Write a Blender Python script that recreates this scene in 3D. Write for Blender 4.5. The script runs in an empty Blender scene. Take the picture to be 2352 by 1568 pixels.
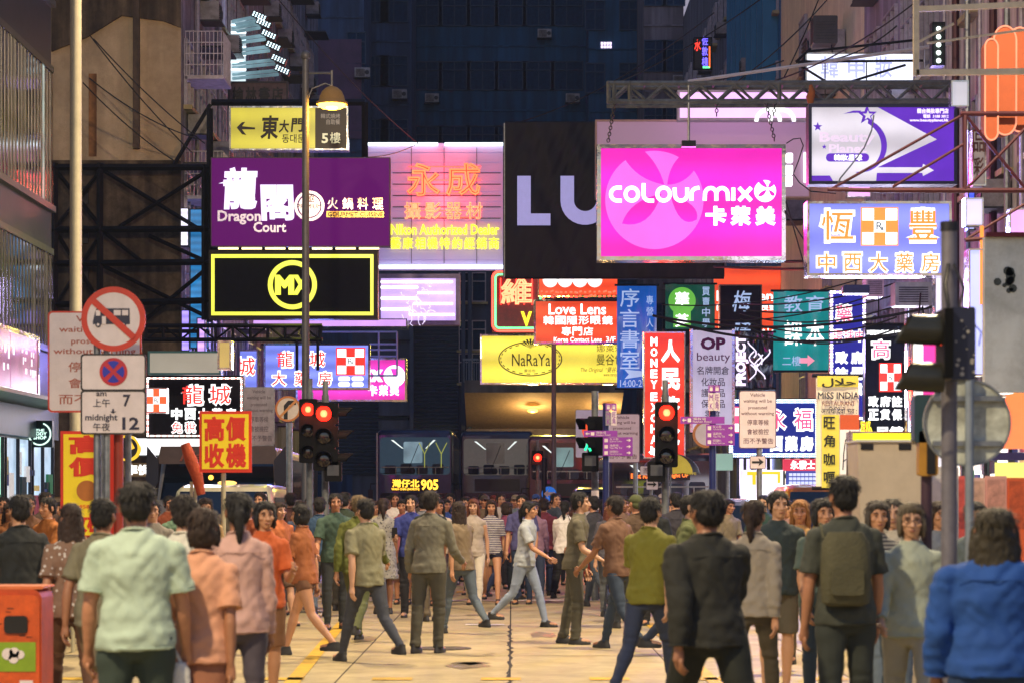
import bpy, bmesh, math, random
import numpy as np
from mathutils import Vector, Matrix, noise
R = math.radians
sc = bpy.context.scene
col = sc.collection
random.seed(7)

# ------------------------------------------------------------ camera, sky, light, exposure
EYE = 1.65            # camera height in metres
FOC = 5553.0          # 85 mm lens on 36 mm, in units of a 2352 wide picture
cam_d = bpy.data.cameras.new('camera'); cam = bpy.data.objects.new('camera', cam_d); col.objects.link(cam)
cam_d.sensor_width = 36; cam_d.lens = 85
cam.location = (0, 0, EYE); cam.rotation_euler = (R(90), 0, 0)
cam_d.shift_y = (1140 - 784) / 2352
cam_d.clip_end = 900
cam_d.dof.use_dof = True; cam_d.dof.focus_distance = 55; cam_d.dof.aperture_fstop = 4.0
sc.camera = cam
w = bpy.data.worlds.new('World'); sc.world = w; w.use_nodes = True
nt = w.node_tree; bg = nt.nodes['Background']
sky = nt.nodes.new('ShaderNodeTexSky'); sky.sky_type = 'NISHITA'; sky.sun_disc = False
sky.sun_elevation = R(-2.0); sky.sun_rotation = R(200)
glow = nt.nodes.new('ShaderNodeMixRGB'); glow.blend_type = 'ADD'; glow.inputs[0].default_value = 1   # city glow on the night sky
glow.inputs[2].default_value = (.008, .05, .16, 1)
nt.links.new(sky.outputs[0], glow.inputs[1]); nt.links.new(glow.outputs[0], bg.inputs[0]); bg.inputs[1].default_value = 1.0
sun_d = bpy.data.lights.new('moonlight', 'SUN'); sun_d.energy = 0.02; sun_d.angle = R(10); sun_d.color = (.55, .7, 1)
sun = bpy.data.objects.new('moonlight', sun_d); col.objects.link(sun); sun.rotation_euler = (R(50), 0, R(-20))
sc.view_settings.view_transform = 'Standard'; sc.view_settings.look = 'None'
sc.view_settings.exposure = 0.6; sc.view_settings.gamma = 1; sc.view_settings.use_curve_mapping = False
cy = sc.cycles
cy.max_bounces = 5; sc.render.film_transparent = False; cy.diffuse_bounces = 3; cy.glossy_bounces = 3; cy.transmission_bounces = 4; cy.transparent_max_bounces = 8
cy.use_denoising = True; cy.caustics_reflective = False; cy.caustics_refractive = False
cy.sample_clamp_indirect = 4.0

# ------------------------------------------------------------ helpers
def lin(h):
    h = h.lstrip('#'); o = []
    for i in (0, 2, 4):
        c = int(h[i:i+2], 16) / 255
        o.append(c / 12.92 if c <= .04045 else ((c + .055) / 1.055) ** 2.4)
    return o

_M = {}
def mat(name, hexc, rough=.6, metal=0, var=.15, scale=8, bump=.0, bscale=60, coat=0, stretch=(1, 1, 1), streak=0, dirt=0, spec=.5):
    """opaque surface: base colour with procedural wear, grain and relief"""
    if name in _M: return _M[name]
    m = bpy.data.materials.new(name); m.use_nodes = True; n = m.node_tree.nodes; L = m.node_tree.links
    b = n['Principled BSDF']; c = lin(hexc)
    tc = n.new('ShaderNodeTexCoord'); mp = n.new('ShaderNodeMapping'); mp.inputs['Scale'].default_value = stretch
    L.new(tc.outputs['Object'], mp.inputs[0])
    t = n.new('ShaderNodeTexNoise'); t.inputs['Scale'].default_value = scale; t.inputs['Detail'].default_value = 6; t.inputs['Roughness'].default_value = .65
    L.new(mp.outputs[0], t.inputs[0])
    r = n.new('ShaderNodeValToRGB'); r.color_ramp.elements[0].position = .3; r.color_ramp.elements[1].position = .7
    r.color_ramp.elements[0].color = [x * (1 - var) for x in c] + [1]; r.color_ramp.elements[1].color = [min(1, x * (1 + var * .6)) for x in c] + [1]
    L.new(t.outputs[0], r.inputs[0]); last = r.outputs[0]
    if streak:
        mp2 = n.new('ShaderNodeMapping'); mp2.inputs['Scale'].default_value = (1.6, 1.6, .12)
        L.new(tc.outputs['Object'], mp2.inputs[0])
        t2 = n.new('ShaderNodeTexNoise'); t2.inputs['Scale'].default_value = 1.6; t2.inputs['Detail'].default_value = 7
        L.new(mp2.outputs[0], t2.inputs[0])
        r2 = n.new('ShaderNodeValToRGB'); r2.color_ramp.elements[0].position = .42; r2.color_ramp.elements[1].position = .62
        r2.color_ramp.elements[0].color = (.22, .19, .17, 1); r2.color_ramp.elements[1].color = (1, 1, 1, 1)
        L.new(t2.outputs[0], r2.inputs[0])
        mx = n.new('ShaderNodeMixRGB'); mx.blend_type = 'MULTIPLY'; mx.inputs[0].default_value = streak
        L.new(last, mx.inputs[1]); L.new(r2.outputs[0], mx.inputs[2]); last = mx.outputs[0]
    if dirt:
        t3 = n.new('ShaderNodeTexNoise'); t3.inputs['Scale'].default_value = 2.3; t3.inputs['Detail'].default_value = 9; t3.inputs['Roughness'].default_value = .75
        L.new(tc.outputs['Object'], t3.inputs[0])
        r3 = n.new('ShaderNodeValToRGB'); r3.color_ramp.elements[0].position = .38; r3.color_ramp.elements[1].position = .58
        r3.color_ramp.elements[0].color = (.35, .32, .28, 1); r3.color_ramp.elements[1].color = (1, 1, 1, 1)
        L.new(t3.outputs[0], r3.inputs[0])
        mx = n.new('ShaderNodeMixRGB'); mx.blend_type = 'MULTIPLY'; mx.inputs[0].default_value = dirt
        L.new(last, mx.inputs[1]); L.new(r3.outputs[0], mx.inputs[2]); last = mx.outputs[0]
    L.new(last, b.inputs['Base Color'])
    b.inputs['Roughness'].default_value = rough; b.inputs['Metallic'].default_value = metal; b.inputs['Specular IOR Level'].default_value = spec
    if coat: b.inputs['Coat Weight'].default_value = coat; b.inputs['Coat Roughness'].default_value = .08
    if bump:
        t4 = n.new('ShaderNodeTexNoise'); t4.inputs['Scale'].default_value = bscale; t4.inputs['Detail'].default_value = 4
        L.new(mp.outputs[0], t4.inputs[0])
        bn = n.new('ShaderNodeBump'); bn.inputs['Strength'].default_value = bump; bn.inputs['Distance'].default_value = .02
        L.new(t4.outputs[0], bn.inputs['Height']); L.new(bn.outputs[0], b.inputs['Normal'])
    _M[name] = m; return m

def emat(name, hexc, s=1.0, light=False, tubes=0, base=.25, var=.12, rough=.25):
    """something that gives off light: sign face, neon tube, lamp.  tubes>0: brightness swells where the tubes sit behind the sheet"""
    if name in _M: return _M[name]
    m = bpy.data.materials.new(name); m.use_nodes = True; n = m.node_tree.nodes; L = m.node_tree.links
    b = n['Principled BSDF']; c = lin(hexc)
    b.inputs['Base Color'].default_value = [x * base for x in c] + [1]; b.inputs['Roughness'].default_value = rough
    b.inputs['Emission Color'].default_value = c + [1]
    tc = n.new('ShaderNodeTexCoord')
    t = n.new('ShaderNodeTexNoise'); t.inputs['Scale'].default_value = 1.3; t.inputs['Detail'].default_value = 3
    L.new(tc.outputs['Object'], t.inputs[0])
    mr = n.new('ShaderNodeMapRange'); mr.inputs[1].default_value = .3; mr.inputs[2].default_value = .7
    mr.inputs[3].default_value = s * (1 - var); mr.inputs[4].default_value = s * (1 + var)
    L.new(t.outputs[0], mr.inputs[0]); out = mr.outputs[0]
    if tubes:
        wv = n.new('ShaderNodeTexWave'); wv.bands_direction = 'Z'; wv.inputs['Scale'].default_value = tubes; wv.inputs['Distortion'].default_value = .3
        L.new(tc.outputs['Object'], wv.inputs[0])
        m2 = n.new('ShaderNodeMapRange'); m2.inputs[3].default_value = .72; m2.inputs[4].default_value = 1.12
        L.new(wv.outputs['Fac'], m2.inputs[0])
        mm = n.new('ShaderNodeMath'); mm.operation = 'MULTIPLY'; L.new(out, mm.inputs[0]); L.new(m2.outputs[0], mm.inputs[1]); out = mm.outputs[0]
    L.new(out, b.inputs['Emission Strength'])
    try: m.cycles.emission_sampling = 'FRONT_BACK' if light else 'NONE'
    except Exception: pass
    if light: m['lit'] = 1
    _M[name] = m; return m

def eb(n, hx, e=.25):
    m = mat(n, hx, .7, var=.1); q_ = m.node_tree.nodes['Principled BSDF']; q_.inputs['Emission Color'].default_value = lin(hx) + [1]; q_.inputs['Emission Strength'].default_value = e; return m

def glass(name, tint='#20303a', rough=.05):
    if name in _M: return _M[name]
    return mat(name, tint, rough=rough, metal=.0, var=.3, scale=1.5, coat=1)

def P(x, y, Y):
    """point seen at picture position x, y (of 2352 x 1568) at distance Y"""
    return Vector(((x - 1176) * Y / FOC, Y, EYE - (y - 1140) * Y / FOC))

def tag(o, label=None, cat=None, group=None, kind=None):
    if label: o['label'] = label
    if cat: o['category'] = cat
    if group: o['group'] = group
    if kind: o['kind'] = kind
    return o

def thing(name, label, cat, loc=(0, 0, 0), rz=0, group=None):
    o = bpy.data.objects.new(name, None); col.objects.link(o); o.location = loc; o.rotation_euler = (0, 0, rz)
    o.empty_display_size = .2
    return tag(o, label, cat, group)

class MB:
    def __init__(s): s.v = []; s.f = []; s.m = []
    def add(s, vs, fs, mi=0):
        k = len(s.v); s.v += [tuple(p) for p in vs]
        for f in fs: s.f.append([i + k for i in f]); s.m.append(mi)
        return s
    def box(s, x0, x1, y0, y1, z0, z1, mi=0, rot=None, at=None):
        vs = [Vector(p) for p in ((x0,y0,z0),(x1,y0,z0),(x1,y1,z0),(x0,y1,z0),(x0,y0,z1),(x1,y0,z1),(x1,y1,z1),(x0,y1,z1))]
        if rot is not None:
            at = Vector(at) if at is not None else Vector((0, 0, 0)); vs = [at + rot @ v for v in vs]
        return s.add(vs, [(0,3,2,1),(4,5,6,7),(0,1,5,4),(1,2,6,5),(2,3,7,6),(3,0,4,7)], mi)
    def rbox(s, x0, x1, y0, y1, z0, z1, r=.03, mi=0, n=3):
        """box with corners rounded in the XZ outline"""
        pts = []
        for cx, cz, a0 in ((x1-r, z1-r, 0), (x0+r, z1-r, 90), (x0+r, z0+r, 180), (x1-r, z0+r, 270)):
            for k in range(n + 1):
                a = R(a0 + 90 * k / n); pts.append((cx + r * math.cos(a), cz + r * math.sin(a)))
        return s.poly(pts, y0, y1, mi)
    def poly(s, pts, y0, y1, mi=0):
        """outline in XZ given counter-clockwise as seen from -Y, extruded from y0 (near) to y1"""
        n = len(pts); vs = [(p[0], y0, p[1]) for p in pts] + [(p[0], y1, p[1]) for p in pts]
        ar = sum(pts[i][0] * pts[(i+1) % n][1] - pts[(i+1) % n][0] * pts[i][1] for i in range(n))
        if ar < 0: vs = [(p[0], y0, p[1]) for p in pts[::-1]] + [(p[0], y1, p[1]) for p in pts[::-1]]
        fs = [tuple(range(n)), tuple(range(2*n-1, n-1, -1))] + [(i, n+i, n+(i+1) % n, (i+1) % n) for i in range(n)]
        return s.add(vs, fs, mi)
    def tube(s, a, b, r0, r1=None, n=8, mi=0, cap=True):
        return s.path([a, b], [r0, r0 if r1 is None else r1], n, mi, cap)
    def path(s, pts, rs, n=8, mi=0, cap=True, flat=1.0, up=None):
        pts = [Vector(p) for p in pts]
        if not isinstance(rs, (list, tuple)): rs = [rs] * len(pts)
        u = None; rings = []
        for i, p in enumerate(pts):
            d = (pts[min(i+1, len(pts)-1)] - pts[max(i-1, 0)])
            d = d.normalized() if d.length > 1e-9 else Vector((0, 0, 1))
            if u is None:
                ref = Vector(up) if up is not None else (Vector((0, 0, 1)) if abs(d.z) < .9 else Vector((0, 1, 0)))
                u = d.cross(ref).normalized()
            else:
                u = (u - d * u.dot(d)).normalized()
            v = d.cross(u)
            rings.append([p + (u * math.cos(2*math.pi*k/n) + v * flat * math.sin(2*math.pi*k/n)) * rs[i] for k in range(n)])
        return s.rings(rings, mi, cap)
    def rings(s, rings, mi=0, cap=True):
        n = len(rings[0]); vs = [p for r in rings for p in r]; fs = []
        for i in range(len(rings) - 1):
            for k in range(n):
                a, b = i*n + k, i*n + (k+1) % n
                fs.append((a, b, b + n, a + n))
        if cap: fs += [tuple(range(n-1, -1, -1)), tuple(range((len(rings)-1)*n, len(rings)*n))]
        return s.add(vs, fs, mi)
    def disc(s, cx, cz, r, y0, y1, mi=0, n=40):
        return s.poly([(cx + r*math.cos(2*math.pi*k/n), cz + r*math.sin(2*math.pi*k/n)) for k in range(n)], y0, y1, mi)
    def ringd(s, cx, cz, r0, r1, y0, y1, mi=0, n=48, a0=0, a1=360):
        full = abs(a1 - a0) >= 360; k2 = n if full else n + 1; vs = []
        for k in range(k2):
            a = R(a0 + (a1 - a0) * k / n); c_, s_ = math.cos(a), math.sin(a)
            vs += [(cx+r1*c_, y0, cz+r1*s_), (cx+r0*c_, y0, cz+r0*s_), (cx+r1*c_, y1, cz+r1*s_), (cx+r0*c_, y1, cz+r0*s_)]
        fs = []
        for k in range(n):
            a = 4*k; b = 4*((k+1) % k2)
            fs += [(a, b, b+1, a+1), (a, a+2, b+2, b), (a+1, b+1, b+3, a+3), (a+2, a+3, b+3, b+2)]
        return s.add(vs, fs, mi)
    def ell(s, c, r, nu=14, nv=9, mi=0, rot=None):
        c = Vector(c); rings = []
        for i in range(1, nv):
            a = math.pi * i / nv
            rings.append([Vector((r[0]*math.sin(a)*math.cos(2*math.pi*k/nu), r[1]*math.sin(a)*math.sin(2*math.pi*k/nu), -r[2]*math.cos(a))) for k in range(nu)])
        if rot is not None: rings = [[rot @ p for p in q] for q in rings]
        return s.rings([[c + p for p in q] for q in rings], mi)
    def mesh(s, name, mats, smooth=0):
        me = bpy.data.meshes.new(name); me.from_pydata(s.v, [], s.f)
        for m in (mats if isinstance(mats, (list, tuple)) else [mats]): me.materials.append(m)
        me.polygons.foreach_set('material_index', s.m)
        if smooth:
            me.shade_smooth()
            me.set_sharp_from_angle(angle=R(smooth))
        me.update(); return me
    def build(s, name, mats, parent=None, label=None, cat=None, group=None, kind=None, smooth=0, loc=None):
        o = bpy.data.objects.new(name, s.mesh(name, mats, smooth)); col.objects.link(o)
        if parent is not None: o.parent = parent
        if loc is not None: o.location = loc
        return tag(o, label, cat, group, kind)

def link_copy(o, parent):
    c = o.copy(); col.objects.link(c); c.parent = parent
    for ch in o.children: link_copy(ch, c)
    return c
def dup(root, loc, rz=None, label=None, group=None):
    c = root.copy(); col.objects.link(c); c.location = loc
    if rz is not None: c.rotation_euler = (0, 0, rz)
    if label: c['label'] = label
    if group: c['group'] = group
    for ch in list(root.children): link_copy(ch, c)
    return c
def inst(me, name, parent, loc, rz=0, kind=None, scale=None):
    o = bpy.data.objects.new(name, me); col.objects.link(o); o.parent = parent; o.location = loc; o.rotation_euler = (0, 0, rz)
    if scale: o.scale = scale
    return tag(o, kind=kind)

# ---- lettering: glyph outlines of the program's own font, turned into meshes
_T = {}
_tmp = bpy.data.scenes.new('lettering_bench')
def glyphs(txt, mode):
    k = (txt, mode)
    if k in _T: return _T[k]
    c = bpy.data.curves.new('g', 'FONT'); c.body = txt; c.size = 1; c.space_line = .95
    if mode[0] == 'neon': c.fill_mode = 'NONE'; c.bevel_depth = mode[1]; c.bevel_resolution = 1; c.resolution_u = 2
    else: c.extrude = .03; c.resolution_u = 3
    c.align_x = 'CENTER'
    if len(mode) > 2: c.shear = mode[2]
    o = bpy.data.objects.new('g', c); _tmp.collection.objects.link(o)
    _tmp.view_layers[0].update(); me = bpy.data.meshes.new_from_object(o.evaluated_get(_tmp.view_layers[0].depsgraph))
    bpy.data.objects.remove(o); bpy.data.curves.remove(c)
    n = len(me.vertices); v = np.zeros(n * 3); me.vertices.foreach_get('co', v); v = v.reshape(-1, 3)
    f = [tuple(p.vertices) for p in me.polygons]; bpy.data.meshes.remove(me)
    _T[k] = (v, f); return _T[k]
def lettering(parent, txt, x0, x1, z0, z1, y, m, bold=0, neon=0, shear=0, deep=.02, name='lettering', rot=0, keep=False):
    """text fitted into a box of the parent's XZ plane, standing proud of y towards the viewer"""
    fr = (x1 - x0, z1 - z0)
    if rot: fr = (fr[1], fr[0])
    parts = []
    if neon: parts.append(glyphs(txt, ('neon', neon, shear)))
    else:
        parts.append(glyphs(txt, ('fill', 0, shear)))
        if bold: parts.append(glyphs(txt, ('neon', bold, shear)))
    allv = np.concatenate([p[0] for p in parts])
    if not len(allv): return None
    lo, hi = allv.min(0), allv.max(0)
    sx = fr[0] / max(1e-6, hi[0] - lo[0]); sz = fr[1] / max(1e-6, hi[1] - lo[1])
    if keep: sx = sz = min(sx, sz)
    mb = MB()
    for i, (v, f) in enumerate(parts):
        q = np.empty_like(v)
        a = (v[:, 0] - (lo[0] + hi[0]) / 2) * sx; b = (v[:, 1] - (lo[1] + hi[1]) / 2) * sz
        if rot: a, b = -b * (1 if rot > 0 else -1), a * (1 if rot > 0 else -1)
        q[:, 0] = a + (x0 + x1) / 2; q[:, 2] = b + (z0 + z1) / 2
        zz = v[:, 2]; zr = max(1e-6, zz.max() - zz.min())
        if neon: q[:, 1] = y - .02 - zz * min(sx, sz)
        else: q[:, 1] = y - deep * ((zz - zz.min()) / zr) + (.0006 * i)
        mb.add([tuple(p) for p in q], f)
    return mb.build(name, m, parent)

class Sign:
    """a board facing the street: root at the board's centre, px boxes of the photograph turned into metres at its distance"""
    def __init__(s, name, label, cat, box, Y, group=None, yaw=0):
        x0, y0, x1, y1 = box; s.Y = Y; s.c = P((x0+x1)/2, (y0+y1)/2, Y); s.k = Y / FOC; s.cx = (x0+x1)/2; s.cy = (y0+y1)/2
        s.w = (x1-x0)*s.k; s.h = (y1-y0)*s.k
        s.root = thing(name, label, cat, s.c, R(yaw), group)
    def X(s, px): return (px - s.cx) * s.k
    def Z(s, py): return -(py - s.cy) * s.k
    def board(s, m, depth=.3, frame=None, fw=.06, lip=.04, name='panel', back=None):
        w2, h2 = s.w/2, s.h/2
        MB().box(-w2+fw, w2-fw, 0, .02, -h2+fw, h2-fw).build(name, m, s.root)
        fm = frame or m
        b = MB(); b.box(-w2, w2, -lip, depth, h2-fw, h2); b.box(-w2, w2, -lip, depth, -h2, -h2+fw)
        b.box(-w2, -w2+fw, -lip+.001, depth-.001, -h2+fw, h2-fw); b.box(w2-fw, w2, -lip+.001, depth-.001, -h2+fw, h2-fw)
        b.build('frame', fm, s.root)
        bm = back or fm
        if m.get('lit'):     # double-sided light box: back glow added, stronger than the face, to light walls
            bm = _M.get(m.name + '_back')
            if bm is None:
                bm = m.copy(); bm.name = m.name + '_back'; _M[m.name + '_back'] = bm
                for nd in bm.node_tree.nodes:
                    if nd.type == 'MAP_RANGE' and not nd.inputs[3].is_linked and nd.inputs[2].default_value > .69: nd.inputs[3].default_value *= 2.6; nd.inputs[4].default_value *= 2.6; break
        MB().box(-w2+fw, w2-fw, depth-.03, depth-.003, -h2+fw, h2-fw).build('back_panel', bm, s.root)
        return s
    def glow(s, hx, e, size=150):
        """spot lamp added before the board to strengthen its coloured spill"""
        l = bpy.data.lights.new('added_sign_spill', 'SPOT'); l.energy = e; l.color = lin(hx); l.shadow_soft_size = .6; l.spot_size = R(size); l.spot_blend = .6
        o = bpy.data.objects.new('added_sign_spill', l); col.objects.link(o); o.parent = s.root; o.location = (0, -.75, 0); o.rotation_euler = (R(-72), 0, 0)  # extra lamp hung before the face, stronger than the sign's own light
        return s
    def rect(s, x0, y0, x1, y1, m, name='patch', y=-.004, d=.006, round_=0):
        b = MB()
        if round_: b.rbox(s.X(x0), s.X(x1), y, y + d, s.Z(y1), s.Z(y0), round_)
        else: b.box(s.X(x0), s.X(x1), y, y + d, s.Z(y1), s.Z(y0))
        return b.build(name, m, s.root)
    def poly(s, pts, m, name='emblem', y=-.004, d=.006):
        return MB().poly([(s.X(a), s.Z(b)) for a, b in pts], y, y + d).build(name, m, s.root)
    def text(s, t, x0, y0, x1, y1, m, y=0, **k):
        return lettering(s.root, t, s.X(x0), s.X(x1), s.Z(y1), s.Z(y0), y, m, **k)
    def outlined(s, t, x0, y0, x1, y1, m_in, m_out, b=.075, y=0, **k):
        g = (x1-x0)*.0 ; s.text(t, x0, y0, x1, y1, m_out, y=y, bold=b, **k)
        q = (y1-y0)*.09
        s.text(t, x0+q*.8, y0+q, x1-q*.8, y1-q, m_in, y=y-.03, bold=.012, **k)
    def rx(s, x0, y0, x1, y1, m_cross, m_white, m_rx):
        """chequered pharmacy cross with Rx"""
        s.rect(x0-3, y0-3, x1+3, y1+3, m_cross, 'cross_border', y=-.01)
        w, h = (x1-x0)/3, (y1-y0)/3
        for i in range(3):
            for j in range(3):
                odd = (i + j) % 2
                s.rect(x0+i*w, y0+j*h, x0+(i+1)*w, y0+(j+1)*h, m_cross if odd else m_white, 'cross_square', y=-.03, d=.019)
        s.text('R', x0+w*1.2, y0+h*1.15, x0+w*1.75, y0+h*1.8, m_rx, y=-.03); s.text('x', x0+w*1.6, y0+h*1.5, x0+w*1.85, y0+h*1.85, m_rx, y=-.031)

# common materials
STEEL = mat('black_steel', '#17161a', .45, .6, var=.4, bump=.2)
GALV = mat('galvanised', '#8b9299', .45, .7, var=.3, scale=14, dirt=.4)
CHROME = mat('chrome_trim', '#c8c4c0', .12, 1.0, var=.1, bump=.35, bscale=6)
DARKM = mat('dark_metal', '#2a2b33', .5, .4, var=.3, dirt=.3)
WHITEP = mat('white_paint', '#d8d4cf', .5, var=.12, dirt=.25)
BLACKP = mat('black_plastic', '#0b0b0d', .4, var=.3)
BLACKM = mat('matt_black', '#060608', .8, spec=.15)
WIRE = mat('wire', '#0a0a0c', .6)
WL = emat('white_light', '#f4f0ff', 2.2)
WLS = emat('white_soft', '#ffffff', 1.15)
# ============================================================ GROUND
CONC = mat('road_concrete', '#a89a72', .58, var=.3, scale=1.2, bump=.35, bscale=120, dirt=.45)
PAVE = mat('pavement', '#7d766c', .8, var=.25, scale=2, bump=.4, dirt=.5)
GROUT = mat('joint_filler', '#1d1a17', .9)
YEL = mat('yellow_road_paint', '#c9a21c', .6, var=.25, scale=6, dirt=.45)
WHT = mat('white_road_paint', '#cfc9ba', .6, var=.2, scale=6, dirt=.4)
KERB = mat('kerb_stone', '#8c857c', .8, var=.25, bump=.4)
road = MB().box(-260, 260, -30, 420, -.3, 0).build('road', GROUT, kind='structure')
xs = [-260, -7.8, -4.67, -3.12, -1.57, -.02, 1.53, 3.08, 4.63, 7.8, 260]
ys = [-30, 5, 11.5, 18, 25, 31.5, 38, 44.5, 51, 60, 75, 95, 420]
for i in range(len(xs)-1):
    for j in range(len(ys)-1):
        g = .009
        MB().box(xs[i]+g, xs[i+1]-g, ys[j]+g*2, ys[j+1]-g*2, -.02, .004 + .0015*((i*7+j*3) % 3)).build('slab', CONC, road)
# a wandering crack along the middle joint
ck = MB(); yy = 20.0; x = .01
while yy < 31:
    ny = yy + random.uniform(.12, .4); nx = -.02 + random.uniform(-.03, .03)
    wdt = random.uniform(.008, .02); ck.add([(x-wdt, yy, .0085), (x+wdt, yy, .0085), (nx+wdt, ny, .0085), (nx-wdt, ny, .0085)], [(0,1,2,3)])
    yy, x = ny, nx
ck.build('crack', GROUT, road)
mk = lambda pts, m, nm: MB().add([(a, b, .0125) for a, b in pts], [tuple(range(len(pts)))]).build(nm, m, road)
mk([(-2.28, 31.5), (-2.14, 31.5), (-1.84, 20), (-1.98, 20)], YEL, 'yellow_line')
mk([(1.72, 31.5), (1.84, 31.5), (1.86, 20), (1.74, 20)], YEL, 'yellow_line')
for x in np.arange(-4.2, 5, .98):
    mk([(x, 21.65), (x+.36, 21.65), (x+.36, 21.95), (x, 21.95)], YEL, 'yellow_stud_mark')
    mk([(x+.3, 41.4), (x+.72, 41.4), (x+.72, 42.1), (x+.3, 42.1)], YEL, 'yellow_stud_mark')
mk([(-4.6, 38.15), (4.6, 38.15), (4.6, 38.5), (-4.6, 38.5)], WHT, 'stop_line')
mk([(-.6, 30.9), (-.1, 30.9), (-.1, 31.2), (-.6, 31.2)], WHT, 'lane_mark')
ir = mat('cast_iron', '#5c564a', .5, .6, var=.4, bump=.5)
for x, y in ((-.75, 26.2), (2.3, 29.0), (-3.0, 34.5)):
    b = MB(); n = 28; b.rings([[(x+r_*math.cos(2*math.pi*k/n), y+r_*math.sin(2*math.pi*k/n), z) for k in range(n)] for r_, z in ((.31, .006), (.31, .0145), (.27, .0145), (.265, .011))]); b.build('manhole_cover', ir, road)
STAIN = mat('oil_stain', '#7a6e54', .35, var=.5, scale=3)
random.seed(31)
for k in range(16):
    x, y = random.uniform(-4.4, 4.4), random.uniform(21, 37); n = 16; sx, sy = random.uniform(.08, .3), random.uniform(.2, .9)
    MB().add([(x+sx*math.cos(2*math.pi*i/n)*random.uniform(.6, 1.2), y+sy*math.sin(2*math.pi*i/n)*random.uniform(.6, 1.2), .0095) for i in range(n)], [tuple(range(n))]).build('stain', STAIN, road)
for nm, s in (('pavement_left', -1), ('pavement_right', 1)):
    a, b = sorted((s*5.0, s*9.5))
    pv = MB().box(a, b, 43, 118, 0, .13).build(nm, PAVE, kind='structure')
    for k in range(16): MB().box(s*5.0-.15 if s > 0 else -5.0, s*5.0 if s > 0 else -4.85, 43+k*2+.01, 45+k*2-.01, 0, .14).build('kerb', KERB, pv)

# ============================================================ BUILDINGS
FRAMEW = mat('window_frame_pale', '#9a95a5', .5, .3, var=.3)
PANE = mat('dark_pane', '#0b1016', .06, var=.5, coat=1)
PANE2 = mat('greenish_pane', '#16324e', .8, var=.5, spec=.1)
LITP = emat('lit_pane', '#c8d0ff', .35)
FRAMED = mat('window_frame_dark', '#183450', .6, .2, var=.3)
_win = {}
def window_mesh(w, h, n=2):
    k = (round(w, 2), round(h, 2), n)
    if k not in _win:
        b = MB(); t = .05
        b.box(-w/2, w/2, -.06, .03, h/2-t, h/2); b.box(-w/2, w/2, -.06, .03, -h/2, -h/2+t)
        for i in range(n+1):
            x = -w/2 + (w-t)*i/n; b.box(x, x+t, -.055, .025, -h/2+t, h/2-t)
        b.box(-w/2+t, w/2-t, -.05, .0, h*.18, h*.18+.04)
        _win[k] = (b.mesh('window', FRAMEW), MB().box(-w/2+t, w/2-t, .0, .012, -h/2+t, h/2-t).mesh('pane', PANE), MB().box(-w/2-.08, w/2+.08, -.16, .03, -h/2-.1, -h/2-.002).mesh('sill', CONC))
    return _win[k]
def window(parent, loc, rz, w, h, n=2, pane=None, sill=True, dark=False):
    f, p, s = window_mesh(w, h, n)
    o = inst(f, 'window', parent, loc, rz)
    if dark: o.material_slots[0].link = 'OBJECT'; o.material_slots[0].material = FRAMED
    q = inst(p, 'pane', o, (0, 0, 0))
    if pane: q.material_slots[0].link = 'OBJECT'; q.material_slots[0].material = pane
    if sill: inst(s, 'sill', o, (0, 0, 0))
    return o
ACM = mat('air_conditioner_shell', '#8d8a92', .55, .2, var=.3, dirt=.5)
def ac_mesh():
    b = MB(); b.box(-.35, .35, -.45, .0, -.22, .22)
    for i in range(7): b.box(-.3, .12, -.475, -.45, -.17+i*.05, -.15+i*.05, 1)
    b.ringd(.22, .0, .0, .1, -.47, -.45, 1); b.box(-.38, .38, -.5, .0, -.25, -.22, 1)
    return b.mesh('air_conditioner', [ACM, DARKM])
AC = ac_mesh()
def building(name, label, x0, x1, y0, y1, z1, m, z0=0, cat='building', kind=None):
    o = thing(name, label, cat, ((x0+x1)/2, (y0+y1)/2, z0))
    MB().box(-(x1-x0)/2, (x1-x0)/2, -(y1-y0)/2, (y1-y0)/2, 0, z1-z0).build('wall', m, o)
    return o
def loc_in(o, x, y, z): return (x - o.location.x, y - o.location.y, z - o.location.z)

# --- dark glass building, nearest on the left
GL = mat('dark_cladding', '#3a3440', .35, .4, var=.25, scale=3, bump=.1)
MUL = mat('mullion', '#6a6664', .35, .7, var=.3, stretch=(1, 1, .2), scale=20)
gb = building('glass_fronted_building', 'dark glass-fronted building with close vertical mullions, at the left edge of the street', -14, -9, 20, 47.2, 24, GL)
pan = [mat('facade_pane_dark', '#161416', .08, var=.5, coat=1), mat('facade_pane_grey', '#3c3a38', .12, var=.5, coat=1), emat('facade_pane_dim', '#a89c80', .10, var=.8, rough=.1), emat('facade_pane_warm', '#ffe0a0', .45, var=.6), emat('facade_pane_cool', '#cfe6e0', .3, var=.8)]
for z0, z1 in ((7.3, 9.9), (4.55, 6.35), (11.3, 13.9)):
    MB().box(-9, -8.94, 20, 47.2, z1, z1+.12).build('window_head', MUL, gb, loc=loc_in(gb, 0, 0, 0))
    MB().box(-9, -8.9, 20, 47.2, z0-.12, z0).build('window_ledge', MUL, gb, loc=loc_in(gb, 0, 0, 0))
    pm = [MB().box(0, .03, -.13, .13, 0, z1-z0).mesh('pane', m) for m in pan]
    mu = MB().box(0, .045, -.014, .014, 0, z1-z0).mesh('mullion', MUL)
    y = 38.0
    while y < 47.1:
        inst(random.choices(pm, (44, 30, 12, 6, 8))[0], 'pane', gb, loc_in(gb, -9, y+.15, z0))
        inst(mu, 'mullion', gb, loc_in(gb, -9, y, z0)); y += .3
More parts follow.
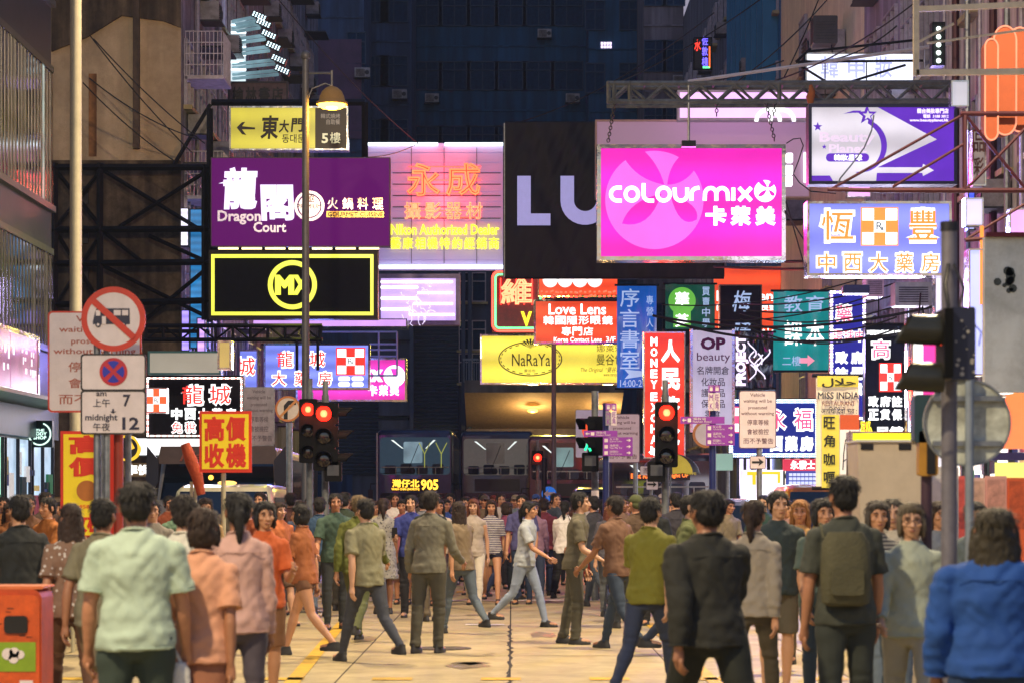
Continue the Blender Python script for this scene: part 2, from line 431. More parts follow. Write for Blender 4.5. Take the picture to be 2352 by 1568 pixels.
# lit shop fronts of its ground floor
SHOPW = emat('shop_light', '#c8e4ff', .6, light=True, var=.4); SHOPG = emat('shop_light_green', '#b8f0d8', .8, var=.5)
for k, (a, b_, m) in enumerate(((36, 39.6, SHOPW), (39.8, 42.4, SHOPG), (42.6, 44.8, SHOPW), (45, 47, SHOPW))):
    f = MB().box(-9, -8.96, a, b_, .5, 2.7).build('shop_window', m, gb, loc=loc_in(gb, 0, 0, 0))
    for j in range(3): MB().box(-8.96, -8.9, a+j*(b_-a)/2-.03, a+j*(b_-a)/2+.03, .5, 2.7).build('window_post', DARKM, f)
MB().box(-9, -8.85, 36, 47.2, 2.75, 3.3).build('shop_fascia', mat('teal_fascia', '#12384a', .4, var=.3), gb, loc=loc_in(gb, 0, 0, 0))
MB().box(-8.85, -7.9, 36, 46, 3.3, 3.36).build('canopy', mat('canopy_sheet', '#5e6a60', .4, .4, var=.4), gb, loc=loc_in(gb, 0, 0, 0))

random.seed(21); goods = [eb('goods_%d' % i, hx, .35) for i, hx in enumerate(('#2a6a4a', '#8a3a4a', '#2a3a6a', '#c8b070', '#e0e0e0', '#1c2a2a'))]
def fill_shop(parent, x, s_, a, b_, z1=2.6):
    for k in range(int((b_-a)*5)):
        y = random.uniform(a, b_-.5); z = random.uniform(.6, z1-.5); MB().box(min(x, x+s_*.05), max(x, x+s_*.05), y, y+random.uniform(.12, .5), z, z+random.uniform(.1, .55)).build('shop_poster', random.choice(goods), parent, loc=loc_in(parent, 0, 0, 0))
fill_shop(gb, -8.96, 1, 36, 47)
# --- old tenement with a blank stained gable
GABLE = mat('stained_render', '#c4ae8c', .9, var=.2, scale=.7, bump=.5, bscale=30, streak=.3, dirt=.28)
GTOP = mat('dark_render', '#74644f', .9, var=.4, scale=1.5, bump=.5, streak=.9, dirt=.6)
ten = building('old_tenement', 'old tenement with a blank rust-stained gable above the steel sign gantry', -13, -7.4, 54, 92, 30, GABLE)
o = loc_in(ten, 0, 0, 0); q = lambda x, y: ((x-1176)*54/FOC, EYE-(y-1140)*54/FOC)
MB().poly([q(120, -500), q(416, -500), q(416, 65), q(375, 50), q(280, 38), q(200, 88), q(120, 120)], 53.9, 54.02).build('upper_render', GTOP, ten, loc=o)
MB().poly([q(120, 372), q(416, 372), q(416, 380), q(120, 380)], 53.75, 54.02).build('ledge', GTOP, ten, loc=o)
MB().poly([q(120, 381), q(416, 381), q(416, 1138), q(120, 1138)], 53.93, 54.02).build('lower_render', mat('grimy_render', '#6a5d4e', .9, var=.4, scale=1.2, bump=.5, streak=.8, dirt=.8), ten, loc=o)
MB().box(q(308, 0)[0], q(322, 0)[0], 53.82, 54.02, 9.4, 30).build('downpipe', mat('rusty_pipe', '#5a4a3a', .8, var=.5, scale=5, streak=.6), ten, loc=o)
MB().box(q(204, 0)[0], q(222, 0)[0], 53.985, 54.02, q(0, 360)[1], q(0, 170)[1]).build('rust_stain', mat('rust_stain', '#94683c', .9, var=.5, scale=4, streak=.9), ten, loc=o)
for yy_ in (430, 520, 610, 700): MB().box(q(180, 0)[0], q(205, 0)[0], 53.86, 53.94, q(0, yy_+40)[1], q(0, yy_)[1]).build('vent', DARKM, ten, loc=o)
TW = mat('tenement_side', '#8d8594', .85, var=.3, scale=2, bump=.4, streak=.7, dirt=.5)
MB().box(-7.42, -7.38, 54.02, 92, 3, 30).build('side_wall', TW, ten, loc=o)
wi = 0
for z in np.arange(5.2, 22, 3.0):
    for y in np.arange(55.0, 90, 2.1):
        wi += 1
        window(ten, loc_in(ten, -7.36, y, z), R(90), 1.2, 1.5, 2, pane=(LITP if wi % 11 == 0 else None))
        if wi % 2: inst(AC, 'air_conditioner', ten, loc_in(ten, -7.36, y+.25, z-1.1), R(90))
        if wi % 3 == 0: MB().box(-7.36, -6.6, y-.8, y+.8, z+.9, z+.94).build('awning', DARKM, ten, loc=o)
    for y in (56.1, 60.3, 66.5): MB().tube((-7.3, y, z-1.5), (-7.3, y, z+1.5), .06).build('drain_pipe', FRAMEW, ten, loc=o)
# balcony grilles near the gable corner
GR = mat('white_grille', '#b9b2c4', .5, .2, var=.3, dirt=.4)
for z in (8.9, 11.6, 6.4):
    b = MB()
    for k in range(10): b.box(-7.35+k*.09, -7.335+k*.09, 54.4, 54.42, z-.5, z+.5)
    for k in range(5): b.box(-7.36, -6.5, 54.395, 54.425, z-.5+k*.25, z-.48+k*.25)
    b.box(-7.36, -6.48, 54.4, 55.8, z-.56, z-.5)
    for k in range(12): b.box(-6.5, -6.485, 54.4+k*.12, 54.42+k*.12, z-.5, z+.5)
    tag(b.build('balcony_grille', GR, ten, loc=o))

# --- towers closing the view
NAVY = mat('far_render_blue', '#14486c', .9, var=.25, scale=.5, bump=.3, streak=.5)
NAVY2 = mat('far_render_slate', '#30486c', .9, var=.25, scale=.6, bump=.3, streak=.6)
GREY = mat('far_render_grey', '#6e6670', .9, var=.25, scale=.6, bump=.3, streak=.6)
def tower(name, label, px0, px1, Y, z1, m, cols, z0=10, dz=3.1, dep=14, ww=1.4, wh=1.5, lit=0, skip=0, lits=()):
    x0, x1 = (px0-1176)*Y/FOC, (px1-1176)*Y/FOC
    t = building(name, label, x0, x1, Y, Y+dep, z1, m)
    n = 0
    for j, z in enumerate(np.arange(z0, z1-1, dz)):
        for i, f in enumerate(cols):
            n += 1
            if skip and (n*7) % skip == 0: continue
            window(t, loc_in(t, x0+(x1-x0)*f, Y-.02, z), 0, ww, wh, 2, pane=(LITP if (lit and n % lit == 0) or (i, j) in lits else PANE2), dark=True, sill=False)
            if n % 5 == 0: inst(AC, 'air_conditioner', t, loc_in(t, x0+(x1-x0)*f+.3, Y-.02, z-wh*.8))
        MB().box(x0, x1, Y-.05, Y, z+dz*.45, z+dz*.45+.08).build('floor_band', m, t, loc=loc_in(t, 0, 0, 0))
    return t
t1 = tower('apartment_tower', 'grey slab tower behind the street lamp, almost windowless', 690, 836, 112, 34, NAVY2, (.12, .88), ww=.9, dep=10)
MB().box(0, 2.45, -.08, 0, 0, 4.6).build('recess_panel', mat('faded_billboard', '#4a3550', .8, var=.35, scale=1.2), t1, loc=loc_in(t1, (709-1176)*112/FOC, 112, 18.2))
tower('apartment_tower', 'dark apartment tower with balconies, next to the grey slab tower', 838, 945, 118, 36, NAVY2, (.22, .62), dep=12)
t3 = tower('apartment_tower', 'wide navy-dark tower filling the middle of the street end', 947, 1350, 124, 38, NAVY, (.08, .24, .4, .56, .72, .88), ww=1.7, dz=3.3, dep=14)
t4 = tower('apartment_tower', 'dark tower with one small lit window high up', 1352, 1476, 120, 38, NAVY, (.12, .75), dep=14, ww=1.0)
f = MB()
for i in range(4):
    for j in range(2): f.box(i*.14, i*.14+.11, 0, .03, j*.17, j*.17+.13)
f.build('lit_window', emat('lit_far_window', '#f4dcff', 1.3), t4, loc=loc_in(t4, (1380-1176)*120/FOC, 119.9, 1.65+(1140-112)*120/FOC))
tower('apartment_tower', 'grey-brown tower behind the truss, right of the lit window', 1478, 1570, 114, 36, GREY, (.3, .75), dep=12, ww=1.1)
tower('apartment_tower', 'slate tower behind the flood-lit billboard', 470, 688, 116, 34, NAVY2, (.3, .5, .7, .9), dep=12)

# --- low block with shutters under the towers
LB = mat('lower_block_render', '#3d4a66', .8, var=.25, scale=1, bump=.3, streak=.5)
low = building('shuttered_block', 'low block with roller shutters and a concrete canopy behind the buses', -7, 4.6, 106, 111, 11.6, LB)
o = loc_in(low, 0, 0, 0); X = lambda px: (px-1176)*106/FOC; Zz = lambda py: EYE-(py-1140)*106/FOC
SLAT = mat('shutter_slat', '#49596e', .45, .5, var=.2, stretch=(.2, 1, 1), scale=6)
for x0, x1, n in ((952, 1052, 34), (722, 940, 22)):
    y0p = 745 if n == 34 else 905; sm = None
    for k in range(n):
        if sm is None: sm = MB().add([(X(x0), 105.9, 0), (X(x1), 105.9, 0), (X(x1), 105.8, .1), (X(x0), 105.8, .1), (X(x1), 105.9, .15), (X(x0), 105.9, .15)], [(0,1,2,3), (3,2,4,5)]).mesh('slat', SLAT)
        inst(sm, 'slat', low, (o[0], o[1], o[2] + Zz(y0p) - .16*(k+1)))
for px in (942, 1060, 1075): MB().box(X(px), X(px+9), 105.6, 106, 0, 11.6).build('pier', LB, low, loc=o)
for k in range(6): MB().box(X(870), X(948), 105.7, 106, 3+k*1.1, 3.9+k*1.1).build('facade_panel', LB, low, loc=o)
FASC = mat('canopy_concrete', '#6b6670', .8, var=.25, scale=1, streak=.5)
MB().box(X(1072), X(1420), 101, 106, Zz(912), Zz(885)).build('canopy_fascia', FASC, low, loc=o)
MB().add([(X(1072), 101, Zz(912)), (X(1420), 101, Zz(912)), (X(1420), 106, Zz(985)), (X(1072), 106, Zz(985))], [(0,1,2,3)]).build('canopy_soffit', mat('soffit', '#a89378', .8, var=.2), low, loc=o)
MB().box(X(1072), X(1420), 105, 106, Zz(1000), Zz(985)).build('beam', FASC, low, loc=o)
for px, py in ((1222, 911), (1390, 911)):
    lp = MB().ell((0, 0, 0), (.22, .22, .09)).build('soffit_lamp', emat('warm_lamp', '#ffb648', 4), low, loc=loc_in(low, X(px), 102.5, Zz(py)-.72), smooth=60)
    l = bpy.data.lights.new('soffit_glow', 'POINT'); l.energy = 130; l.color = (1, .62, .22); l.shadow_soft_size = .2
    lo_ = bpy.data.objects.new('soffit_glow', l); col.objects.link(lo_); lo_.parent = lp; lo_.location = (0, 0, -.35)
RAILM = mat('balcony_rail', '#6a7892', .5, .4)
b = MB(); 
for k in range(14): b.box(X(1066)+k*.11, X(1066)+k*.11+.03, 104.9, 104.93, Zz(880), Zz(828))
b.box(X(1064), X(1100), 104.88, 104.95, Zz(830), Zz(826)); b.build('balcony_rail', RAILM, low, loc=o)
for py in (660, 770, 845):
    for px in (1085, 1180): window(low, loc_in(low, X(px), 105.95, Zz(py)), 0, 1.2, 1.3, 2, pane=PANE2)

# --- right-hand frontage, receding
CREAM = mat('cream_render', '#ddd2b0', .85, var=.1, scale=1.3, bump=.5, bscale=20, streak=.15, dirt=.15)
BLUEF = mat('blue_cladding', '#1c6c9c', .45, .3, var=.2, scale=2, stretch=(1, 1, .3))
LILAC = mat('lilac_render', '#9c93b4', .8, var=.2, scale=1.5, bump=.4, streak=.5)
def right_building(label, y0, y1, m, z1=24, step=2.2, dz=3.1, z0=4.6, ww=1.3, wh=1.6, every=1, fins=0, pane=None):
    b = building('street_building', label, 8, 15, y0, y1, z1, m); n = 0
    for z in np.arange(z0, 22, dz):
        for y in np.arange(y0+1.1, y1-.8, step):
            n += 1
            if n % every: continue
            window(b, loc_in(b, 7.97, y, z), R(-90), ww, wh, 3, pane=pane)
            if n % 3 == 1: inst(AC, 'air_conditioner', b, loc_in(b, 7.97, y-.3, z-1.2), R(-90))
    for k in range(fins):
        y = y0 + (k+.5)*(y1-y0)/fins; MB().box(7.55, 8, y-.06, y+.06, 3.4, z1).build('fin', m, b, loc=loc_in(b, 0, 0, 0))
    return b
rb1 = right_building('grey old building with laundry at its windows, beyond the blue one', 86, 113, GREY, step=2.6)
rb2 = right_building('tall building with blue metal cladding and vertical fins', 72, 85.9, BLUEF, step=3.4, fins=8, pane=PANE2)
MB().tube((7.85, 73, 3), (7.85, 73, 24), .09).build('red_drain_pipe', mat('red_pipe', '#7c2433', .6, var=.3), rb2, loc=loc_in(rb2, 0, 0, 0))
rb3 = right_building('cream rendered building, mostly blank wall crossed by cables', 55, 71.9, CREAM, step=5, every=3)
rb4 = right_building('lilac-grey building with tall dark window bays above the neon signs', 45, 54.9, LILAC, step=2.4, ww=1.7, wh=2.1)
rb5 = right_building('pale building at the right edge with pipes and grilles', 33, 44.9, mat('pale_render', '#b5aeb0', .8, var=.2, scale=1.5, streak=.6), step=2.6)
for y, z, k in ((58.5, 12.4, 1.9), (60.2, 11.9, 1.5), (66, 9.5, 1.6)): inst(AC, 'air_conditioner', rb3, loc_in(rb3, 7.97, y, z), R(-90), scale=(k,)*3)
# lit shop fronts along the right pavement
for a, b_, hx, s_ in ((46, 52, '#ffffff', 1.6), (53, 60, '#dfe4ff', 1.5), (61, 70, '#ffe9d8', 1.3), (74, 84, '#e6d8ff', 1.2), (36, 44, '#fff4e0', 1.3)):
    host = rb4 if a == 46 else rb3 if a < 71 and a > 52 else rb2 if a == 74 else rb5
    f = MB().box(7.9, 7.96, a, b_, .4, 3.0).build('shop_window', emat('shop_front_%d' % a, hx, s_, light=True, var=.5), host, loc=loc_in(host, 0, 0, 0))
    for j in range(5): MB().box(7.8, 7.9, a+j*(b_-a)/4-.04, a+j*(b_-a)/4+.04, .2, 3.1).build('window_post', DARKM, f)
for hst, a, b_ in ((rb4, 46, 52), (rb3, 55.5, 70), (rb2, 74, 84), (rb5, 36, 44)): fill_shop(hst, 7.9, -1, a, b_, 2.9)
# ============================================================ SIGNS, LEFT SIDE
LTW = emat('letter_white', '#ffffff', 1.3); LTLIL = emat('letter_lilac_white', '#eedcff', 1.0)
LTY = emat('neon_yellow', '#fff02a', 1.15); LTR = emat('letter_red', '#e8342a', 1.0); LTO = emat('letter_orange', '#ff8436', 1.05)
INK = mat('ink_black', '#0c0c10', .5); INKN = mat('ink_navy', '#151a3c', .5)
NEONO = emat('neon_orange', '#ff8450', 1.05, light=False); NEONR = emat('neon_red', '#ff3a2c', 1.5); NEONW = emat('neon_white_tube', '#eafcff', 3.0, light=True)
NEONG = emat('neon_green', '#66ff9a', 1.5)

# 1 yellow / black arrow sign
s = Sign('hanging_sign', 'yellow and black sign with a left arrow and brush characters, topmost on the left', 'sign', (527, 245, 800, 346), 53.1, 'street signs hanging on the left')
s.board(emat('yellow_face', '#c6b93a', .72, light=True, tubes=.5), .35, CHROME, fw=.035)
s.glow('#d8cc40', 90)
s.rect(724, 249, 796, 342, mat('black_panel', '#0b0810', .4), 'black_panel', y=-.004, d=.008)
s.poly([(544, 294), (556, 282), (563, 281), (556, 291), (586, 294), (586, 298), (556, 298), (566, 311), (556, 309)], INK, 'arrow', y=-.03, d=.03)
s.text('東', 598, 266, 640, 320, INK, bold=.03, shear=.1); s.text('大', 640, 276, 664, 306, INK, bold=.03, shear=.1); s.text('門', 668, 272, 698, 304, INK, bold=.03, shear=.1)
s.text('동대문', 648, 309, 700, 329, INK, bold=.01)
GR1 = emat('letter_grey', '#8a8078', .5); s.text('韓式燒烤', 737, 262, 781, 273, GR1, y=-.006); s.text('自助餐', 750, 275, 781, 287, GR1, y=-.006)
s.text('5', 739, 307, 754, 330, emat('letter_pale_yellow', '#c8c09a', .8), bold=.03, y=-.006); s.text('樓', 758, 305, 782, 330, _M['letter_pale_yellow'], y=-.006)

# 2 purple sign
s = Sign('hanging_sign', 'large purple restaurant sign with white brush characters and the words Dragon Court', 'sign', (484, 362, 896, 567), 53.0, 'street signs hanging on the left')
PUR = mat('purple_face', '#3a0844', .6, var=.1, scale=1, bump=.05, spec=.2)
b = PUR.node_tree.nodes['Principled BSDF']; b.inputs['Emission Color'].default_value = lin('#5c0462') + [1]; b.inputs['Emission Strength'].default_value = .58
s.board(PUR, .3, mat('purple_frame', '#3c0a44', .5), fw=.02, lip=.0)
s.text('龍', 502, 385, 592, 482, LTLIL, bold=.045, deep=.06, shear=.06); s.text('閣', 598, 425, 676, 508, LTLIL, bold=.04, deep=.06, shear=-.04)
SIL = mat('silver_letters', '#c9bfc9', .25, .6)
_b = SIL.node_tree.nodes['Principled BSDF']; _b.inputs['Emission Color'].default_value = (.6, .5, .62, 1); _b.inputs['Emission Strength'].default_value = .35
s.text('Dragon', 500, 484, 600, 517, SIL, bold=.035, deep=.05); s.text('Court', 582, 510, 658, 535, SIL, bold=.035, deep=.05)
MB().ringd(s.X(711), s.Z(474), .27, .33, -.06, 0).build('round_emblem_ring', SIL, s.root); MB().disc(s.X(711), s.Z(474), .24, -.03, 0).build('round_emblem', SIL, s.root)
s.text('PREMIUM', 684, 470, 738, 480, mat('emblem_ink', '#3a1a3e', .5), y=-.035); s.text('極', 700, 446, 722, 466, _M['emblem_ink'], y=-.032)
for i, c in enumerate('火鍋料理'): s.text(c, 752+i*34.5, 455, 777+i*34.5, 482, SIL, bold=.02, deep=.05)
s.rect(750, 486, 882, 500, mat('brass_plate', '#a99a5c', .3, .8), 'name_plate', y=-.03, d=.03); s.text('GOURMET CUISINE', 753, 488, 880, 498, mat('plate_ink', '#4a3a50', .4), y=-.031, bold=.02)
b = MB()
for k in range(7): b.tube((s.X(500+k*54), .12, s.Z(570)), (s.X(546+k*54), .12, s.Z(570)), .022, n=6)
b.build('strip_lamp', emat('strip_lamp', '#ffe2a6', 2.2, light=True), s.root)

# 3 MX
s = Sign('hanging_sign', 'black sign with lime outline and a lime circle reading MX, below the purple sign', 'sign', (480, 575, 868, 733), 52.9, 'street signs hanging on the left')
s.board(mat('mx_face', '#070a18', .7, var=.3, spec=.12), .4, STEEL, fw=.09, lip=.05)
LIME = emat('lime_tube', '#ecf04c', .9, light=True)
s.glow('#f0f458', 100)
for r_ in ((486, 585, 858, 593), (486, 717, 858, 725), (486, 593, 493, 717), (851, 593, 858, 717)): s.rect(*r_, LIME, 'border_light', y=-.06, d=.05)
MB().ringd(s.X(672), s.Z(655), .435, .535, -.07, 0).build('circle_light', LIME, s.root)
s.text('M', 632, 632, 676, 678, LIME, bold=.07, deep=.07); s.text('X', 672, 632, 712, 678, LIME, bold=.07, deep=.07)

# 4 neon camera dealer panel
s = Sign('neon_sign', 'tall white panel with red, orange and yellow neon characters, right of the purple sign', 'neon sign', (840, 329, 1166, 620), 74)
LAV = mat('lavender_sheet', '#b9b4dc', .5, .0, var=.08, scale=1, stretch=(.3, 1, 4), bump=.1)
_b = LAV.node_tree.nodes['Principled BSDF']; _b.inputs['Emission Color'].default_value = (.5, .36, .7, 1); _b.inputs['Emission Strength'].default_value = .15
wdt = s.w/2
MB().box(-wdt, wdt, .03, .3, -s.h/2, s.h/2).build('backing', LAV, s.root)
s.glow('#ff8a70', 450)
n = 13; ph = s.h/n
pm = MB().box(-wdt, wdt, -.0, .029, .012, ph-.012).mesh('panel', LAV)
for k in range(n): inst(pm, 'panel', s.root, (0, 0, -s.h/2+k*ph))
for a, b_, z in ((842, 1006, 333), (1022, 1164, 333), (868, 1164, 614)):
    MB().tube((s.X(a), -.12, s.Z(z)), (s.X(b_), -.12, s.Z(z)), .05, n=8).build('tube_light', emat('cool_tube', '#dff4ff', 2.6, light=True), s.root)
REDG = emat('neon_red_glow_tube', '#ff4a32', 1.6, light=True)
for t, a, b_, c, d in (('永', 934, 376, 1012, 453), ('成', 1024, 376, 1104, 453)):
    s.text(t, a, b_, c, d, emat('salmon_fill', '#f42818', .8), bold=.02, y=-.06); s.text(t, a, b_, c, d, NEONO, neon=.026, y=-.16); 
for i, c in enumerate('攝影器材'): s.text(c, 929+i*47, 466, 967+i*47, 505, emat('neon_peach', '#ffa870', 1.1), neon=.02, y=-.12); s.text(c, 929+i*47, 466, 967+i*47, 505, LTR, bold=.0, y=-.05)
s.text('NIkon Authorized Dealer', 898, 516, 1147, 541, LTY, bold=.03, y=-.08, deep=.06)
for i, c in enumerate('藝康相機特約經銷商'): s.text(c, 897+i*28.2, 546, 921+i*28.2, 574, LTY, bold=.022, y=-.08, deep=.06)
for a, b_, z in ((938, 1104, 384), (938, 1104, 415), (938, 1104, 445), (934, 1106, 485), (934, 1104, 500)):   # red tube runs behind the characters
    MB().tube((s.X(a), -.05, s.Z(z)), (s.X(b_), -.05, s.Z(z)), .02, n=6).build('red_backing_tube', emat('red_backing_tube', '#ff2a20', 7, light=True), s.root)
b = MB()
for k in range(5): b.tube((s.X(902), -.02, s.Z(398+k*26)), (s.X(1150), -.02, s.Z(398+k*26)), .014, n=5)
for k in range(3): b.tube((s.X(945+k*75), -.02, s.Z(340)), (s.X(945+k*75), -.02, s.Z(606)), .009, n=5)
b.build('wiring', DARKM, s.root)

for px, py, e in ((975, 412, 50), (1062, 412, 50), (1018, 480, 45), (1018, 440, 30)):
    l = bpy.data.lights.new('neon_glow', 'POINT'); l.energy = e; l.color = (1, .06, .05); l.shadow_soft_size = .35
    lo_ = bpy.data.objects.new('neon_glow', l); col.objects.link(lo_); lo_.parent = s.root; lo_.location = (s.X(px), -.55, s.Z(py))
# 5 washed-out pale violet box with bare tubes
s = Sign('hanging_sign', 'pale violet light box whose bare tubes show through, below the neon panel', 'sign', (865, 630, 1057, 747), 71, 'street signs hanging on the left')
s.board(emat('violet_sheet', '#c4a4ee', .78, light=True, var=.2), .5, mat('lilac_steel', '#8d7f9e', .4, .5, dirt=.4), fw=.13, lip=.1)
s.glow('#c8b0ff', 558)
for k, (a, b_) in enumerate(((872, 1040), (872, 960), (960, 1040), (872, 960), (950, 1040), (872, 940), (940, 1044))):
    MB().tube((s.X(a), -.05, s.Z(648+k*12.5)), (s.X(b_), -.05, s.Z(648+k*12.5)), .035, n=6).build('tube_light', emat('violet_white_tube', '#fdf6ff', 3), s.root)
random.seed(3); b = MB()       # crumpled clear wrapping
for k in range(26):
    x, z = random.uniform(-.5, .4), random.uniform(-.5, .45); pts = [(x, -.09, z)]
    for j in range(4): pts.append((pts[-1][0]+random.uniform(-.06, .09), -.09-random.uniform(0, .03), pts[-1][2]+random.uniform(-.13, .03)))
    b.path(pts, .011, 5)
b.build('torn_wrapping', emat('wrapping', '#e8dcff', .9), s.root)
s = Sign('hanging_sign', 'long lilac underside board running below the MX sign', 'sign', (560, 732, 935, 752), 69, 'street signs hanging on the left')
s.board(emat('lilac_strip', '#cf9ce8', .8, light=True), 1.2, CHROME, fw=.03)

# 6 blue pharmacy board with red outlined characters, and its pink neighbour
BLU = emat('blue_face', '#7a86ea', .9, light=True, tubes=.8)
PNK = emat('pink_face', '#f038b4', .85, light=True, tubes=.6)
s = Sign('hanging_sign', 'pink cosmetics sign half hidden behind the blue pharmacy board', 'sign', (680, 822, 934, 921), 67, 'street signs hanging on the left')
s.board(PNK, .4, CHROME, fw=.05)
s.text('x', 850, 848, 880, 876, LTW, bold=.07); MB().ringd(s.X(906), s.Z(863), .0, .3, -.02, 0).build('round_emblem', LTW, s.root); s.poly([(897, 846), (915, 846), (909, 862), (903, 862)], PNK, y=-.03)
for i, c in enumerate('卡萊美'): s.text(c, 845+i*25, 883, 867+i*25, 908, LTW, bold=.045)
s = Sign('hanging_sign', 'blue pharmacy board with red and white characters and a red chequered cross', 'sign', (606, 789, 850, 894), 64, 'street signs hanging on the left')
s.board(BLU, .4, CHROME, fw=.05)
for c, a, b_, e, d in (('龍', 634, 804, 676, 846), ('城', 708, 804, 750, 846), ('大', 622, 850, 660, 888), ('藥', 674, 850, 710, 888), ('房', 728, 850, 764, 888)):
    s.outlined(c, a, b_, e, d, LTR, LTW)
s.rx(775, 801, 836, 858, LTR, LTW, INKN)
s.glow('#8088ff', 558)
for i in range(2):
    for j in range(2): s.rect(777+i*31, 864+j*13, 804+i*31, 874+j*13, LTW, 'white_bar', y=-.02, round_=.05)
s = Sign('hanging_sign', 'narrow blue sign showing only the red character for city, left of the pharmacy board', 'sign', (537, 803, 593, 893), 65, 'street signs hanging on the left')
s.board(BLU, .3, CHROME, fw=.04); s.outlined('城', 540, 816, 590, 866, LTR, LTW)

# 7 black neon board with bulb border
def bulb_border(s, x0, y0, x1, y1, step, r, m, m2=None):
    b1, b2 = MB().ell((0, 0, 0), (r, r*.7, r), 6, 4).mesh('bulb', m), MB().ell((0, 0, 0), (r, r*.7, r), 6, 4).mesh('bulb', m2 or m); k = 0
    pts = [(x, y0) for x in np.arange(x0, x1, step)] + [(x1, y) for y in np.arange(y0, y1, step)] + [(x, y1) for x in np.arange(x1, x0, -step)] + [(x0, y) for y in np.arange(y1, y0, -step)]
    for x, y in pts: k += 1; inst(b1 if k % 3 else b2, 'bulb', s.root, (s.X(x), -.05, s.Z(y)))
BULB = emat('bulb_white', '#fff8f0', 2.4); BULB2 = emat('bulb_tinted', '#c8ffe8', 1.6); BULBR = emat('bulb_red', '#ff9a90', 1.8)
s = Sign('neon_sign', 'black neon board with two big red and white characters and a border of bulbs', 'neon sign', (335, 862, 560, 1006), 50)
s.board(mat('neon_board_black', '#0e0c16', .6, var=.4, spec=.15), .3, STEEL, fw=.03)
bulb_border(s, 340, 868, 555, 1000, 4.6, .022, BULB, BULBR)
s.glow('#f4f0ff', 90)
s.outlined('龍', 415, 880, 470, 932, LTR, LTW); s.outlined('城', 478, 880, 534, 932, LTR, LTW)
for i, c in enumerate('中西大藥房'): s.text(c, 393+i*31, 936, 419+i*31, 963, LTW, bold=.06)
for i, c in enumerate('免稅'): s.outlined(c, 393+i*31, 966, 421+i*31, 996, LTR, LTW)
s = Sign('hanging_sign', 'orange and white chequered pharmacy cross beside the black neon board', 'sign', (336, 890, 384, 948), 46)
s.board(LTW, .2, CHROME, fw=.02)
s.rx(338, 893, 381, 944, emat('cross_orange', '#ee5a30', 1.0), LTW, INKN)

# white fascia boards under it, round yellow ring sign
s = Sign('shop_fascia', 'glowing white shop fascia below the black neon board', 'sign', (300, 1004, 560, 1046), 51)
s.board(WLS, .3, CHROME, fw=.02); s.text('Ting Shing Pharmacy', 372, 1026, 470, 1034, mat('grey_ink', '#6a7076', .5)); s.text('dd', 480, 1008, 520, 1022, _M['grey_ink'])
s = Sign('shop_fascia', 'brown fascia with white characters under the glowing white fascia', 'sign', (284, 1062, 350, 1094), 50)
s.board(mat('brown_fascia', '#8a7450', .5), .2, fw=.02); s.text('卓悅', 288, 1066, 346, 1090, LTW, bold=.05)
s = Sign('round_sign', 'black disc sign with a thick yellow ring, partly behind the white post', 'sign', (262, 998, 322, 1058), 45)
MB().disc(0, 0, s.w/2*.84, 0, .12).build('disc', BLACKP, s.root); MB().ringd(0, 0, s.w/2*.82, s.w/2, -.03, .14).build('ring', emat('yellow_ring', '#f0c030', .8), s.root)
s.poly([(292, 1008), (300, 1008), (310, 1028), (302, 1032)], emat('yellow_mark', '#f0c030', .8), 'mark', y=-.02)

# Body shop and pink light box
s = Sign('projecting_sign', 'dark teal square sign with a round white emblem reading THE BODY SHOP', 'sign', (62, 965, 121, 1026), 45)
s.board(mat('teal_face', '#06343a', .4), .15, fw=.02)
TB = emat('emblem_white_green', '#d8fff0', 1.0); MB().ringd(0, 0, .19, .215, -.03, 0, a0=110, a1=430).build('emblem_ring', TB, s.root)
s.text('THE', 82, 984, 102, 990, TB, bold=.02); s.text('BODY', 76, 991, 108, 999, TB, bold=.03); s.text('SHOP', 77, 1000, 107, 1008, TB, bold=.03)
pl = thing('light_box', 'pink light box running along the glass-fronted building, seen at an angle', 'sign', (-8.3, 37.4, 3.9))
PLB = emat('pink_sheet', '#c87cae', .42, light=True, var=.35, tubes=.6)
for k in range(4): MB().box(-.0, .04, -4.4+k*2.28, -4.4+k*2.28+2.24, -.46, .46).build('panel', PLB, pl)
MB().box(-.5, .05, -4.42, 4.75, .46, .54).build('frame_top', CHROME, pl); MB().box(-.5, .05, -4.42, 4.75, -.54, -.46).build('frame_bottom', CHROME, pl); MB().box(-.5, .06, 4.7, 4.78, -.54, .54).build('frame_end', CHROME, pl)
b = MB(); random.seed(5)
for k in range(60): b.box(.04, .05, 1+random.random()*3.2, 0, 0, 0) if 0 else None
for k in range(46):
    y, z = random.uniform(-.4, 4.4), random.choice((-.1, .08, .2)); b.box(.042, .05, y, y+random.uniform(.04, .13), z-random.uniform(.02, .1), z+.03)
b.build('faded_characters', emat('faded_white', '#fff2ff', .7), pl)

# purple-tube strip signs seen edge-on along the tenement wall
for (a, b_, c, d, Y, hx, lb) in ((414, 478, 434, 566, 53.6, '#e8e4ff', 'narrow white striped light panel at the corner of the stained gable'), (416, 712, 436, 806, 53.7, '#a08cff', 'violet vertical light strip below the white striped panel'),
                           (436, 480, 480, 800, 53.85, '#2f86c8', 'blue lit vertical panel half hidden behind the purple and black signs'), (452, 730, 472, 808, 53.5, '#c89cf8', 'lilac vertical tube sign beside the violet strip')):
    s = Sign('vertical_sign', lb, 'sign', (a, b_, c, d), Y)
    s.board(emat('strip_' + hx[1:], hx, 1.0 if hx != '#2f86c8' else .55, light=True, var=.3, tubes=2), .3, DARKM, fw=.02)
s = Sign('hanging_sign', 'small red-orange glowing sign under the left truss', 'sign', (452, 780, 500, 808), 60)
s.board(emat('red_orange_face', '#ff5a4a', 1.0), .2, CHROME, fw=.02)
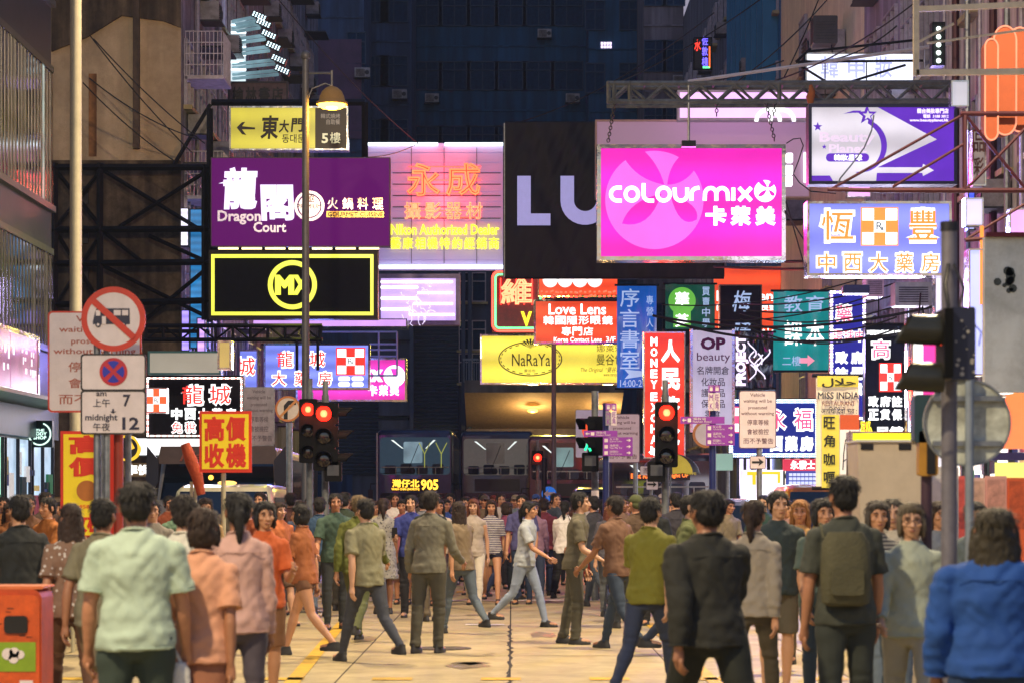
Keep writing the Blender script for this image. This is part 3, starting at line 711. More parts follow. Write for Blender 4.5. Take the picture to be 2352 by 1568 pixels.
s = Sign('hanging_sign', 'yellowish cylinder-like box sign hanging from the left truss', 'sign', (500, 782, 532, 848), 47)
s.board(emat('cream_yellow_face', '#c8a860', .65), .35, CHROME, fw=.04)
s = Sign('hanging_sign', 'wide blank pale sign board with a thin teal edge, behind the no-stopping sign', 'sign', (340, 806, 508, 860), 49)
s.board(emat('blank_pale_face', '#b0a898', .5), .3, mat('teal_edge', '#2f6a74', .4), fw=.04)

# tubes and floodlights of the billboard high on the left
bb = thing('floodlit_billboard', 'edge-on billboard with a row of arms and bright floodlights, high above the tenement', 'billboard', P(595, 120, 62))
k_ = 62/FOC
MB().box((528-595)*k_, (560-595)*k_, .2, .5, -(184-120)*k_, (120-44)*k_).build('billboard_face', emat('billboard_pale', '#b8c8d0', .7, var=.6), bb)
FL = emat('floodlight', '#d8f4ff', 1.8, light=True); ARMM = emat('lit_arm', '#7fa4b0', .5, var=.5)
for i, (py, px) in enumerate(((50, 610), (66, 620), (92, 632), (118, 642), (148, 654), (172, 662))):
    for d in (0, 9):
        MB().tube(((535-595)*k_, 0, -(py+d-120)*k_), ((px-595-18)*k_, -.6, -(py+d-120)*k_), .045, n=6).build('arm', ARMM, bb)
    f = MB().box(-.2, .2, -.1, .1, -.08, .08, rot=Matrix.Rotation(R(24), 3, 'Y'), at=((px-595-8)*k_, -.6, -(py-120)*k_)).build('floodlight', STEEL, bb)
    lens = MB()
    for a in range(5):
        for c in range(3): lens.ell(Vector(((px-595-8)*k_, -.73, -(py-120)*k_)) + Matrix.Rotation(R(24), 3, 'Y') @ Vector((-.15+a*.075, 0, -.045+c*.045)), (.024, .02, .018), 6, 4)
    lens.build('lens', FL, f)
for k in range(7): MB().tube(((532-595)*k_, -.1, -(60+k*17-120)*k_), ((566-595)*k_, -.1, -(60+k*17-120)*k_), .03, n=6).build('tube_light', emat('billboard_tube', '#d8f2ff', 2.0), bb)
# dim old sign above the yellow one
s = Sign('hanging_sign', 'dim rusty sign with dark character cut-outs above the yellow arrow sign', 'sign', (524, 188, 662, 248), 60)
s.board(mat('rusty_face', '#6e5c5e', .7, var=.4, dirt=.6), .2, DARKM, fw=.04)
for i, c in enumerate('榆林書店'): s.text(c, 534+i*30, 200, 560+i*30, 236, INK, bold=.03)

# steel work that carries the left signs
gan = thing('sign_gantry', 'black steel gantry with crossed braces carrying the left-hand signs', 'gantry', P(350, 560, 53.45))
g = lambda px, py: ((px-350)*53.45/FOC, 0, -(py-560)*53.45/FOC)
def beam(a, b_, r_=.05, nm='beam', par=None, m=STEEL, fn=g, dy=0):
    A, B = Vector(fn(*a)), Vector(fn(*b_)); A.y += dy; B.y += dy
    return MB().tube(A, B, r_*1.3, n=4).build(nm, m, par if par is not None else gan)
for a, b_ in (((120, 385), (482, 385)), ((120, 528), (482, 526)), ((120, 606), (484, 602)), ((120, 700), (484, 690)), ((230, 375), (230, 860)), ((126, 375), (126, 860)), ((482, 250), (482, 740)), ((470, 380), (470, 735)), ((486, 236), (838, 236)), ((838, 236), (838, 362)), ((484, 572), (870, 572))): beam(a, b_, .055)
for a, b_ in (((126, 390), (230, 520)), ((230, 390), (126, 520)), ((126, 530), (230, 700)), ((230, 535), (126, 700)), ((235, 390), (480, 540)), ((480, 388), (272, 520)), ((232, 608), (480, 730)), ((478, 612), (300, 760)), ((482, 238), (390, 390)), ((234, 530), (330, 605)), ((120, 760), (480, 760)), ((340, 540), (484, 605))): beam(a, b_, .035, 'brace', dy=.12)
tr = thing('lattice_truss', 'black lattice truss under the MX sign', 'truss', P(540, 762, 52))
g2 = lambda px, py: ((px-540)*52/FOC, 0, -(py-762)*52/FOC)
for a, b_ in (((330, 748), (740, 748)), ((330, 780), (740, 780))): beam(a, b_, .035, 'chord', tr, fn=g2)
for k in range(11):
    x = 335+k*40; beam((x, 748), (x, 780), .025, 'post', tr, fn=g2)
    beam((x, 748 if k % 2 else 780), (min(x+40, 740), 780 if k % 2 else 748), .018, 'brace', tr, fn=g2)
for x in (682, 730): beam((x, 780), (x, 850), .025, 'hanger', tr, fn=g2)
fr = thing('steel_frame', 'thin white steel frame beside the pharmacy board', 'frame', P(880, 800, 66))
g3 = lambda px, py: ((px-880)*66/FOC, 0, -(py-800)*66/FOC); LILM = mat('pale_steel', '#b9bfe0', .4, .4)
for a, b_ in (((735, 762), (912, 762)), ((912, 762), (912, 862)), ((870, 762), (870, 862)), ((850, 790), (912, 790)), ((850, 803), (912, 803)), ((850, 818), (912, 818)), ((850, 862), (912, 862))): beam(a, b_, .02, 'bar', fr, LILM, g3)
# ============================================================ SIGNS, MIDDLE AND RIGHT
GRP = 'street signs hanging on the right'
# black cloth banner LU
s = Sign('cloth_banner', 'huge black cloth banner with grey letters LU, wrinkled, behind the pink sign', 'banner', (1160, 282, 1664, 636), 58, GRP)
b = MB(); nx, nz = 90, 64
def fold(u, v):
    a = noise.noise(Vector((u*7+v*3, v*2.2, 1))) * .07 + abs(noise.noise(Vector((u*16-v*7, v*4, 5)))) * .05
    return a - .05*math.sin(v*math.pi)
vs = [(-s.w/2+s.w*i/nx, fold(i/nx*1.4, j/nz), -s.h/2+s.h*j/nz) for j in range(nz+1) for i in range(nx+1)]
b.add(vs, [(j*(nx+1)+i, j*(nx+1)+i+1, (j+1)*(nx+1)+i+1, (j+1)*(nx+1)+i) for j in range(nz) for i in range(nx)])
b.build('cloth', mat('black_tarpaulin', '#06060e', .6, var=.25, bump=.05, spec=.28), s.root, smooth=180)
for a, b_ in (((-s.w/2, s.h/2), (s.w/2, s.h/2)), ((-s.w/2, -s.h/2), (s.w/2, -s.h/2)), ((-s.w/2, -s.h/2), (-s.w/2, s.h/2))): MB().tube((a[0], .12, a[1]), (b_[0], .12, b_[1]), .05, n=6).build('edge_pole', GALV if a[0] == b_[0] else STEEL, s.root)
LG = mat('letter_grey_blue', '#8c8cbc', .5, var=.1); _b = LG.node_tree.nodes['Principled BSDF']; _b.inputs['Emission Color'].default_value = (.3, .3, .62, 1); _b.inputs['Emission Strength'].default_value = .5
x0, x1, z0, z1 = s.X(1188), s.X(1264), s.Z(520), s.Z(407); t = s.X(1219)-x0
MB().poly([(x0, z0), (x1, z0), (x1, z0+.28), (x0+t, z0+.28), (x0+t, z1), (x0, z1)], -.2, -.17).build('letter_L', LG, s.root)
x0, x1 = s.X(1287), s.X(1400); cx, rr = (x0+x1)/2, (x1-x0)/2; zc = z0+rr
pts = [(x0, z1)] + [(cx+rr*math.cos(R(180+a)), zc+rr*.98*math.sin(R(180+a))) for a in range(0, 181, 12)] + [(x1, z1), (x1-t, z1)] + [(cx+(rr-t)*math.cos(R(-a)), zc+(rr-t)*.95*math.sin(R(-a))) for a in range(0, 181, 12)] + [(x0+t, z1)]
MB().poly(pts, -.2, -.17).build('letter_U', LG, s.root)
# taupe billboard, pink-lilac box above it
s = Sign('billboard', 'plain taupe billboard behind the bright pink sign', 'billboard', (1367, 276, 1862, 456), 55, GRP)
TAU = mat('taupe_sheet', '#8d7686', .7, var=.08, scale=.8, bump=.1); _b = TAU.node_tree.nodes['Principled BSDF']; _b.inputs['Emission Color'].default_value = (.30, .19, .27, 1); _b.inputs['Emission Strength'].default_value = .38
s.board(TAU, .3, mat('beige_edge', '#a08a78', .6), fw=.04)
MB().box(s.X(1846), s.X(1855), -.1, 0, s.Z(420), s.Z(352)).build('tube_light', WL, s.root)
s = Sign('hanging_sign', 'pale lilac light box with a white sparkle emblem, above the taupe billboard', 'sign', (1556, 208, 1862, 277), 53.5, GRP)
s.board(emat('pale_lilac_face', '#e8b4f6', 1.0, light=True), .3, mat('white_frame', '#c0bccb', .4), fw=.05)
for r_, m_ in ((58, None),): pass
MB().ringd(s.X(1764), s.Z(280), .22, .3, -.05, -.01, a0=0, a1=180).build('emblem_arc', LTW, s.root); MB().ringd(s.X(1796), s.Z(280), .22, .3, -.055, -.012, a0=0, a1=180).build('emblem_arc', LTW, s.root)
s.poly([(1780, 234), (1784, 246), (1794, 250), (1784, 254), (1780, 266), (1776, 254), (1766, 250), (1776, 246)], LTW, 'sparkle', y=-.05, d=.03)
s.rect(1556, 240, 1860, 243, mat('thin_bar', '#8a4aa0', .5), 'divider', y=-.03)
# bright pink lightbox
s = Sign('hanging_sign', 'bright magenta light box reading colourmix in white, hanging from chains in the centre', 'sign', (1371, 333, 1804, 599), 46, GRP)
MAG = emat('magenta_face', '#ff1cc4', .84, light=True, var=.06, tubes=.35); MAG2 = emat('magenta_pale', '#ff62d8', .84, light=False, var=.06)
s.board(MAG, .45, CHROME, fw=.075, lip=.06)
s.glow('#ff50c0', 330)
def flower_emblem(cx, cy, r, y, m, hole):
    """pale disc with a flared stem left between two upper cuts and two leaf-shaped lower cuts"""
    MB().disc(s.X(cx), s.Z(cy), r*s.k, y, y+.004, n=64).build('emblem_disc', m, s.root)
    def cut(pts):
        out = []; n = len(pts)
        for i in range(0, n, 2):
            p0, c, p1 = pts[i], pts[i+1], pts[(i+2) % n]
            for k in range(8): t = k/8; out.append((cx+r*((1-t)**2*p0[0]+2*t*(1-t)*c[0]+t*t*p1[0]), cy+r*((1-t)**2*p0[1]+2*t*(1-t)*c[1]+t*t*p1[1])))
        s.poly(out, hole, 'emblem_cut', y=y-.006, d=.004)
    cut([(-.62, -.86), (-.35, -.4), (.2, -.31), (.08, -.75), (-.26, -1.04), (-.45, -1.0)])
    cut([(.54, -.9), (.3, -.7), (.26, -.31), (.6, -.3), (.84, -.64), (.72, -.8)])
    cut([(.14, -.12), (-.1, .62), (-.66, .48), (-.5, .0)]); cut([(.32, -.12), (.95, .1), (.86, .4), (.5, .62)])
flower_emblem(1503, 460, 113, -.008, MAG2, MAG)
WW = emat('logo_white', '#ffffff', 1.25)
# drawn letters of the word, stroke by stroke
def stroke(pts, r_=4.6, name='letter'):
    q = [(s.X(a), -.03, s.Z(b_)) for a, b_ in pts]; return MB().path(q, r_*s.k, 10, flat=.5, up=(0, 1, 0)).build(name, WW, s.root, smooth=60)
def arc(cx, cy, rx, ry, a0, a1, n=14): return [(cx+rx*math.cos(R(a0+(a1-a0)*k/n)), cy-ry*math.sin(R(a0+(a1-a0)*k/n))) for k in range(n+1)]
yt, yb, ym = 432, 462, 447
stroke([(1428, yt)] + arc(1418, ym, 15, 15, 90, 270) + [(1428, yb)])
stroke(arc(1451, ym, 14.5, 15, 0, 360, 22))
stroke([(1478, 422)] + arc(1492, ym+1, 14, 14, 180, 268) + [(1502, yb)])
stroke(arc(1524, ym, 14.5, 15, 0, 360, 22))
stroke([(1549, yt)] + arc(1564, ym+1, 14, 14, 180, 360) + [(1578, yt)])
stroke([(1588, yb)] + [(1588, ym)] + arc(1602, ym, 14, 14, 180, 95) + [(1606, yt)])
stroke([(1618, yb)] + arc(1632, ym, 13, 14, 180, 0) + [(1645, yb)]); stroke([(1645, yb)] + arc(1658, ym, 13, 14, 180, 0) + [(1672, yb)])
stroke([(1684, yt), (1684, yb)]); stroke([(1697, yt), (1725, yb)]); stroke([(1725, yt), (1697, yb)])
flower_emblem(1757, 440, 25, -.03, WW, MAG)
for i, c in enumerate('卡萊美'): s.text(c, 1620+i*57, 474, 1668+i*57, 519, WW, bold=.055, y=-.01)
# the white shapes at its right flank belong to a sign end-on behind it
s = Sign('projecting_sign', 'white glowing character fragments right of the magenta light box', 'sign', (1803, 350, 1822, 430), 50)
for a, b_, c, d in ((1806, 352, 1821, 374), (1803, 380, 1821, 402), (1804, 404, 1820, 428)): s.rect(a, b_, c, d, WL, 'lit_fragment', round_=.03, d=.1)

# top right arrow sign (beauty planet)
s = Sign('hanging_sign', 'white and violet Beauty Planet sign with stars, a crescent and right arrows', 'sign', (1857, 240, 2198, 424), 38.5, GRP)
VIO = emat('violet_face', '#5a22b4', .72, light=True, var=.2); PLW = emat('planet_white', '#c9c3cf', .88, light=True, tubes=.5)
s.board(PLW, .35, INKN, fw=.05, lip=.03)
s.glow('#b8a0ff', 434)
s.poly([(2020, 244), (2190, 244), (2190, 416), (2012, 416), (2018, 396), (2104, 396), (2104, 402), (2142, 388), (2104, 378), (2104, 385), (2020, 385), (2150, 323), (2012, 256)][:0] or [(2014, 246), (2192, 246), (2192, 418), (2012, 418), (2014, 398), (2118, 398), (2120, 405), (2145, 392), (2120, 377), (2118, 385), (2016, 385), (2152, 321)], VIO, 'violet_panel', y=-.008, d=.006)
s.poly([(1863, 404), (1906, 404), (1914, 418), (1863, 418)], VIO, 'violet_corner', y=-.008)
s.poly(arc(1975, 335, 62, 62, 72, -100, 26) + arc(1958, 337, 66, 62, -80, 58, 26), VIO, 'crescent', y=-.01)
def star(cx, cy, r, m, y=-.012): s.poly([(cx+(r if k % 2 == 0 else r*.42)*math.sin(R(k*36)), cy-(r if k % 2 == 0 else r*.42)*math.cos(R(k*36))) for k in range(10)], m, 'star', y=y, d=.004)
star(1991, 265, 24, VIO); star(1993, 266, 12, PLW, -.018); star(1878, 292, 11, VIO); star(1893, 338, 6, VIO)
s.poly([(1937, 262), (1960, 255), (1978, 255), (1975, 260), (1958, 260)], VIO, 'tail', y=-.01)
s.rect(1897, 353, 1996, 372, VIO, 'name_pill', y=-.01, round_=.06); s.text('韓妝星球', 1915, 356, 1980, 370, LTW, bold=.02, y=-.012)
GH = emat('ghost_lilac', '#d8c4dc', .8); s.text('Beauty', 1882, 304, 2010, 334, GH, bold=.03, y=-.008); s.text('Planet', 1904, 332, 1990, 352, GH, bold=.03, y=-.008)
s.text('韓台美妝專門店', 2106, 250, 2178, 262, LTLIL, y=-.012, bold=.02); s.text('電話  3188 3812', 2120, 264, 2178, 272, LTLIL, y=-.012); s.text('www.beautyplanet.hk', 2089, 274, 2178, 282, LTLIL, y=-.012, bold=.02)

# blue-violet pharmacy light box
s = Sign('hanging_sign', 'periwinkle light box with orange and white characters and an orange chequered Rx cross', 'sign', (1853, 463, 2185, 634), 38, GRP)
PERI = emat('periwinkle_face', '#7c84ea', .95, light=True, tubes=.5, var=.06)
s.board(PERI, .4, CHROME, fw=.04)
s.glow('#8890ff', 930)
s.outlined('恆', 1880, 478, 1965, 560, LTO, LTW, b=.06); s.outlined('豐', 2080, 476, 2158, 560, LTO, LTW, b=.06)
s.rx(1980, 480, 2060, 562, emat('cross_orange2', '#f58a3c', 1.0), LTW, mat('rx_ink', '#1f4a70', .5))
for i, c in enumerate('中西大藥房'): s.outlined(c, 1874+i*59.5, 578, 1922+i*59.5, 630, LTO, LTW, b=.065)
# behind top: white box with cut characters, small LED sign far away
s = Sign('hanging_sign', 'cool white light box with pale characters behind the top truss', 'sign', (1850, 122, 2100, 190), 47, GRP)
s.board(emat('cool_white_face', '#dfe4ff', 1.1, light=True), .3, CHROME, fw=.03)
for i, c in enumerate('韓申妝'): s.text(c, 1885+i*62, 130, 1925+i*62, 180, emat('pale_lav', '#a9aee8', .9), bold=.02)
s = Sign('led_sign', 'small dark LED sign with red and blue glowing characters on the grey old building', 'sign', (1592, 86, 1636, 160), 88)
s.board(mat('led_black', '#181420', .4), .2, STEEL, fw=.05)
s.text('水', 1594, 92, 1610, 118, NEONR, bold=.02); s.text('川扳佐', 1611, 84, 1624, 88, NEONR) if 0 else None
LEDB = emat('led_blue', '#6a5cff', 1.6)
for i, c in enumerate('佐敦棧'): s.text(c, 1612, 84+i*24, 1626, 105+i*24, LEDB, bold=.02)
s.rect(1628, 108, 1631, 156, emat('led_orange', '#ff6a30', 1.5), 'led_bar', y=-.05); s.rect(1614, 154, 1630, 158, NEONG, 'led_bar', y=-.05)

# 維 neon
s = Sign('neon_sign', 'red neon sign with a rounded red and green tube border and the character for hold', 'neon sign', (1129, 622, 1240, 765), 80)
s.board(mat('neon_backing_red', '#7c1420', .4, var=.4), .25, STEEL, fw=.02)
def rrect_path(x0, y0, x1, y1, r, n=5):
    pts = []
    for cx, cz, a0 in ((x1-r, y1-r, 0), (x0+r, y1-r, 90), (x0+r, y0+r, 180), (x1-r, y0+r, 270)):
        for k in range(n+1):
            a = R(a0+90*k/n); pts.append((cx+r*math.cos(a), cz+r*math.sin(a)))
    return pts + [pts[0]]
for m, i in ((emat('neon_red_border', '#ff4a3c', 2.2, light=True), 2), (NEONG, 9)):
    MB().path([(s.X(a), -.12, s.Z(b_)) for a, b_ in rrect_path(1129+i, 622+i, 1250-i, 763-i, 18-i)], .035, 6, up=(0, 1, 0)).build('neon_border', m, s.root)
s.text('維', 1150, 640, 1222, 700, emat('neon_salmon', '#ff9a6a', 1.7), neon=.028, y=-.05); s.text('V', 1196, 716, 1222, 750, LTY, neon=.05, y=-.05)
for k in range(5): MB().tube((s.X(1150+k*18), -.06, s.Z(700)), (s.X(1150+k*18), -.06, s.Z(640)), .015, n=5).build('red_backing_tube', _M['red_backing_tube'], s.root)
# orange strips
s = Sign('hanging_sign', 'orange light box with a row of white lit discs, above the orange lens sign', 'sign', (1236, 634, 1420, 680), 71, GRP)
ORG = emat('orange_face', '#ee4c28', .85, light=True, tubes=.6)
s.board(ORG, .4, CHROME, fw=.03)
for k in range(4): MB().disc(s.X(1264+k*34), s.Z(643), .22, -.03, 0, n=24).build('lit_disc', LTW, s.root); MB().ringd(s.X(1264+k*34), s.Z(643), .19, .205, -.035, -.03).build('disc_ring', INK, s.root)
for z in (672, 682):
    b = MB(); random.seed(int(z))
    for k in range(16): x = 1242+k*11; b.tube((s.X(x), -.15, s.Z(z)), (s.X(x+random.uniform(4, 9)), -.15, s.Z(z+random.uniform(-4, 3))), .03, n=5)
    b.build('neon_script', emat('neon_red2', '#ff5038', 2), s.root)
s = Sign('hanging_sign', 'orange Korea contact lens sign reading Love Lens', 'sign', (1226, 688, 1422, 790), 69, GRP)
s.board(ORG, .4, CHROME, fw=.06); s.text('Love Lens', 1260, 698, 1392, 723, LTW, bold=.02)
s.glow('#ff5a30', 372)
for i, c in enumerate('韓國隱形眼鏡'): s.text(c, 1248+i*27, 726, 1272+i*27, 746, LTW, bold=.015)
for i, c in enumerate('專門店'): s.text(c, 1290+i*25, 751, 1312+i*25, 771, LTW, bold=.015)
s.text('Korea Contact Lens', 1272, 774, 1382, 785, LTW, bold=.015); s.text('3/F', 1392, 773, 1414, 785, LTW, bold=.01)
# yellow NaRaYa
s = Sign('light_box', 'long yellow light box reading NaRaYa inside a dashed oval', 'sign', (1103, 768, 1436, 882), 90, GRP)
s.board(emat('lemon_face', '#f4dc4a', .85, light=True, tubes=.3, var=.08), .5, CHROME, fw=.06)
s.glow('#ffec60', 930)
for rx_, ry_, t_ in ((72, 38, 1.2), (68, 34, .7)):
    o_ = [(1218+rx_*math.cos(2*math.pi*k/48), 824+ry_*math.sin(2*math.pi*k/48)) for k in range(49)]
    if t_ > 1: MB().path([(s.X(a), -.02, s.Z(b_)) for a, b_ in o_], .022, 5, up=(0, 1, 0)).build('oval_line', INK, s.root)
    else:
        for k in range(0, 48, 2): MB().path([(s.X(a), -.02, s.Z(b_)) for a, b_ in o_[k:k+2]], .016, 4, up=(0, 1, 0)).build('dash', INK, s.root)
s.text('NaRaYa', 1176, 812, 1264, 840, mat('brown_ink', '#3a3420', .5)); s.text('曼谷包', 1204, 847, 1230, 854, INK)
b = MB()
for a_ in range(-60, 61, 20): b.poly([(s.X(1218), s.Z(800)), (s.X(1218+24*math.sin(R(a_))-2), s.Z(800-22*math.cos(R(a_)))), (s.X(1218+24*math.sin(R(a_))+3), s.Z(800-22*math.cos(R(a_))))], -.02, -.01)
b.build('bow', INKN, s.root); OLV = mat('olive_ink', '#8a7c30', .6)
s.text('The Original  “曼谷包”', 1334, 842, 1430, 856, OLV, shear=.3); s.text('www.naraya.com', 1386, 858, 1432, 866, OLV); s.text('娜萊雅', 1370, 792, 1432, 808, OLV); s.text('曼谷包', 1370, 812, 1432, 838, mat('olive_dark', '#4a4218', .6))

# vertical banners
def banner(label, box, Y, m, fw=.03, cloth=True, name='banner', depth=.06, waves=1.0, frame=None, pole=True):
    s = Sign(name, label, 'banner' if cloth else 'sign', box, Y, GRP)
    if cloth:
        b = MB(); nx, nz = 20, 30; sd = box[0]
        vs = [(-s.w/2+s.w*i/nx, noise.noise(Vector((i/nx*2.2+sd, j/nz*3, 2)))*.05*waves + noise.noise(Vector((i/nx*7+sd, j/nz*1.5, 8)))*.03*waves, -s.h/2+s.h*j/nz) for j in range(nz+1) for i in range(nx+1)]
        b.add(vs, [(j*(nx+1)+i, j*(nx+1)+i+1, (j+1)*(nx+1)+i+1, (j+1)*(nx+1)+i) for j in range(nz) for i in range(nx)]); b.build('cloth', m, s.root, smooth=180)
        if pole:
            for z in (s.h/2, -s.h/2): MB().tube((-s.w/2-.06, 0, z), (s.w/2+.06, 0, z), .03, n=6).build('rod', STEEL, s.root)
    else: s.board(m, depth, frame or CHROME, fw=fw)
    return s
BLB = emat('blue_banner', '#1352a8', .62, light=True, var=.2, base=.5)
s = banner('blue bookshop banner with big pale vertical characters and a right arrow', (1417, 655, 1508, 892), 62, BLB)
PB = emat('pale_blue_ink', '#9ab0d8', .75)
for i, c in enumerate('序言書室'): s.text(c, 1424, 664+i*47, 1468, 706+i*47, PB, y=-.09, bold=.006)
for i, c in enumerate('專營人文科'): s.text(c, 1484, 680+i*26, 1500, 700+i*26, PB, y=-.09)
s.poly([(1434, 848), (1474, 852), (1472, 846), (1494, 857), (1474, 870), (1474, 864), (1434, 870), (1444, 859)], PB, 'arrow', y=-.09); s.text('14:00-21:00', 1424, 872, 1504, 888, PB, y=-.09)
s = banner('dark green banner with a lime round emblem and white characters', (1528, 652, 1642, 758), 64, emat('green_banner', '#0f4a3c', .5, light=True, var=.3, base=.5))
LM = emat('lime_emblem', '#5fae3e', .75); MB().disc(s.X(1566), s.Z(692), .36, -.1, -.08).build('emblem', LM, s.root); s.rect(1546, 706, 1586, 752, LM, 'emblem_tail', y=-.09)
s.text('華', 1550, 672, 1582, 704, LTW, y=-.12, bold=.02); s.text('英', 1550, 722, 1582, 752, LTW, y=-.12, bold=.02)
for i, c in enumerate('買賣中學'): s.text(c, 1612, 660+i*24, 1630, 680+i*24, PB, y=-.09, bold=.01)
s = banner('second orange lens shop sign, mostly hidden behind the dark calligraphy sign', (1637, 612, 1802, 794), 72, ORG, cloth=False, depth=.4)
s.text('Love Lens', 1646, 668, 1790, 692, LTW, bold=.02); s.text('國隱形眼鏡', 1646, 698, 1796, 714, LTW, bold=.015); s.text('Contact Lens', 1700, 752, 1794, 768, LTW, bold=.015)
s = banner('near-black calligraphy sign with thin silver brush characters', (1652, 654, 1750, 884), 60, mat('night_panel', '#0c0820', .6, spec=.2), cloth=False, depth=.3, frame=mat('brass_frame', '#6a5a48', .3, .8))
for i, c in enumerate('梅隱居'): s.text(c, 1682, 668+i*72, 1726, 716+i*72, PB, bold=.01, shear=.2, y=-.01)
s = banner('red light box reading MONEY EXCHANGE with white vertical characters', (1478, 762, 1574, 1052), 54, emat('red_face', '#f03820', .85, light=True, tubes=.5), cloth=False, depth=.3)
for i, c in enumerate('MONEY'): s.text(c, 1494, 774+i*24.5, 1510, 794+i*24.5, LTW, bold=.05)
for i, c in enumerate('EXCHANGE'): s.text(c, 1494, 900+i*24.6, 1510, 920+i*24.6, LTW, bold=.05)
for i, c in enumerate('人民幣兌'): s.text(c, 1518, 780+i*64, 1562, 832+i*64, LTW, bold=.045)
s.poly([(1489, 1038), (1512, 1020), (1520, 1026), (1520, 1048), (1508, 1048)], LTW, 'arrow', y=-.02)
s.glow('#ff4030', 558)
s = banner('pale grey OP beauty banner with purple lettering', (1590, 756, 1682, 992), 53, emat('grey_banner', '#a9a2ba', .72, light=True, var=.2, base=.6))
for x in (1588, 1684): MB().box(s.X(x)-.03, s.X(x)+.03, -.05, .1, -s.h/2, s.h/2).build('edge_light', CHROME, s.root)
PI = mat('plum_ink', '#5c0f58', .5); s.text('OP', 1608, 775, 1666, 804, PI, y=-.08, bold=.05); s.text('beauty', 1600, 810, 1676, 834, PI, y=-.08)
GI = mat('plum_ink_dark', '#3c2a4a', .5)
for t, a, b_, y_ in (('名牌開倉', 1600, 1674, 841), ('化妝品', 1610, 1664, 867), ('護膚品', 1610, 1664, 892), ('保健品', 1610, 1664, 917), ('零食', 1618, 1654, 941)): s.text(t, a, y_, b_, y_+19, GI, y=-.08, bold=.008)
s = banner('glossy black banner with a vertical word PROJECT and wavy white lines', (1680, 762, 1776, 892), 55.5, mat('gloss_black_banner', '#10121e', .18, coat=1, var=.3), waves=3)
s.text('PROJECT', 1688, 772, 1718, 886, LTLIL, y=-.16, bold=.06, rot=1)
random.seed(11)
for k in range(7):
    x, y_ = random.uniform(1722, 1760), random.uniform(770, 870); MB().path([(s.X(x+10*math.sin(j*.8+k)), -.15, s.Z(y_-14+j*7)) for j in range(6)], .016, 5, up=(0, 1, 0)).build('wavy_line', LTLIL, s.root)
s = banner('teal-green banner with white characters and a pink right arrow', (1776, 668, 1910, 852), 56, emat('teal_banner', '#0e7c7c', .68, light=True, var=.25, base=.5))
for i, c in enumerate('課本'): s.text(c, 1800+i*50, 736, 1842+i*50, 794, LTW, y=-.09, bold=.012); s.text('教育'[i], 1800+i*50, 680, 1842+i*50, 718, PB, y=-.09, bold=.012)
s.text('二樓', 1796, 818, 1838, 840, PB, y=-.09); s.poly([(1834, 822), (1854, 822), (1854, 815), (1870, 828), (1854, 841), (1854, 834), (1834, 834)], emat('pink_arrow', '#e890a8', .8), 'arrow', y=-.09)
# neon verticals
s = Sign('neon_sign', 'tall blue neon board edged with bulbs, right of the teal banner', 'neon sign', (1908, 668, 1986, 965), 48)
NB = mat('neon_board_navy', '#101450', .5, var=.4, spec=.2); _b = NB.node_tree.nodes['Principled BSDF']; _b.inputs['Emission Color'].default_value = (.03, .03, .4, 1); _b.inputs['Emission Strength'].default_value = .5
s.board(NB, .3, STEEL, fw=.02); bulb_border(s, 1909, 672, 1984, 960, 7, .035, BULB, emat('bulb_violet', '#b8a0ff', 1.8))
PKR = emat('neon_pinkred', '#f04a78', 1.1)
s.outlined('藥', 1916, 698, 1960, 744, PKR, LTW, b=.09)
s.glow('#c8b8ff', 558)
for i, c in enumerate('環球中'): s.outlined(c, 1911+i*25, 756, 1937+i*25, 786, PKR, LTW)
for i, c in enumerate('政府註冊執業'): s.text(c, 1918+(i % 2)*36, 806+(i//2)*36, 1948+(i % 2)*36, 836+(i//2)*36, LTW, bold=.06)
s = Sign('neon_sign', 'dark neon board with a large red and white character and a red chequered cross', 'neon sign', (1986, 742, 2080, 1006), 47)
s.board(mat('neon_board_dark', '#0a1226', .5, var=.5, spec=.2), .3, STEEL, fw=.02)
s.outlined('高', 2000, 778, 2046, 826, PKR, LTW, b=.08); s.rx(2022, 836, 2068, 896, LTR, LTW, mat('rx_grey', '#9aa0a8', .5))
s.glow('#e8e0ff', 558)
for i, c in enumerate('政府註正貨保'): s.text(c, 1994+(i % 3)*27, 908+(i//3)*30, 2018+(i % 3)*27, 934+(i//3)*30, LTW, bold=.05)
s.text('環球藥房', 1990, 758, 2074, 770, LTW, bold=.05); s.text('足健', 2010, 978, 2076, 1002, LTW, bold=.05)
s.outlined('弘', 1976, 966, 2006, 1002, LTO, LTY)
# 福 board with bulbs
s = Sign('neon_sign', 'navy board framed in rows of bulbs, large pink-red character for fortune', 'neon sign', (1672, 914, 1884, 1052), 57)
s.board(emat('navy_face', '#1c2c8c', .6, light=True), .3, STEEL, fw=.02)
for q in (0, 5): bulb_border(s, 1676+q, 918+q, 1879-q, 1047-q, 5.0, .024, emat('bulb_cyan', '#d0f4ff', 2.0), BULB)
s.outlined('福', 1820, 934, 1868, 990, PKR, LTW, b=.07); s.outlined('永', 1760, 934, 1808, 990, PKR, LTW, b=.07)
s.glow('#c8d8ff', 558)
for i, c in enumerate('中西藥房'): s.text(c, 1732+i*35, 1000, 1763+i*35, 1036, LTW, bold=.06)
s.rx(1688, 936, 1742, 990, PKR, LTW, INKN)
s = Sign('shop_fascia', 'small red fascia with white characters under the bulb-framed board', 'sign', (1800, 1053, 1884, 1080), 50)
s.board(emat('crimson_face', '#c4304a', .85), .2, fw=.02); s.text('永發士', 1815, 1056, 1872, 1077, LTW, bold=.04)
s = Sign('shop_window_display', 'blue window display with rows of small pale notes under the red fascia', 'shop display', (1808, 1080, 1888, 1124), 50.5)
s.board(emat('display_blue', '#3a4a9c', .7, var=.4), .2, fw=.02)
nm_ = MB().box(0, .07, -.03, -.01, 0, .06).mesh('price_note', emat('note_white', '#c8d0ff', .8))
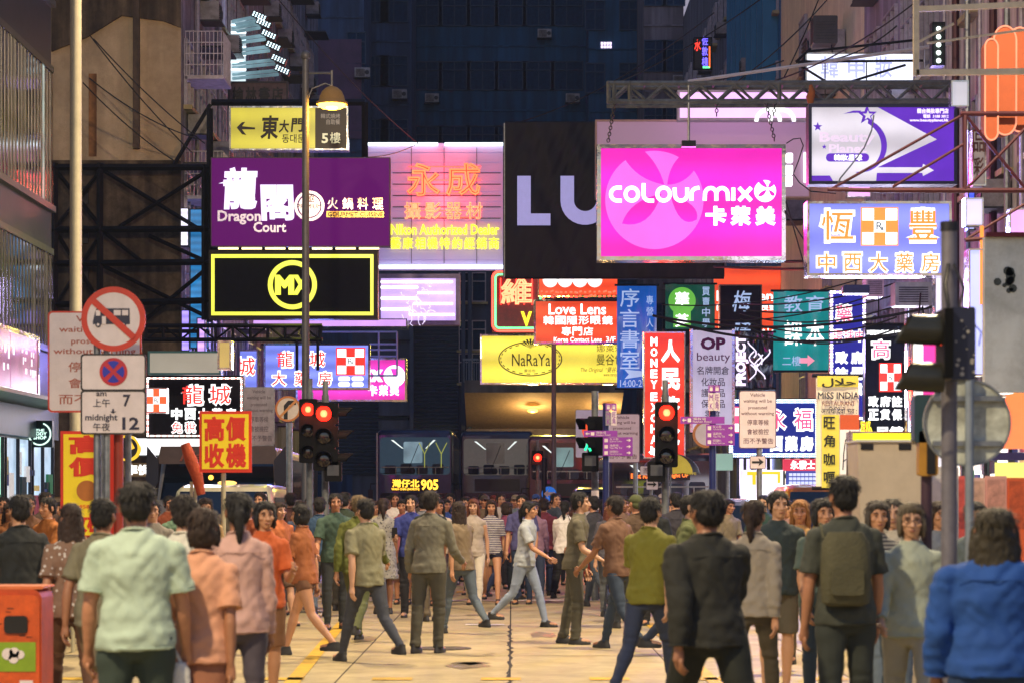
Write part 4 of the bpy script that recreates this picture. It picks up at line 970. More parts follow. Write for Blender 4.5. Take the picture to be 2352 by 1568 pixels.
for i in range(8):
    for j in range(4): inst(nm_, 'price_note', s.root, (s.X(1812+i*9.2), 0, s.Z(1092+j*9.5)))
s = Sign('shop_display', 'white lit shop display with yellow patches below the waiting notice', 'shop display', (1704, 1078, 1798, 1150), 50)
s.board(emat('display_white', '#e8e2ee', 1.0, light=True, var=.4), .3, fw=.02); s.rect(1716, 1082, 1746, 1090, emat('display_yellow', '#e8c020', .9), 'yellow_patch'); s.rect(1728, 1082, 1736, 1112, _M['display_yellow'], 'yellow_patch', y=-.006); s.rect(1750, 1082, 1792, 1088, _M['display_yellow'], 'yellow_patch'); s.rect(1786, 1088, 1792, 1108, _M['display_yellow'], 'yellow_patch', y=-.006)
# MISS INDIA banner
s = banner('tall Miss India restaurant banner, pale yellow and white with Arabic and Hindi writing', (1874, 862, 1972, 1120), 36, mat('cream_banner', '#d8ccb4', .7, var=.1))
_b = _M['cream_banner'].node_tree.nodes['Principled BSDF']; _b.inputs['Emission Color'].default_value = (.7, .62, .5, 1); _b.inputs['Emission Strength'].default_value = .25
YB = eb('banner_yellow', '#c9bb48', .3)
s.rect(1876, 863, 1970, 888, YB, 'yellow_band', y=-.075); s.rect(1886, 952, 1926, 1119, YB, 'yellow_strip', y=-.075)
s.rect(1928, 952, 1972, 986, eb('banner_rust', '#b04a22', .3), 'rust_block', y=-.075); s.rect(1928, 986, 1972, 1088, eb('banner_white', '#d8d4d0', .3), 'white_block', y=-.075); s.rect(1924, 1094, 1970, 1119, eb('banner_blue', '#1470b8', .4), 'blue_block', y=-.075)
s.text('\uFEDD\uFEFC\uFEA3', 1886, 868, 1964, 890, INK, y=-.082, bold=.02); s.text('MISS INDIA', 1877, 900, 1971, 916, INKN, y=-.082, bold=.02)
s.text('RESTAURANT', 1887, 921, 1962, 931, mat('maroon_ink', '#7a3a34', .5), y=-.082); s.text('अतिथि देवो भव :', 1884, 934, 1966, 950, INKN, y=-.082, bold=.01)
for i, c in enumerate('旺角咖喱'): s.text(c, 1890, 956+i*42, 1916, 984+i*42, INK, y=-.082, bold=.02)
b = MB()
for pts in ([(1950, 1000), (1940, 1010), (1936, 1040), (1934, 1078)], [(1950, 1000), (1960, 1010), (1964, 1040), (1966, 1078)], [(1950, 1000), (1948, 1020), (1952, 1050), (1945, 1080)], [(1950, 1030), (1957, 1050), (1956, 1080)], [(1942, 1004), (1950, 988), (1958, 1004)], [(1934, 1060), (1944, 1052), (1950, 1066), (1958, 1052), (1966, 1062)]):
    b.path([(s.X(a), -.09, s.Z(c)) for a, c in pts], .008, 5, up=(0, 1, 0))
b.build('line_drawing', INK, s.root)
# lit green-yellow box behind the cabinet
s = Sign('stall_light_box', 'acid yellow-green light box behind the cream cabinet', 'sign', (1954, 990, 2108, 1100), 30)
s.board(emat('acid_yellow', '#e4ec28', .95, light=True, var=.1), .4, CHROME, fw=.02)
s = Sign('projecting_sign', 'tall periwinkle edge-lit sign behind the near traffic light, with an orange strip', 'sign', (2224, 572, 2260, 862), 30)
s.board(emat('edge_periwinkle', '#aab0ff', 1.0, light=True), .3, CHROME, fw=.02); s.rect(2250, 520, 2259, 700, LTO, 'orange_strip', y=-.02)
s = Sign('projecting_sign', 'magenta and white lit sign glimpsed between the hoods of the near traffic light', 'sign', (2094, 780, 2178, 918), 34)
s.board(emat('magenta_glimpse', '#f0389c', 1.0, light=True), .3, CHROME, fw=.02); s.rect(2098, 784, 2120, 914, WLS, 'white_strip', y=-.01)
s = Sign('projecting_sign', 'long vertical LED sign with blue, red and white segments behind the red lattice', 'sign', (2222, 300, 2240, 530), 36)
s.board(emat('led_white', '#b8c0ff', .8, var=.5, tubes=3), .2, STEEL, fw=.02)
for k, hx in enumerate(('#4a60ff', '#ff5030', '#dfe8ff', '#3a50ff', '#ff5030')): s.rect(2224, 306+k*42, 2238, 336+k*42, emat('led_seg%s' % hx[1:], hx, .9, var=.6, tubes=4), 'led_segment', y=-.01)
s = Sign('light_box', 'orange-rimmed white character sign at the right edge, over a rust-red awning', 'sign', (2280, 868, 2356, 910), 27)
s.board(LTO, .3, CHROME, fw=.02); s.text('店', 2290, 870, 2330, 908, LTW, bold=.07)
# ============================================================ POSTS, ROAD SIGNS, LAMPS
def loc_px(px, Y): return ((px-1176)*Y/FOC, Y, 0)
LAMPP = mat('lamp_post_paint', '#6b6a6c', .5, .3, var=.2, dirt=.3)
PALEP = mat('pale_post_paint', '#b9b294', .5, .1, var=.12, dirt=.2)
def street_lamp(label, px, Y, h, arm, col_, energy, style='bell', x=None, paint=None, r=.075, group='street lamps', cut=False):
    loc = loc_px(px, Y) if x is None else (x, Y, 0)
    t = thing('street_lamp', label, 'street lamp', loc, 0, group); paint = paint or LAMPP
    MB().path([(0, 0, 0), (0, 0, 1.4), (0, 0, 1.5), (0, 0, h)], [r*1.5, r*1.45, r*1.05, r*.85], 16).build('post', paint, t, smooth=40)
    MB().ell((0, 0, h+.08), (r*1.3,)*3).build('finial', paint, t, smooth=60)
    a = MB(); a.tube((0, 0, h-.25), (arm, 0, h-.25), .022, n=6); a.path([(0, 0, h-.85), (arm*.25, 0, h-.55), (arm*.75, 0, h-.45), (arm, 0, h-.5)], .018, 6); a.tube((arm, 0, h-.2), (arm, 0, h-.5), .025, n=6)
    a.build('arm', paint, t)
    hd = MB(); n = 24; prof = [(.03, .0), (.11, -.03), (.19, -.1), (.235, -.2), (.25, -.28), (.3, -.31), (.3, -.35), (.27, -.35)]
    z0 = h-.5; arm_s = .9
    hd.rings([[(arm+p[0]*math.cos(2*math.pi*k/n), p[0]*math.sin(2*math.pi*k/n), z0+p[1]) for k in range(n)] for p in prof], cap=False)
    hd.build('lamp_shade', eb('lamp_shade', '#8c6a38', .12), t, smooth=50)
    MB().ell((arm, 0, z0-.35), (.265, .265, .10), 20, 8).build('lamp_glass', emat('lamp_glass_' + col_[1:], col_, 9, light=False), t, smooth=60)
    l = bpy.data.lights.new('lamp_light', 'SPOT' if cut else 'POINT'); l.energy = energy
    if cut: l.spot_size = R(148); l.spot_blend = .35
    l.energy = energy; l.color = lin(col_); l.shadow_soft_size = .2
    lo = bpy.data.objects.new('lamp_light', l); col.objects.link(lo); lo.parent = t; lo.location = (arm, 0, z0-.5)
    return t
street_lamp('grey lamp post with a bell-shaped lamp glowing amber, left of the centre', 702, 46, 9.95, .5, '#ffb43c', 300)
street_lamp('tall pale cream lamp post rising out of the frame behind the no-minibus sign', 174, 29, 12.5, 1.2, '#ffe0b4', 4600, paint=PALEP, r=.073)
street_lamp('lamp post standing beside the crossing, beyond the right edge of the view', 0, 24, 12, -1.2, '#ffe4b4', 7200, x=6.6, cut=True)
street_lamp('lamp post standing beside the crossing, nearest of all the lamps', 0, 8, 11, 1.2, '#ffe4b4', 6000, x=-5.4, cut=True)
street_lamp('lamp post on the far pavement near the shuttered block', 1272, 72, 7.9, -.0001, '#ffe0b0', 300)

def post(px, Y, wpx, ytop, name='post', m=GALV, parent=None, label=None, cat=None):
    r = wpx*Y/FOC/2; z = EYE-(ytop-1140)*Y/FOC
    if parent is None: parent = thing(name + '_pole' if name == 'post' else name, label, cat, loc_px(px, Y)); base = (0, 0, 0)
    base = Vector(loc_px(px, Y)) - parent.location
    MB().tube((base.x, base.y+.06, base.z), (base.x, base.y+.06, base.z+z), r, n=12).build('post', m, parent, smooth=40)
    return parent
ORS = mat('sign_red', '#c8321a', .35, var=.15, dirt=.2); WS = mat('sign_white', '#dcd2d4', .35, var=.08, dirt=.15); BRS = mat('sign_letter_brown', '#a2462c', .4)
SIGNW = mat('sign_white_lilac', '#cfc8d6', .35, var=.08, dirt=.2)
def plate(s, x0, y0, x1, y1, m, edge, r=.03, e=5, y=0):
    b = MB().rbox(s.X(x0), s.X(x1), y, y+.012, s.Z(y1), s.Z(y0), r); b.build('plate_edge', edge, s.root)
    MB().rbox(s.X(x0+e), s.X(x1-e), y-.004, y+.001, s.Z(y1-e), s.Z(y0+e), r*.75).build('plate', m, s.root)
# near left: no minibuses, no stopping
s = Sign('road_sign', 'road sign with a red-ringed no-minibus disc over a 7 am to midnight no-stopping plate', 'road sign', (185, 658, 336, 998), 22)
for px, wpx in ((221, 17), (243, 15)): post(px, 22.0, wpx, 670, parent=s.root)
cx, cz, rr = s.X(261), s.Z(733), 74*s.k
MB().ringd(cx, cz, rr*.82, rr, -.012, .0).build('red_ring', ORS, s.root); MB().disc(cx, cz, rr*.83, -.009, .0, n=48).build('disc', WS, s.root)
BUS = MB(); f = lambda x, y: (s.X(x), s.Z(y))
BUS.poly([f(214, 739), f(217, 724), f(222, 709), f(298, 709), f(299, 745), f(214, 745)][::1], -.014, -.009); BUS.build('minibus_symbol', INKN, s.root)
wn = MB()
for r_ in ((221, 713, 231, 726), (262, 713, 278, 725), (281, 713, 295, 725), (235, 727, 244, 745)): wn.box(s.X(r_[0]), s.X(r_[2]), -.017, -.0142, s.Z(r_[3]), s.Z(r_[1]))
wn.build('symbol_window', WS, s.root)
wh = MB()
for px in (226, 284): wh.disc(s.X(px), s.Z(746), 6.5*s.k, -.018, -.0145, n=20)
wh.build('symbol_wheel', INKN, s.root)
wh = MB()
for px in (226, 284): wh.disc(s.X(px), s.Z(746), 3*s.k, -.020, -.0182, n=16)
wh.build('symbol_hub', WS, s.root)
MB().box(-rr*.86, rr*.86, -.024, -.0205, -rr*.1, rr*.1, rot=Matrix.Rotation(R(42), 3, 'Y'), at=(cx, 0, cz)).build('red_bar', ORS, s.root)
plate(s, 185, 812, 336, 897, WS, BLACKP, .03, 4); plate(s, 185, 895, 336, 997, WS, BLACKP, .03, 4, y=.001)
NB2 = mat('sign_blue', '#1226a8', .35); RD = mat('sign_crimson', '#b81c30', .35)
cx, cz = s.X(261), s.Z(853); MB().disc(cx, cz, 32*s.k, -.012, -.005).build('no_stopping_disc', RD, s.root)
for a0 in (0, 90, 180, 270): MB().poly([(cx+25*s.k*math.cos(R(a0+a))*(1), cz+25*s.k*math.sin(R(a0+a))) for a in range(-32, 33, 8)] + [(cx+6*s.k*math.cos(R(a0)), cz+6*s.k*math.sin(R(a0)))], -.016, -.012).build('blue_quarter', NB2, s.root)
s.text('am', 221, 900, 245, 909, INKN, y=-.005, deep=.004, bold=.02); s.text('上午', 214, 915, 253, 934, INKN, y=-.005, deep=.004, bold=.005); s.text('7', 283, 905, 300, 933, INKN, y=-.005, deep=.004, bold=.03)
s.text('midnight', 196, 950, 270, 969, INKN, y=-.005, deep=.004, bold=.02); s.text('午夜', 214, 970, 253, 989, INKN, y=-.005, deep=.004, bold=.005); s.text('12', 281, 957, 320, 986, INKN, y=-.005, deep=.004, bold=.03)
s.poly([(258, 938), (262, 938), (262, 944), (267, 944), (260, 949), (253, 944), (258, 944)], INKN, 'arrow', y=-.009, d=.004)
post(270, 22.1, 22, 990, m=mat('red_post', '#8a2c1c', .5), label='red painted short post beside the no-stopping sign', cat='post', name='short_post')
post(292, 22.4, 15, 990, label='slim grey post right of the red post', cat='post', name='short_post')
# vehicle-waiting notices
def notice(label, box, Y, m, edge, ink, e=4, pole=None, top=None):
    s = Sign('road_sign', label, 'road sign', box, Y, 'vehicle waiting notices'); x0, y0, x1, y1 = box; w_, h_ = x1-x0, y1-y0
    plate(s, x0, y0, x1, y1, m, edge, .04, e)
    for t, a, b_, y_, hh in (('Vehicle', .30, .70, .045, .06), ('waiting will be', .12, .88, .15, .075), ('prosecuted', .25, .75, .265, .075), ('without warning', .06, .94, .365, .075)):
        s.text(t, x0+w_*a, y0+h_*y_, x0+w_*b_, y0+h_*(y_+hh), ink, y=-.004, deep=.003, bold=.012)
    for t, a, b_, y_ in (('停車等候', .22, .80, .50), ('會被檢控', .22, .80, .66), ('而不予警告', .12, .92, .82)): s.text(t, x0+w_*a, y0+h_*y_, x0+w_*b_, y0+h_*(y_+.1), ink, y=-.004, deep=.003, bold=.008)
    if pole: post(pole[0], Y, pole[1], pole[2] if len(pole) > 2 else y1-10, parent=s.root)
    return s
notice('large vehicle-waiting notice with orange lettering behind the no-minibus sign', (110, 715, 325, 946), 23, WS, ORS, BRS, pole=(232, 16))
notice('grey vehicle-waiting notice beside the no-turn disc', (558, 888, 631, 1023), 40, mat('sign_grey', '#8f8c96', .35, .3, var=.15, dirt=.4), GALV, mat('sign_letter_dark', '#4a4450', .5), 2)
notice('white vehicle-waiting notice over a small right arrow plate', (1697, 896, 1783, 1029), 37, WS, mat('sign_edge_dark', '#54405a', .4), mat('sign_letter_plum', '#5a3448', .5), 2, pole=(1745, 13, 1020))
s = Sign('road_sign', 'small white plate with a black right arrow under the white waiting notice', 'road sign', (1722, 1046, 1759, 1076), 37)
plate(s, 1722, 1046, 1759, 1076, WS, _M['sign_edge_dark'], .02, 1.5); s.poly([(1727, 1058), (1744, 1058), (1742, 1051), (1754, 1060), (1742, 1069), (1744, 1063), (1727, 1063)], INK, 'arrow', y=-.01)
notice('pinkish vehicle-waiting notice half hidden by the purple direction signs', (1388, 949, 1470, 1062), 44, mat('sign_pink', '#c8b4c4', .35, var=.1), _M['sign_edge_dark'], _M['sign_letter_plum'], 2, pole=(1460, 11))
s = Sign('road_sign', 'white board with an orange-red disc behind the pedestrian signal', 'road sign', (1322, 940, 1392, 1050), 46)
plate(s, 1322, 940, 1392, 1050, mat('sign_lilac', '#c4bede', .35), GALV, .03, 1); MB().disc(s.X(1368), s.Z(985), .26, -.012, -.004).build('orange_disc', emat('disc_orange', '#e84a20', .8), s.root)
s = Sign('road_sign', 'small grey plate with a few characters below the black umbrella', 'road sign', (1470, 1069, 1522, 1091), 37)
plate(s, 1470, 1069, 1522, 1091, SIGNW, _M['sign_edge_dark'], .02, 1); s.text('而不予', 1478, 1074, 1512, 1086, _M['sign_letter_plum'], y=-.006, deep=.003)
s = Sign('road_sign', 'small plate with a right arrow on a slim post below the umbrella', 'road sign', (1484, 1098, 1512, 1124), 37)
plate(s, 1484, 1098, 1512, 1124, SIGNW, _M['sign_edge_dark'], .02, 1); s.poly([(1487, 1109), (1501, 1109), (1499, 1104), (1508, 1111), (1499, 1118), (1501, 1113), (1487, 1113)], INK, 'arrow', y=-.01); post(1496, 37, 8, 1069, parent=s.root)
# no left turn disc
s = Sign('road_sign', 'round no-left-turn sign in a faded orange ring', 'road sign', (632, 898, 691, 978), 41)
r_ = s.w/2; MB().ringd(0, 0, r_*.84, r_, -.012, .002).build('ring', mat('faded_orange', '#c07a44', .4, var=.15), s.root); MB().disc(0, 0, r_*.86, -.009, .0).build('disc', mat('warm_white', '#d2c6b8', .4), s.root)
s.poly([(653, 965), (653, 929), (660, 921), (678, 921), (678, 915), (690, 925)][:0] or [(652, 962), (652, 930), (662, 919), (680, 919), (680, 929), (665, 929), (661, 934), (661, 962)], INK, 'turn_arrow', y=-.014)
MB().box(-r_*.9, r_*.9, -.02, -.016, -r_*.09, r_*.09, rot=Matrix.Rotation(R(-45), 3, 'Y'), at=(0, 0, 0)).build('bar', mat('faded_orange2', '#c88a50', .4), s.root); post(664, 41, 15, 970, parent=s.root)
# blue keep-left disc
s = Sign('road_sign', 'round blue sign with a white left arrow low among the crowd', 'road sign', (1244, 1114, 1278, 1152), 62)
MB().disc(0, 0, s.w/2, 0, .02).build('disc', emat('traffic_blue', '#1468c8', .6), s.root); s.poly([(1249, 1133), (1260, 1122), (1258, 1129), (1274, 1129), (1274, 1137), (1258, 1137), (1260, 1144)], WS, 'arrow', y=-.02); post(1262, 62, 8, 1140, parent=s.root)
# plain posts
for a in ((510, 30, 10, 1075, None), ):
    pass
post(1250, 62, 13, 1050, label='slim dark blue post left of the tall far lamp post', cat='post', name='post_pole', m=DARKM)

# placards
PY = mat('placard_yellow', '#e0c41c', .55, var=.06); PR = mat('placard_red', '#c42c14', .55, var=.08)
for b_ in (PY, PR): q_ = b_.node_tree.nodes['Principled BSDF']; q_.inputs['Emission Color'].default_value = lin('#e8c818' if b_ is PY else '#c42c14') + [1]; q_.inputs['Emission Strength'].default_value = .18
s = Sign('placard', 'yellow placard with red border and four red characters held up on a pole', 'placard', (458, 943, 578, 1084), 27, yaw=0)
MB().box(-s.w/2, s.w/2, 0, .02, -s.h/2, s.h/2).build('board', PR, s.root); s.rect(464, 950, 571, 1076, PY, 'yellow_field', y=-.006)
for i, c in enumerate('高價收機'): s.text(c, 469+(i % 2)*50, 955+(i//2)*62, 516+(i % 2)*50, 1012+(i//2)*62, PR, y=-.006, bold=.045, deep=.004)
post(512, 27, 11, 1085, parent=s.root, m=PALEP)
s = Sign('placard', 'tall yellow and red placard leaning behind the sign posts on the left', 'placard', (139, 989, 272, 1230), 25.5)
MB().box(-s.w/2, s.w/2, 0, .02, -s.h/2, s.h/2).build('board', PR, s.root); s.rect(146, 996, 248, 1228, PY, 'yellow_field', y=-.006)
s.text('高', 158, 998, 244, 1042, PR, y=-.006, bold=.045, deep=.004); s.text('價', 158, 1048, 244, 1094, PR, y=-.006, bold=.045, deep=.004)
s.text('TEL 958    118', 154, 1158, 246, 1167, PR, y=-.006, bold=.02, deep=.004); s.text('收機', 158, 1178, 244, 1222, PR, y=-.006, bold=.04, deep=.004)
MB().disc(s.X(200), s.Z(1126), .11, -.012, -.006, n=24).build('round_mark', mat('placard_ochre', '#b8702c', .6), s.root)
for px in (165, 230): post(px, 25.5, 10, 1225, parent=s.root, m=PALEP)
s = thing('banner_roll', 'rolled orange cloth tied to a leaning pole beside the placard', 'cloth roll', P(455, 1075, 28))
MB().path([P(425, 1018, 28)-s.location, P(440, 1060, 28)-s.location, P(452, 1090, 28)-s.location, P(462, 1135, 28)-s.location], [.055, .075, .07, .05], 10).build('roll', mat('rust_cloth', '#a8482a', .9, var=.3, bump=.6, bscale=30), s, smooth=60)
for px in (440, 449): MB().tube(P(px, 1105, 28)-s.location, Vector(loc_px(px, 28))-s.location, .02, n=8).build('pole', PALEP, s)

# ---------------- traffic lights
HS = mat('signal_black', '#060709', .7, spec=.15, var=.3, dirt=.3); HG = mat('signal_grey_post', '#767c80', .6, .5, var=.35, dirt=.6)
def hood(mb, x, y, z, r, L, ang0=-20, ang1=200, n=14, dirv=(0, -1, 0)):
    """a visor over a lens pointing along dirv"""
    d = Vector(dirv); side = Vector((-d.y, d.x, 0)); vs = []; k = n+1
    for i in range(k):
        a = R(ang0+(ang1-ang0)*i/n); o_ = side*math.cos(a)*r + Vector((0, 0, math.sin(a)*r)); c = Vector((x, y, z))
        cut = .55+.45*max(0, math.sin(a)); vs += [c+o_, c+o_*.97+d*L*cut]; 
        vs += [c+o_*.94, c+o_*.91+d*L*cut]
    fs = []
    for i in range(k-1):
        a = 4*i; b_ = 4*(i+1); fs += [(a, a+1, b_+1, b_), (a+2, b_+2, b_+3, a+3), (a+1, a+3, b_+3, b_+1)]
    return mb.add(vs, fs)
REDL = emat('signal_red', '#ff2414', 2.6); REDH = emat('signal_red_core', '#ff9a60', 1.5); LENS = mat('dark_lens', '#1c1614', .15, coat=1); GRNL = emat('signal_green', '#20e898', 1.6)
def signal(label, px, Y, ytop, ybot, on=0, n=3, wpx=44, post_px=None, group='traffic lights', side_heads=False):
    k = Y/FOC; t = thing('traffic_light', label, 'traffic light', loc_px(px, Y), 0, group); z1 = EYE-(ytop-1140)*k; z0 = EYE-(ybot-1140)*k; w_ = wpx*k
    MB().rbox(-w_/2, w_/2, 0, .18, z0, z1, .03).build('housing', HS, t)
    dz = (z1-z0)/n; r = min(w_*.36, dz*.36)
    for i in range(n):
        z = z1-dz*(i+.5); lens = i == on
        l = MB().ell((0, -.005, z), (r, .03, r), 20, 8).build('lens', REDL if lens else LENS, t, smooth=60)
        if lens: MB().ell((0, -.03, z), (r*.45, .02, r*.5), 16, 6).build('lens_core', REDH, l)
        b = MB(); hood(b, 0, 0, z, r*1.12, .2); b.build('hood', HS, t, smooth=60)
        if side_heads:
            b = MB(); hood(b, w_/2+.04, .09, z, r*.8, .24, dirv=(1, 0, 0)); b.box(w_/2, w_/2+.05, 0, .18, z-dz*.45, z+dz*.45); b.build('side_hood', HS, t)
    for z in (z0+.05, z1-.08): MB().box(-.03, .03, .18, .26, z-.02, z+.02).build('bracket', HS, t)
    MB().tube((0, .3, 0), (0, .3, z1+.12), .057, n=14).build('post', HG, t, smooth=40)
    MB().tube((0, .3, z1+.12), (0, .3, z1+.34), .045, n=12).build('post_cap', HG, t, smooth=40)
    li = bpy.data.lights.new('signal_glow', 'POINT'); li.energy = 14; li.color = (1, .12, .05); li.shadow_soft_size = .05
    lo = bpy.data.objects.new('signal_glow', li); col.objects.link(lo); lo.parent = t; lo.location = (0, -.25, z1-dz*(on+.5))
    return t
signal('traffic light showing red, close behind the lamp post', 708, 39, 915, 1062, wpx=42)
signal('traffic light showing red with side hoods, just right of the lamp post', 744, 37, 923, 1080, wpx=50, side_heads=True)
signal('traffic light showing red in front of the red money exchange sign', 1531, 36, 922, 1072, wpx=52)
signal('small far traffic light showing red between the buses', 1235, 75, 1034, 1066, n=1, wpx=26)
# countdown/push box under
for px, Y, yt in ((765, 37, 1062), (1508, 36, 1062), (1356, 38, 1040)):
    b_ = thing('signal_box', {765: 'small black control box with a white symbol under the side-hooded traffic light', 1508: 'small black control box on the money-exchange traffic light', 1356: 'small black control box under the green walking-man light'}[px], 'signal box', P(px, yt+20, Y))
    MB().rbox(-.13, .13, 0, .16, -.15, .15, .02).build('case', HS, b_); MB().box(-.09, .09, -.005, 0, -.06, .1).build('plate', mat('box_plate', '#3c4048', .4), b_)
# pedestrian green signal seen at an angle
k = 38/FOC; t = thing('pedestrian_signal', 'pedestrian signal with green walking man beside purple direction signs', 'pedestrian signal', loc_px(1368, 38))
zt, zb = EYE-(955-1140)*k, EYE-(1045-1140)*k
MB().rbox(-.12, .16, 0, .25, zb, zt, .02).build('housing', HS, t)
for i, z in enumerate((zt-.16, zb+.16)):
    b = MB(); hood(b, -.08, .05, z, .13, .26, dirv=(-.8, -.6, 0)); b.build('hood', HS, t, smooth=60)
    if i: MB().path([(-.12, -.03, z+.08), (-.13, -.03, z), (-.17, -.03, z-.08)], .018, 6).build('walking_man', GRNL, t); MB().path([(-.12, -.03, z), (-.08, -.03, z-.09)], .018, 6).build('walking_man', GRNL, t)
MB().tube((0, .3, 0), (0, .3, EYE-(895-1140)*k), .055, n=14).build('post', HG, t, smooth=40); MB().box(-.06, .06, .22, .24, EYE-(1140-1140)*k-.2, EYE+.1).build('sticker', WS, t)
# purple pedestrian direction signs
PUS = mat('wayfinding_purple', '#7a2a8c', .4, var=.15); q_ = PUS.node_tree.nodes['Principled BSDF']; q_.inputs['Emission Color'].default_value = lin('#7a2a8c') + [1]; q_.inputs['Emission Strength'].default_value = .2
def wayfinder(label, px, Y, boxes, ytop, plates, group='purple direction signs'):
    s = Sign('direction_sign', label, 'direction sign', (px-40, ytop, px+40, 1140), Y, group)
    MB().tube((s.X(px), .1, s.Z(ytop)), (s.X(px), .1, -s.c.z), .05, n=12).build('post', mat('navy_post', '#16225c', .4), s.root, smooth=40)
    for kk, (a, b_, c, d, txts) in enumerate(boxes):
        MB().box(s.X(a), s.X(c), -.02-kk*.002, .03, s.Z(d), s.Z(b_)).build('blade', PUS, s.root)
        hh = (d-b_)/len(txts)
        for i, (ar, tx) in enumerate(txts):
            y_ = b_+i*hh; w_ = (c-a)
            ax = a+8 if ar < 0 else c-9
            s.poly([(ax-5*-ar*-1, 0)] * 0 or [(ax+5*ar, y_+hh*.5), (ax, y_+hh*.22), (ax, y_+hh*.42), (ax-5*ar, y_+hh*.42), (ax-5*ar, y_+hh*.58), (ax, y_+hh*.58), (ax, y_+hh*.78)], WS, 'arrow', y=-.034)
            ix = a+16 if ar < 0 else a+3; s.rect(ix, y_+hh*.25, ix+8, y_+hh*.8, WS, 'symbol', y=-.03)
            s.text(tx[0], ix+12, y_+hh*.12, ix+12+w_*.3, y_+hh*.5, WS, y=-.024, deep=.003); s.text(tx[1], ix+12, y_+hh*.55, ix+12+w_*.42, y_+hh*.85, WS, y=-.024, deep=.003)
    for a, b_, c, d, tx, m_ in plates:
        MB().box(s.X(a), s.X(c), -.03, .03, s.Z(d), s.Z(b_)).build('plate', m_, s.root); s.text(tx, a+2, b_+3, c-2, d-3, PUS if m_ is not PUS else WS, y=-.032, deep=.004)
three = [(1, ('女人街', 'Tung Choi Street Ladies Market')), (1, ('油麻地', 'Yau Ma Tei')), (1, ('旺角電腦中心', 'Mong Kok Computer Centre'))]
wayfinder('purple direction sign reading Nathan Road beside the green walking man', 1392, 37.5, [(1341, 988, 1418, 1002, [(-1, ('彌敦道', 'Nathan Road'))]), (1385, 1003, 1453, 1046, three)], 925,
          [(1391, 926, 1403, 942, 'i', PUS), (1404, 926, 1416, 942, 'i', PUS), (1391, 943, 1403, 976, 'M\nK', mat('grey_cap', '#8a8490', .5)), (1404, 943, 1416, 976, '旺\n角', WS)])
wayfinder('purple direction sign reading Nathan Road in front of the OP beauty banner', 1638, 35, [(1563, 956, 1664, 972, [(-1, ('彌敦道', 'Nathan Road'))]), (1622, 974, 1687, 1022, three)], 884,
          [(1627, 884, 1639, 900, 'i', PUS), (1640, 884, 1653, 900, 'i', PUS), (1627, 902, 1639, 942, 'M\nK', WS), (1640, 902, 1653, 942, '旺\n角', WS)])
# round orange ring sign and pale green panel behind it
s = Sign('road_sign', 'round white sign with a faded orange ring behind the right purple direction sign', 'road sign', (1594, 965, 1650, 1040), 44)
MB().ringd(0, .05, .2, .25, -.012, .0).build('ring', _M['faded_orange'], s.root); MB().disc(0, .05, .21, -.008, .0).build('disc', WS, s.root)
s = Sign('notice_board', 'pale mint green panel below the purple direction sign', 'notice board', (1634, 1040, 1684, 1080), 45); plate(s, 1634, 1040, 1684, 1080, emat('mint_panel', '#9cc4b4', .45), GALV, .02, 1); post(1672, 45, 10, 1080, parent=s.root)

# near right: pedestrian signals in profile, tall post, back of a round sign
Y = 13.2; k = Y/FOC; t = thing('pedestrian_signal', 'large near pedestrian signal seen from the side, two hoods pointing left', 'pedestrian signal', loc_px(2205, Y))
zz = lambda py: EYE-(py-1140)*k; xx = lambda px: (px-2205)*k
MB().rbox(xx(2178), xx(2236), -.06, .16, zz(872), zz(707), .015).build('housing', mat('signal_navy', '#181e38', .45, var=.3, dirt=.3), t)
MB().box(xx(2160), xx(2180), -.13, .16, zz(868), zz(712)).build('door', HS, t)
for py in (760, 868):
    b = MB(); 
    cx, cy_, cz, r = xx(2166), .02, zz(py), 37*k
    rings = []
    for j, (L, sc_, dz) in enumerate(((0, 1, 0), (.12, .98, .005), (.2, .93, .02), (.215, .92, .02), (.2, .86, .02), (0, .9, 0))):
        rings.append([(cx-L-(.05*math.cos(R(a)) if j in (2, 3, 4) else 0)*-1, cy_+r*sc_*math.sin(R(a)), cz+dz*.5+r*sc_*math.cos(R(a))) for a in range(-150, 151, 15)])
    n_ = len(rings[0]); vs = [p for q in rings for p in q]
    b.add(vs, [(i*n_+j, i*n_+j+1, (i+1)*n_+j+1, (i+1)*n_+j) for i in range(len(rings)-1) for j in range(n_-1)])
    b.build('hood', mat('hood_olive_black', '#23241e', .35, var=.3), t, smooth=60)
    if py == 760: MB().path([(cx-.02, -.02, cz-.03), (cx-.012, -.02, cz-.07), (cx-.0, -.02, cz-.09)], .008, 6).build('red_man', emat('red_man', '#ff4a20', 2.5), t)
b = MB(); random.seed(2)
for q_ in range(16): b.disc(xx(random.uniform(2190, 2232)), zz(random.uniform(720, 862)), random.uniform(.003, .013), -.066, -.0605, n=7)
b.build('paint_scar', mat('chipped_paint', '#a8a49c', .8), t)
MB().tube((xx(2199), .25, 0), (xx(2199), .25, zz(520)), .045, n=16).build('post', mat('lilac_grey_post', '#74727c', .5, .3, var=.2, dirt=.4), t, smooth=40)
MB().tube((xx(2199), .25, zz(520)), (xx(2199), .25, zz(498)), .05, n=16).build('post_cap', DARKM, t, smooth=40)
cab = MB(); cab.path([(xx(2192), .18, zz(600)), (xx(2180), .12, zz(650)), (xx(2186), .1, zz(705))], .012, 6); cab.path([(xx(2205), .18, zz(600)), (xx(2222), .1, zz(660)), (xx(2205), .05, zz(706))], .008, 6); cab.path([(xx(2236), .1, zz(730)), (xx(2262), .1, zz(760)), (xx(2258), .12, zz(790))], .004, 6)
cab.build('cable', BLACKP, t, smooth=60)
s = Sign('round_sign', 'scuffed grey back of a round road sign on its post, near right', 'road sign', (2120, 860, 2322, 1080), 14)
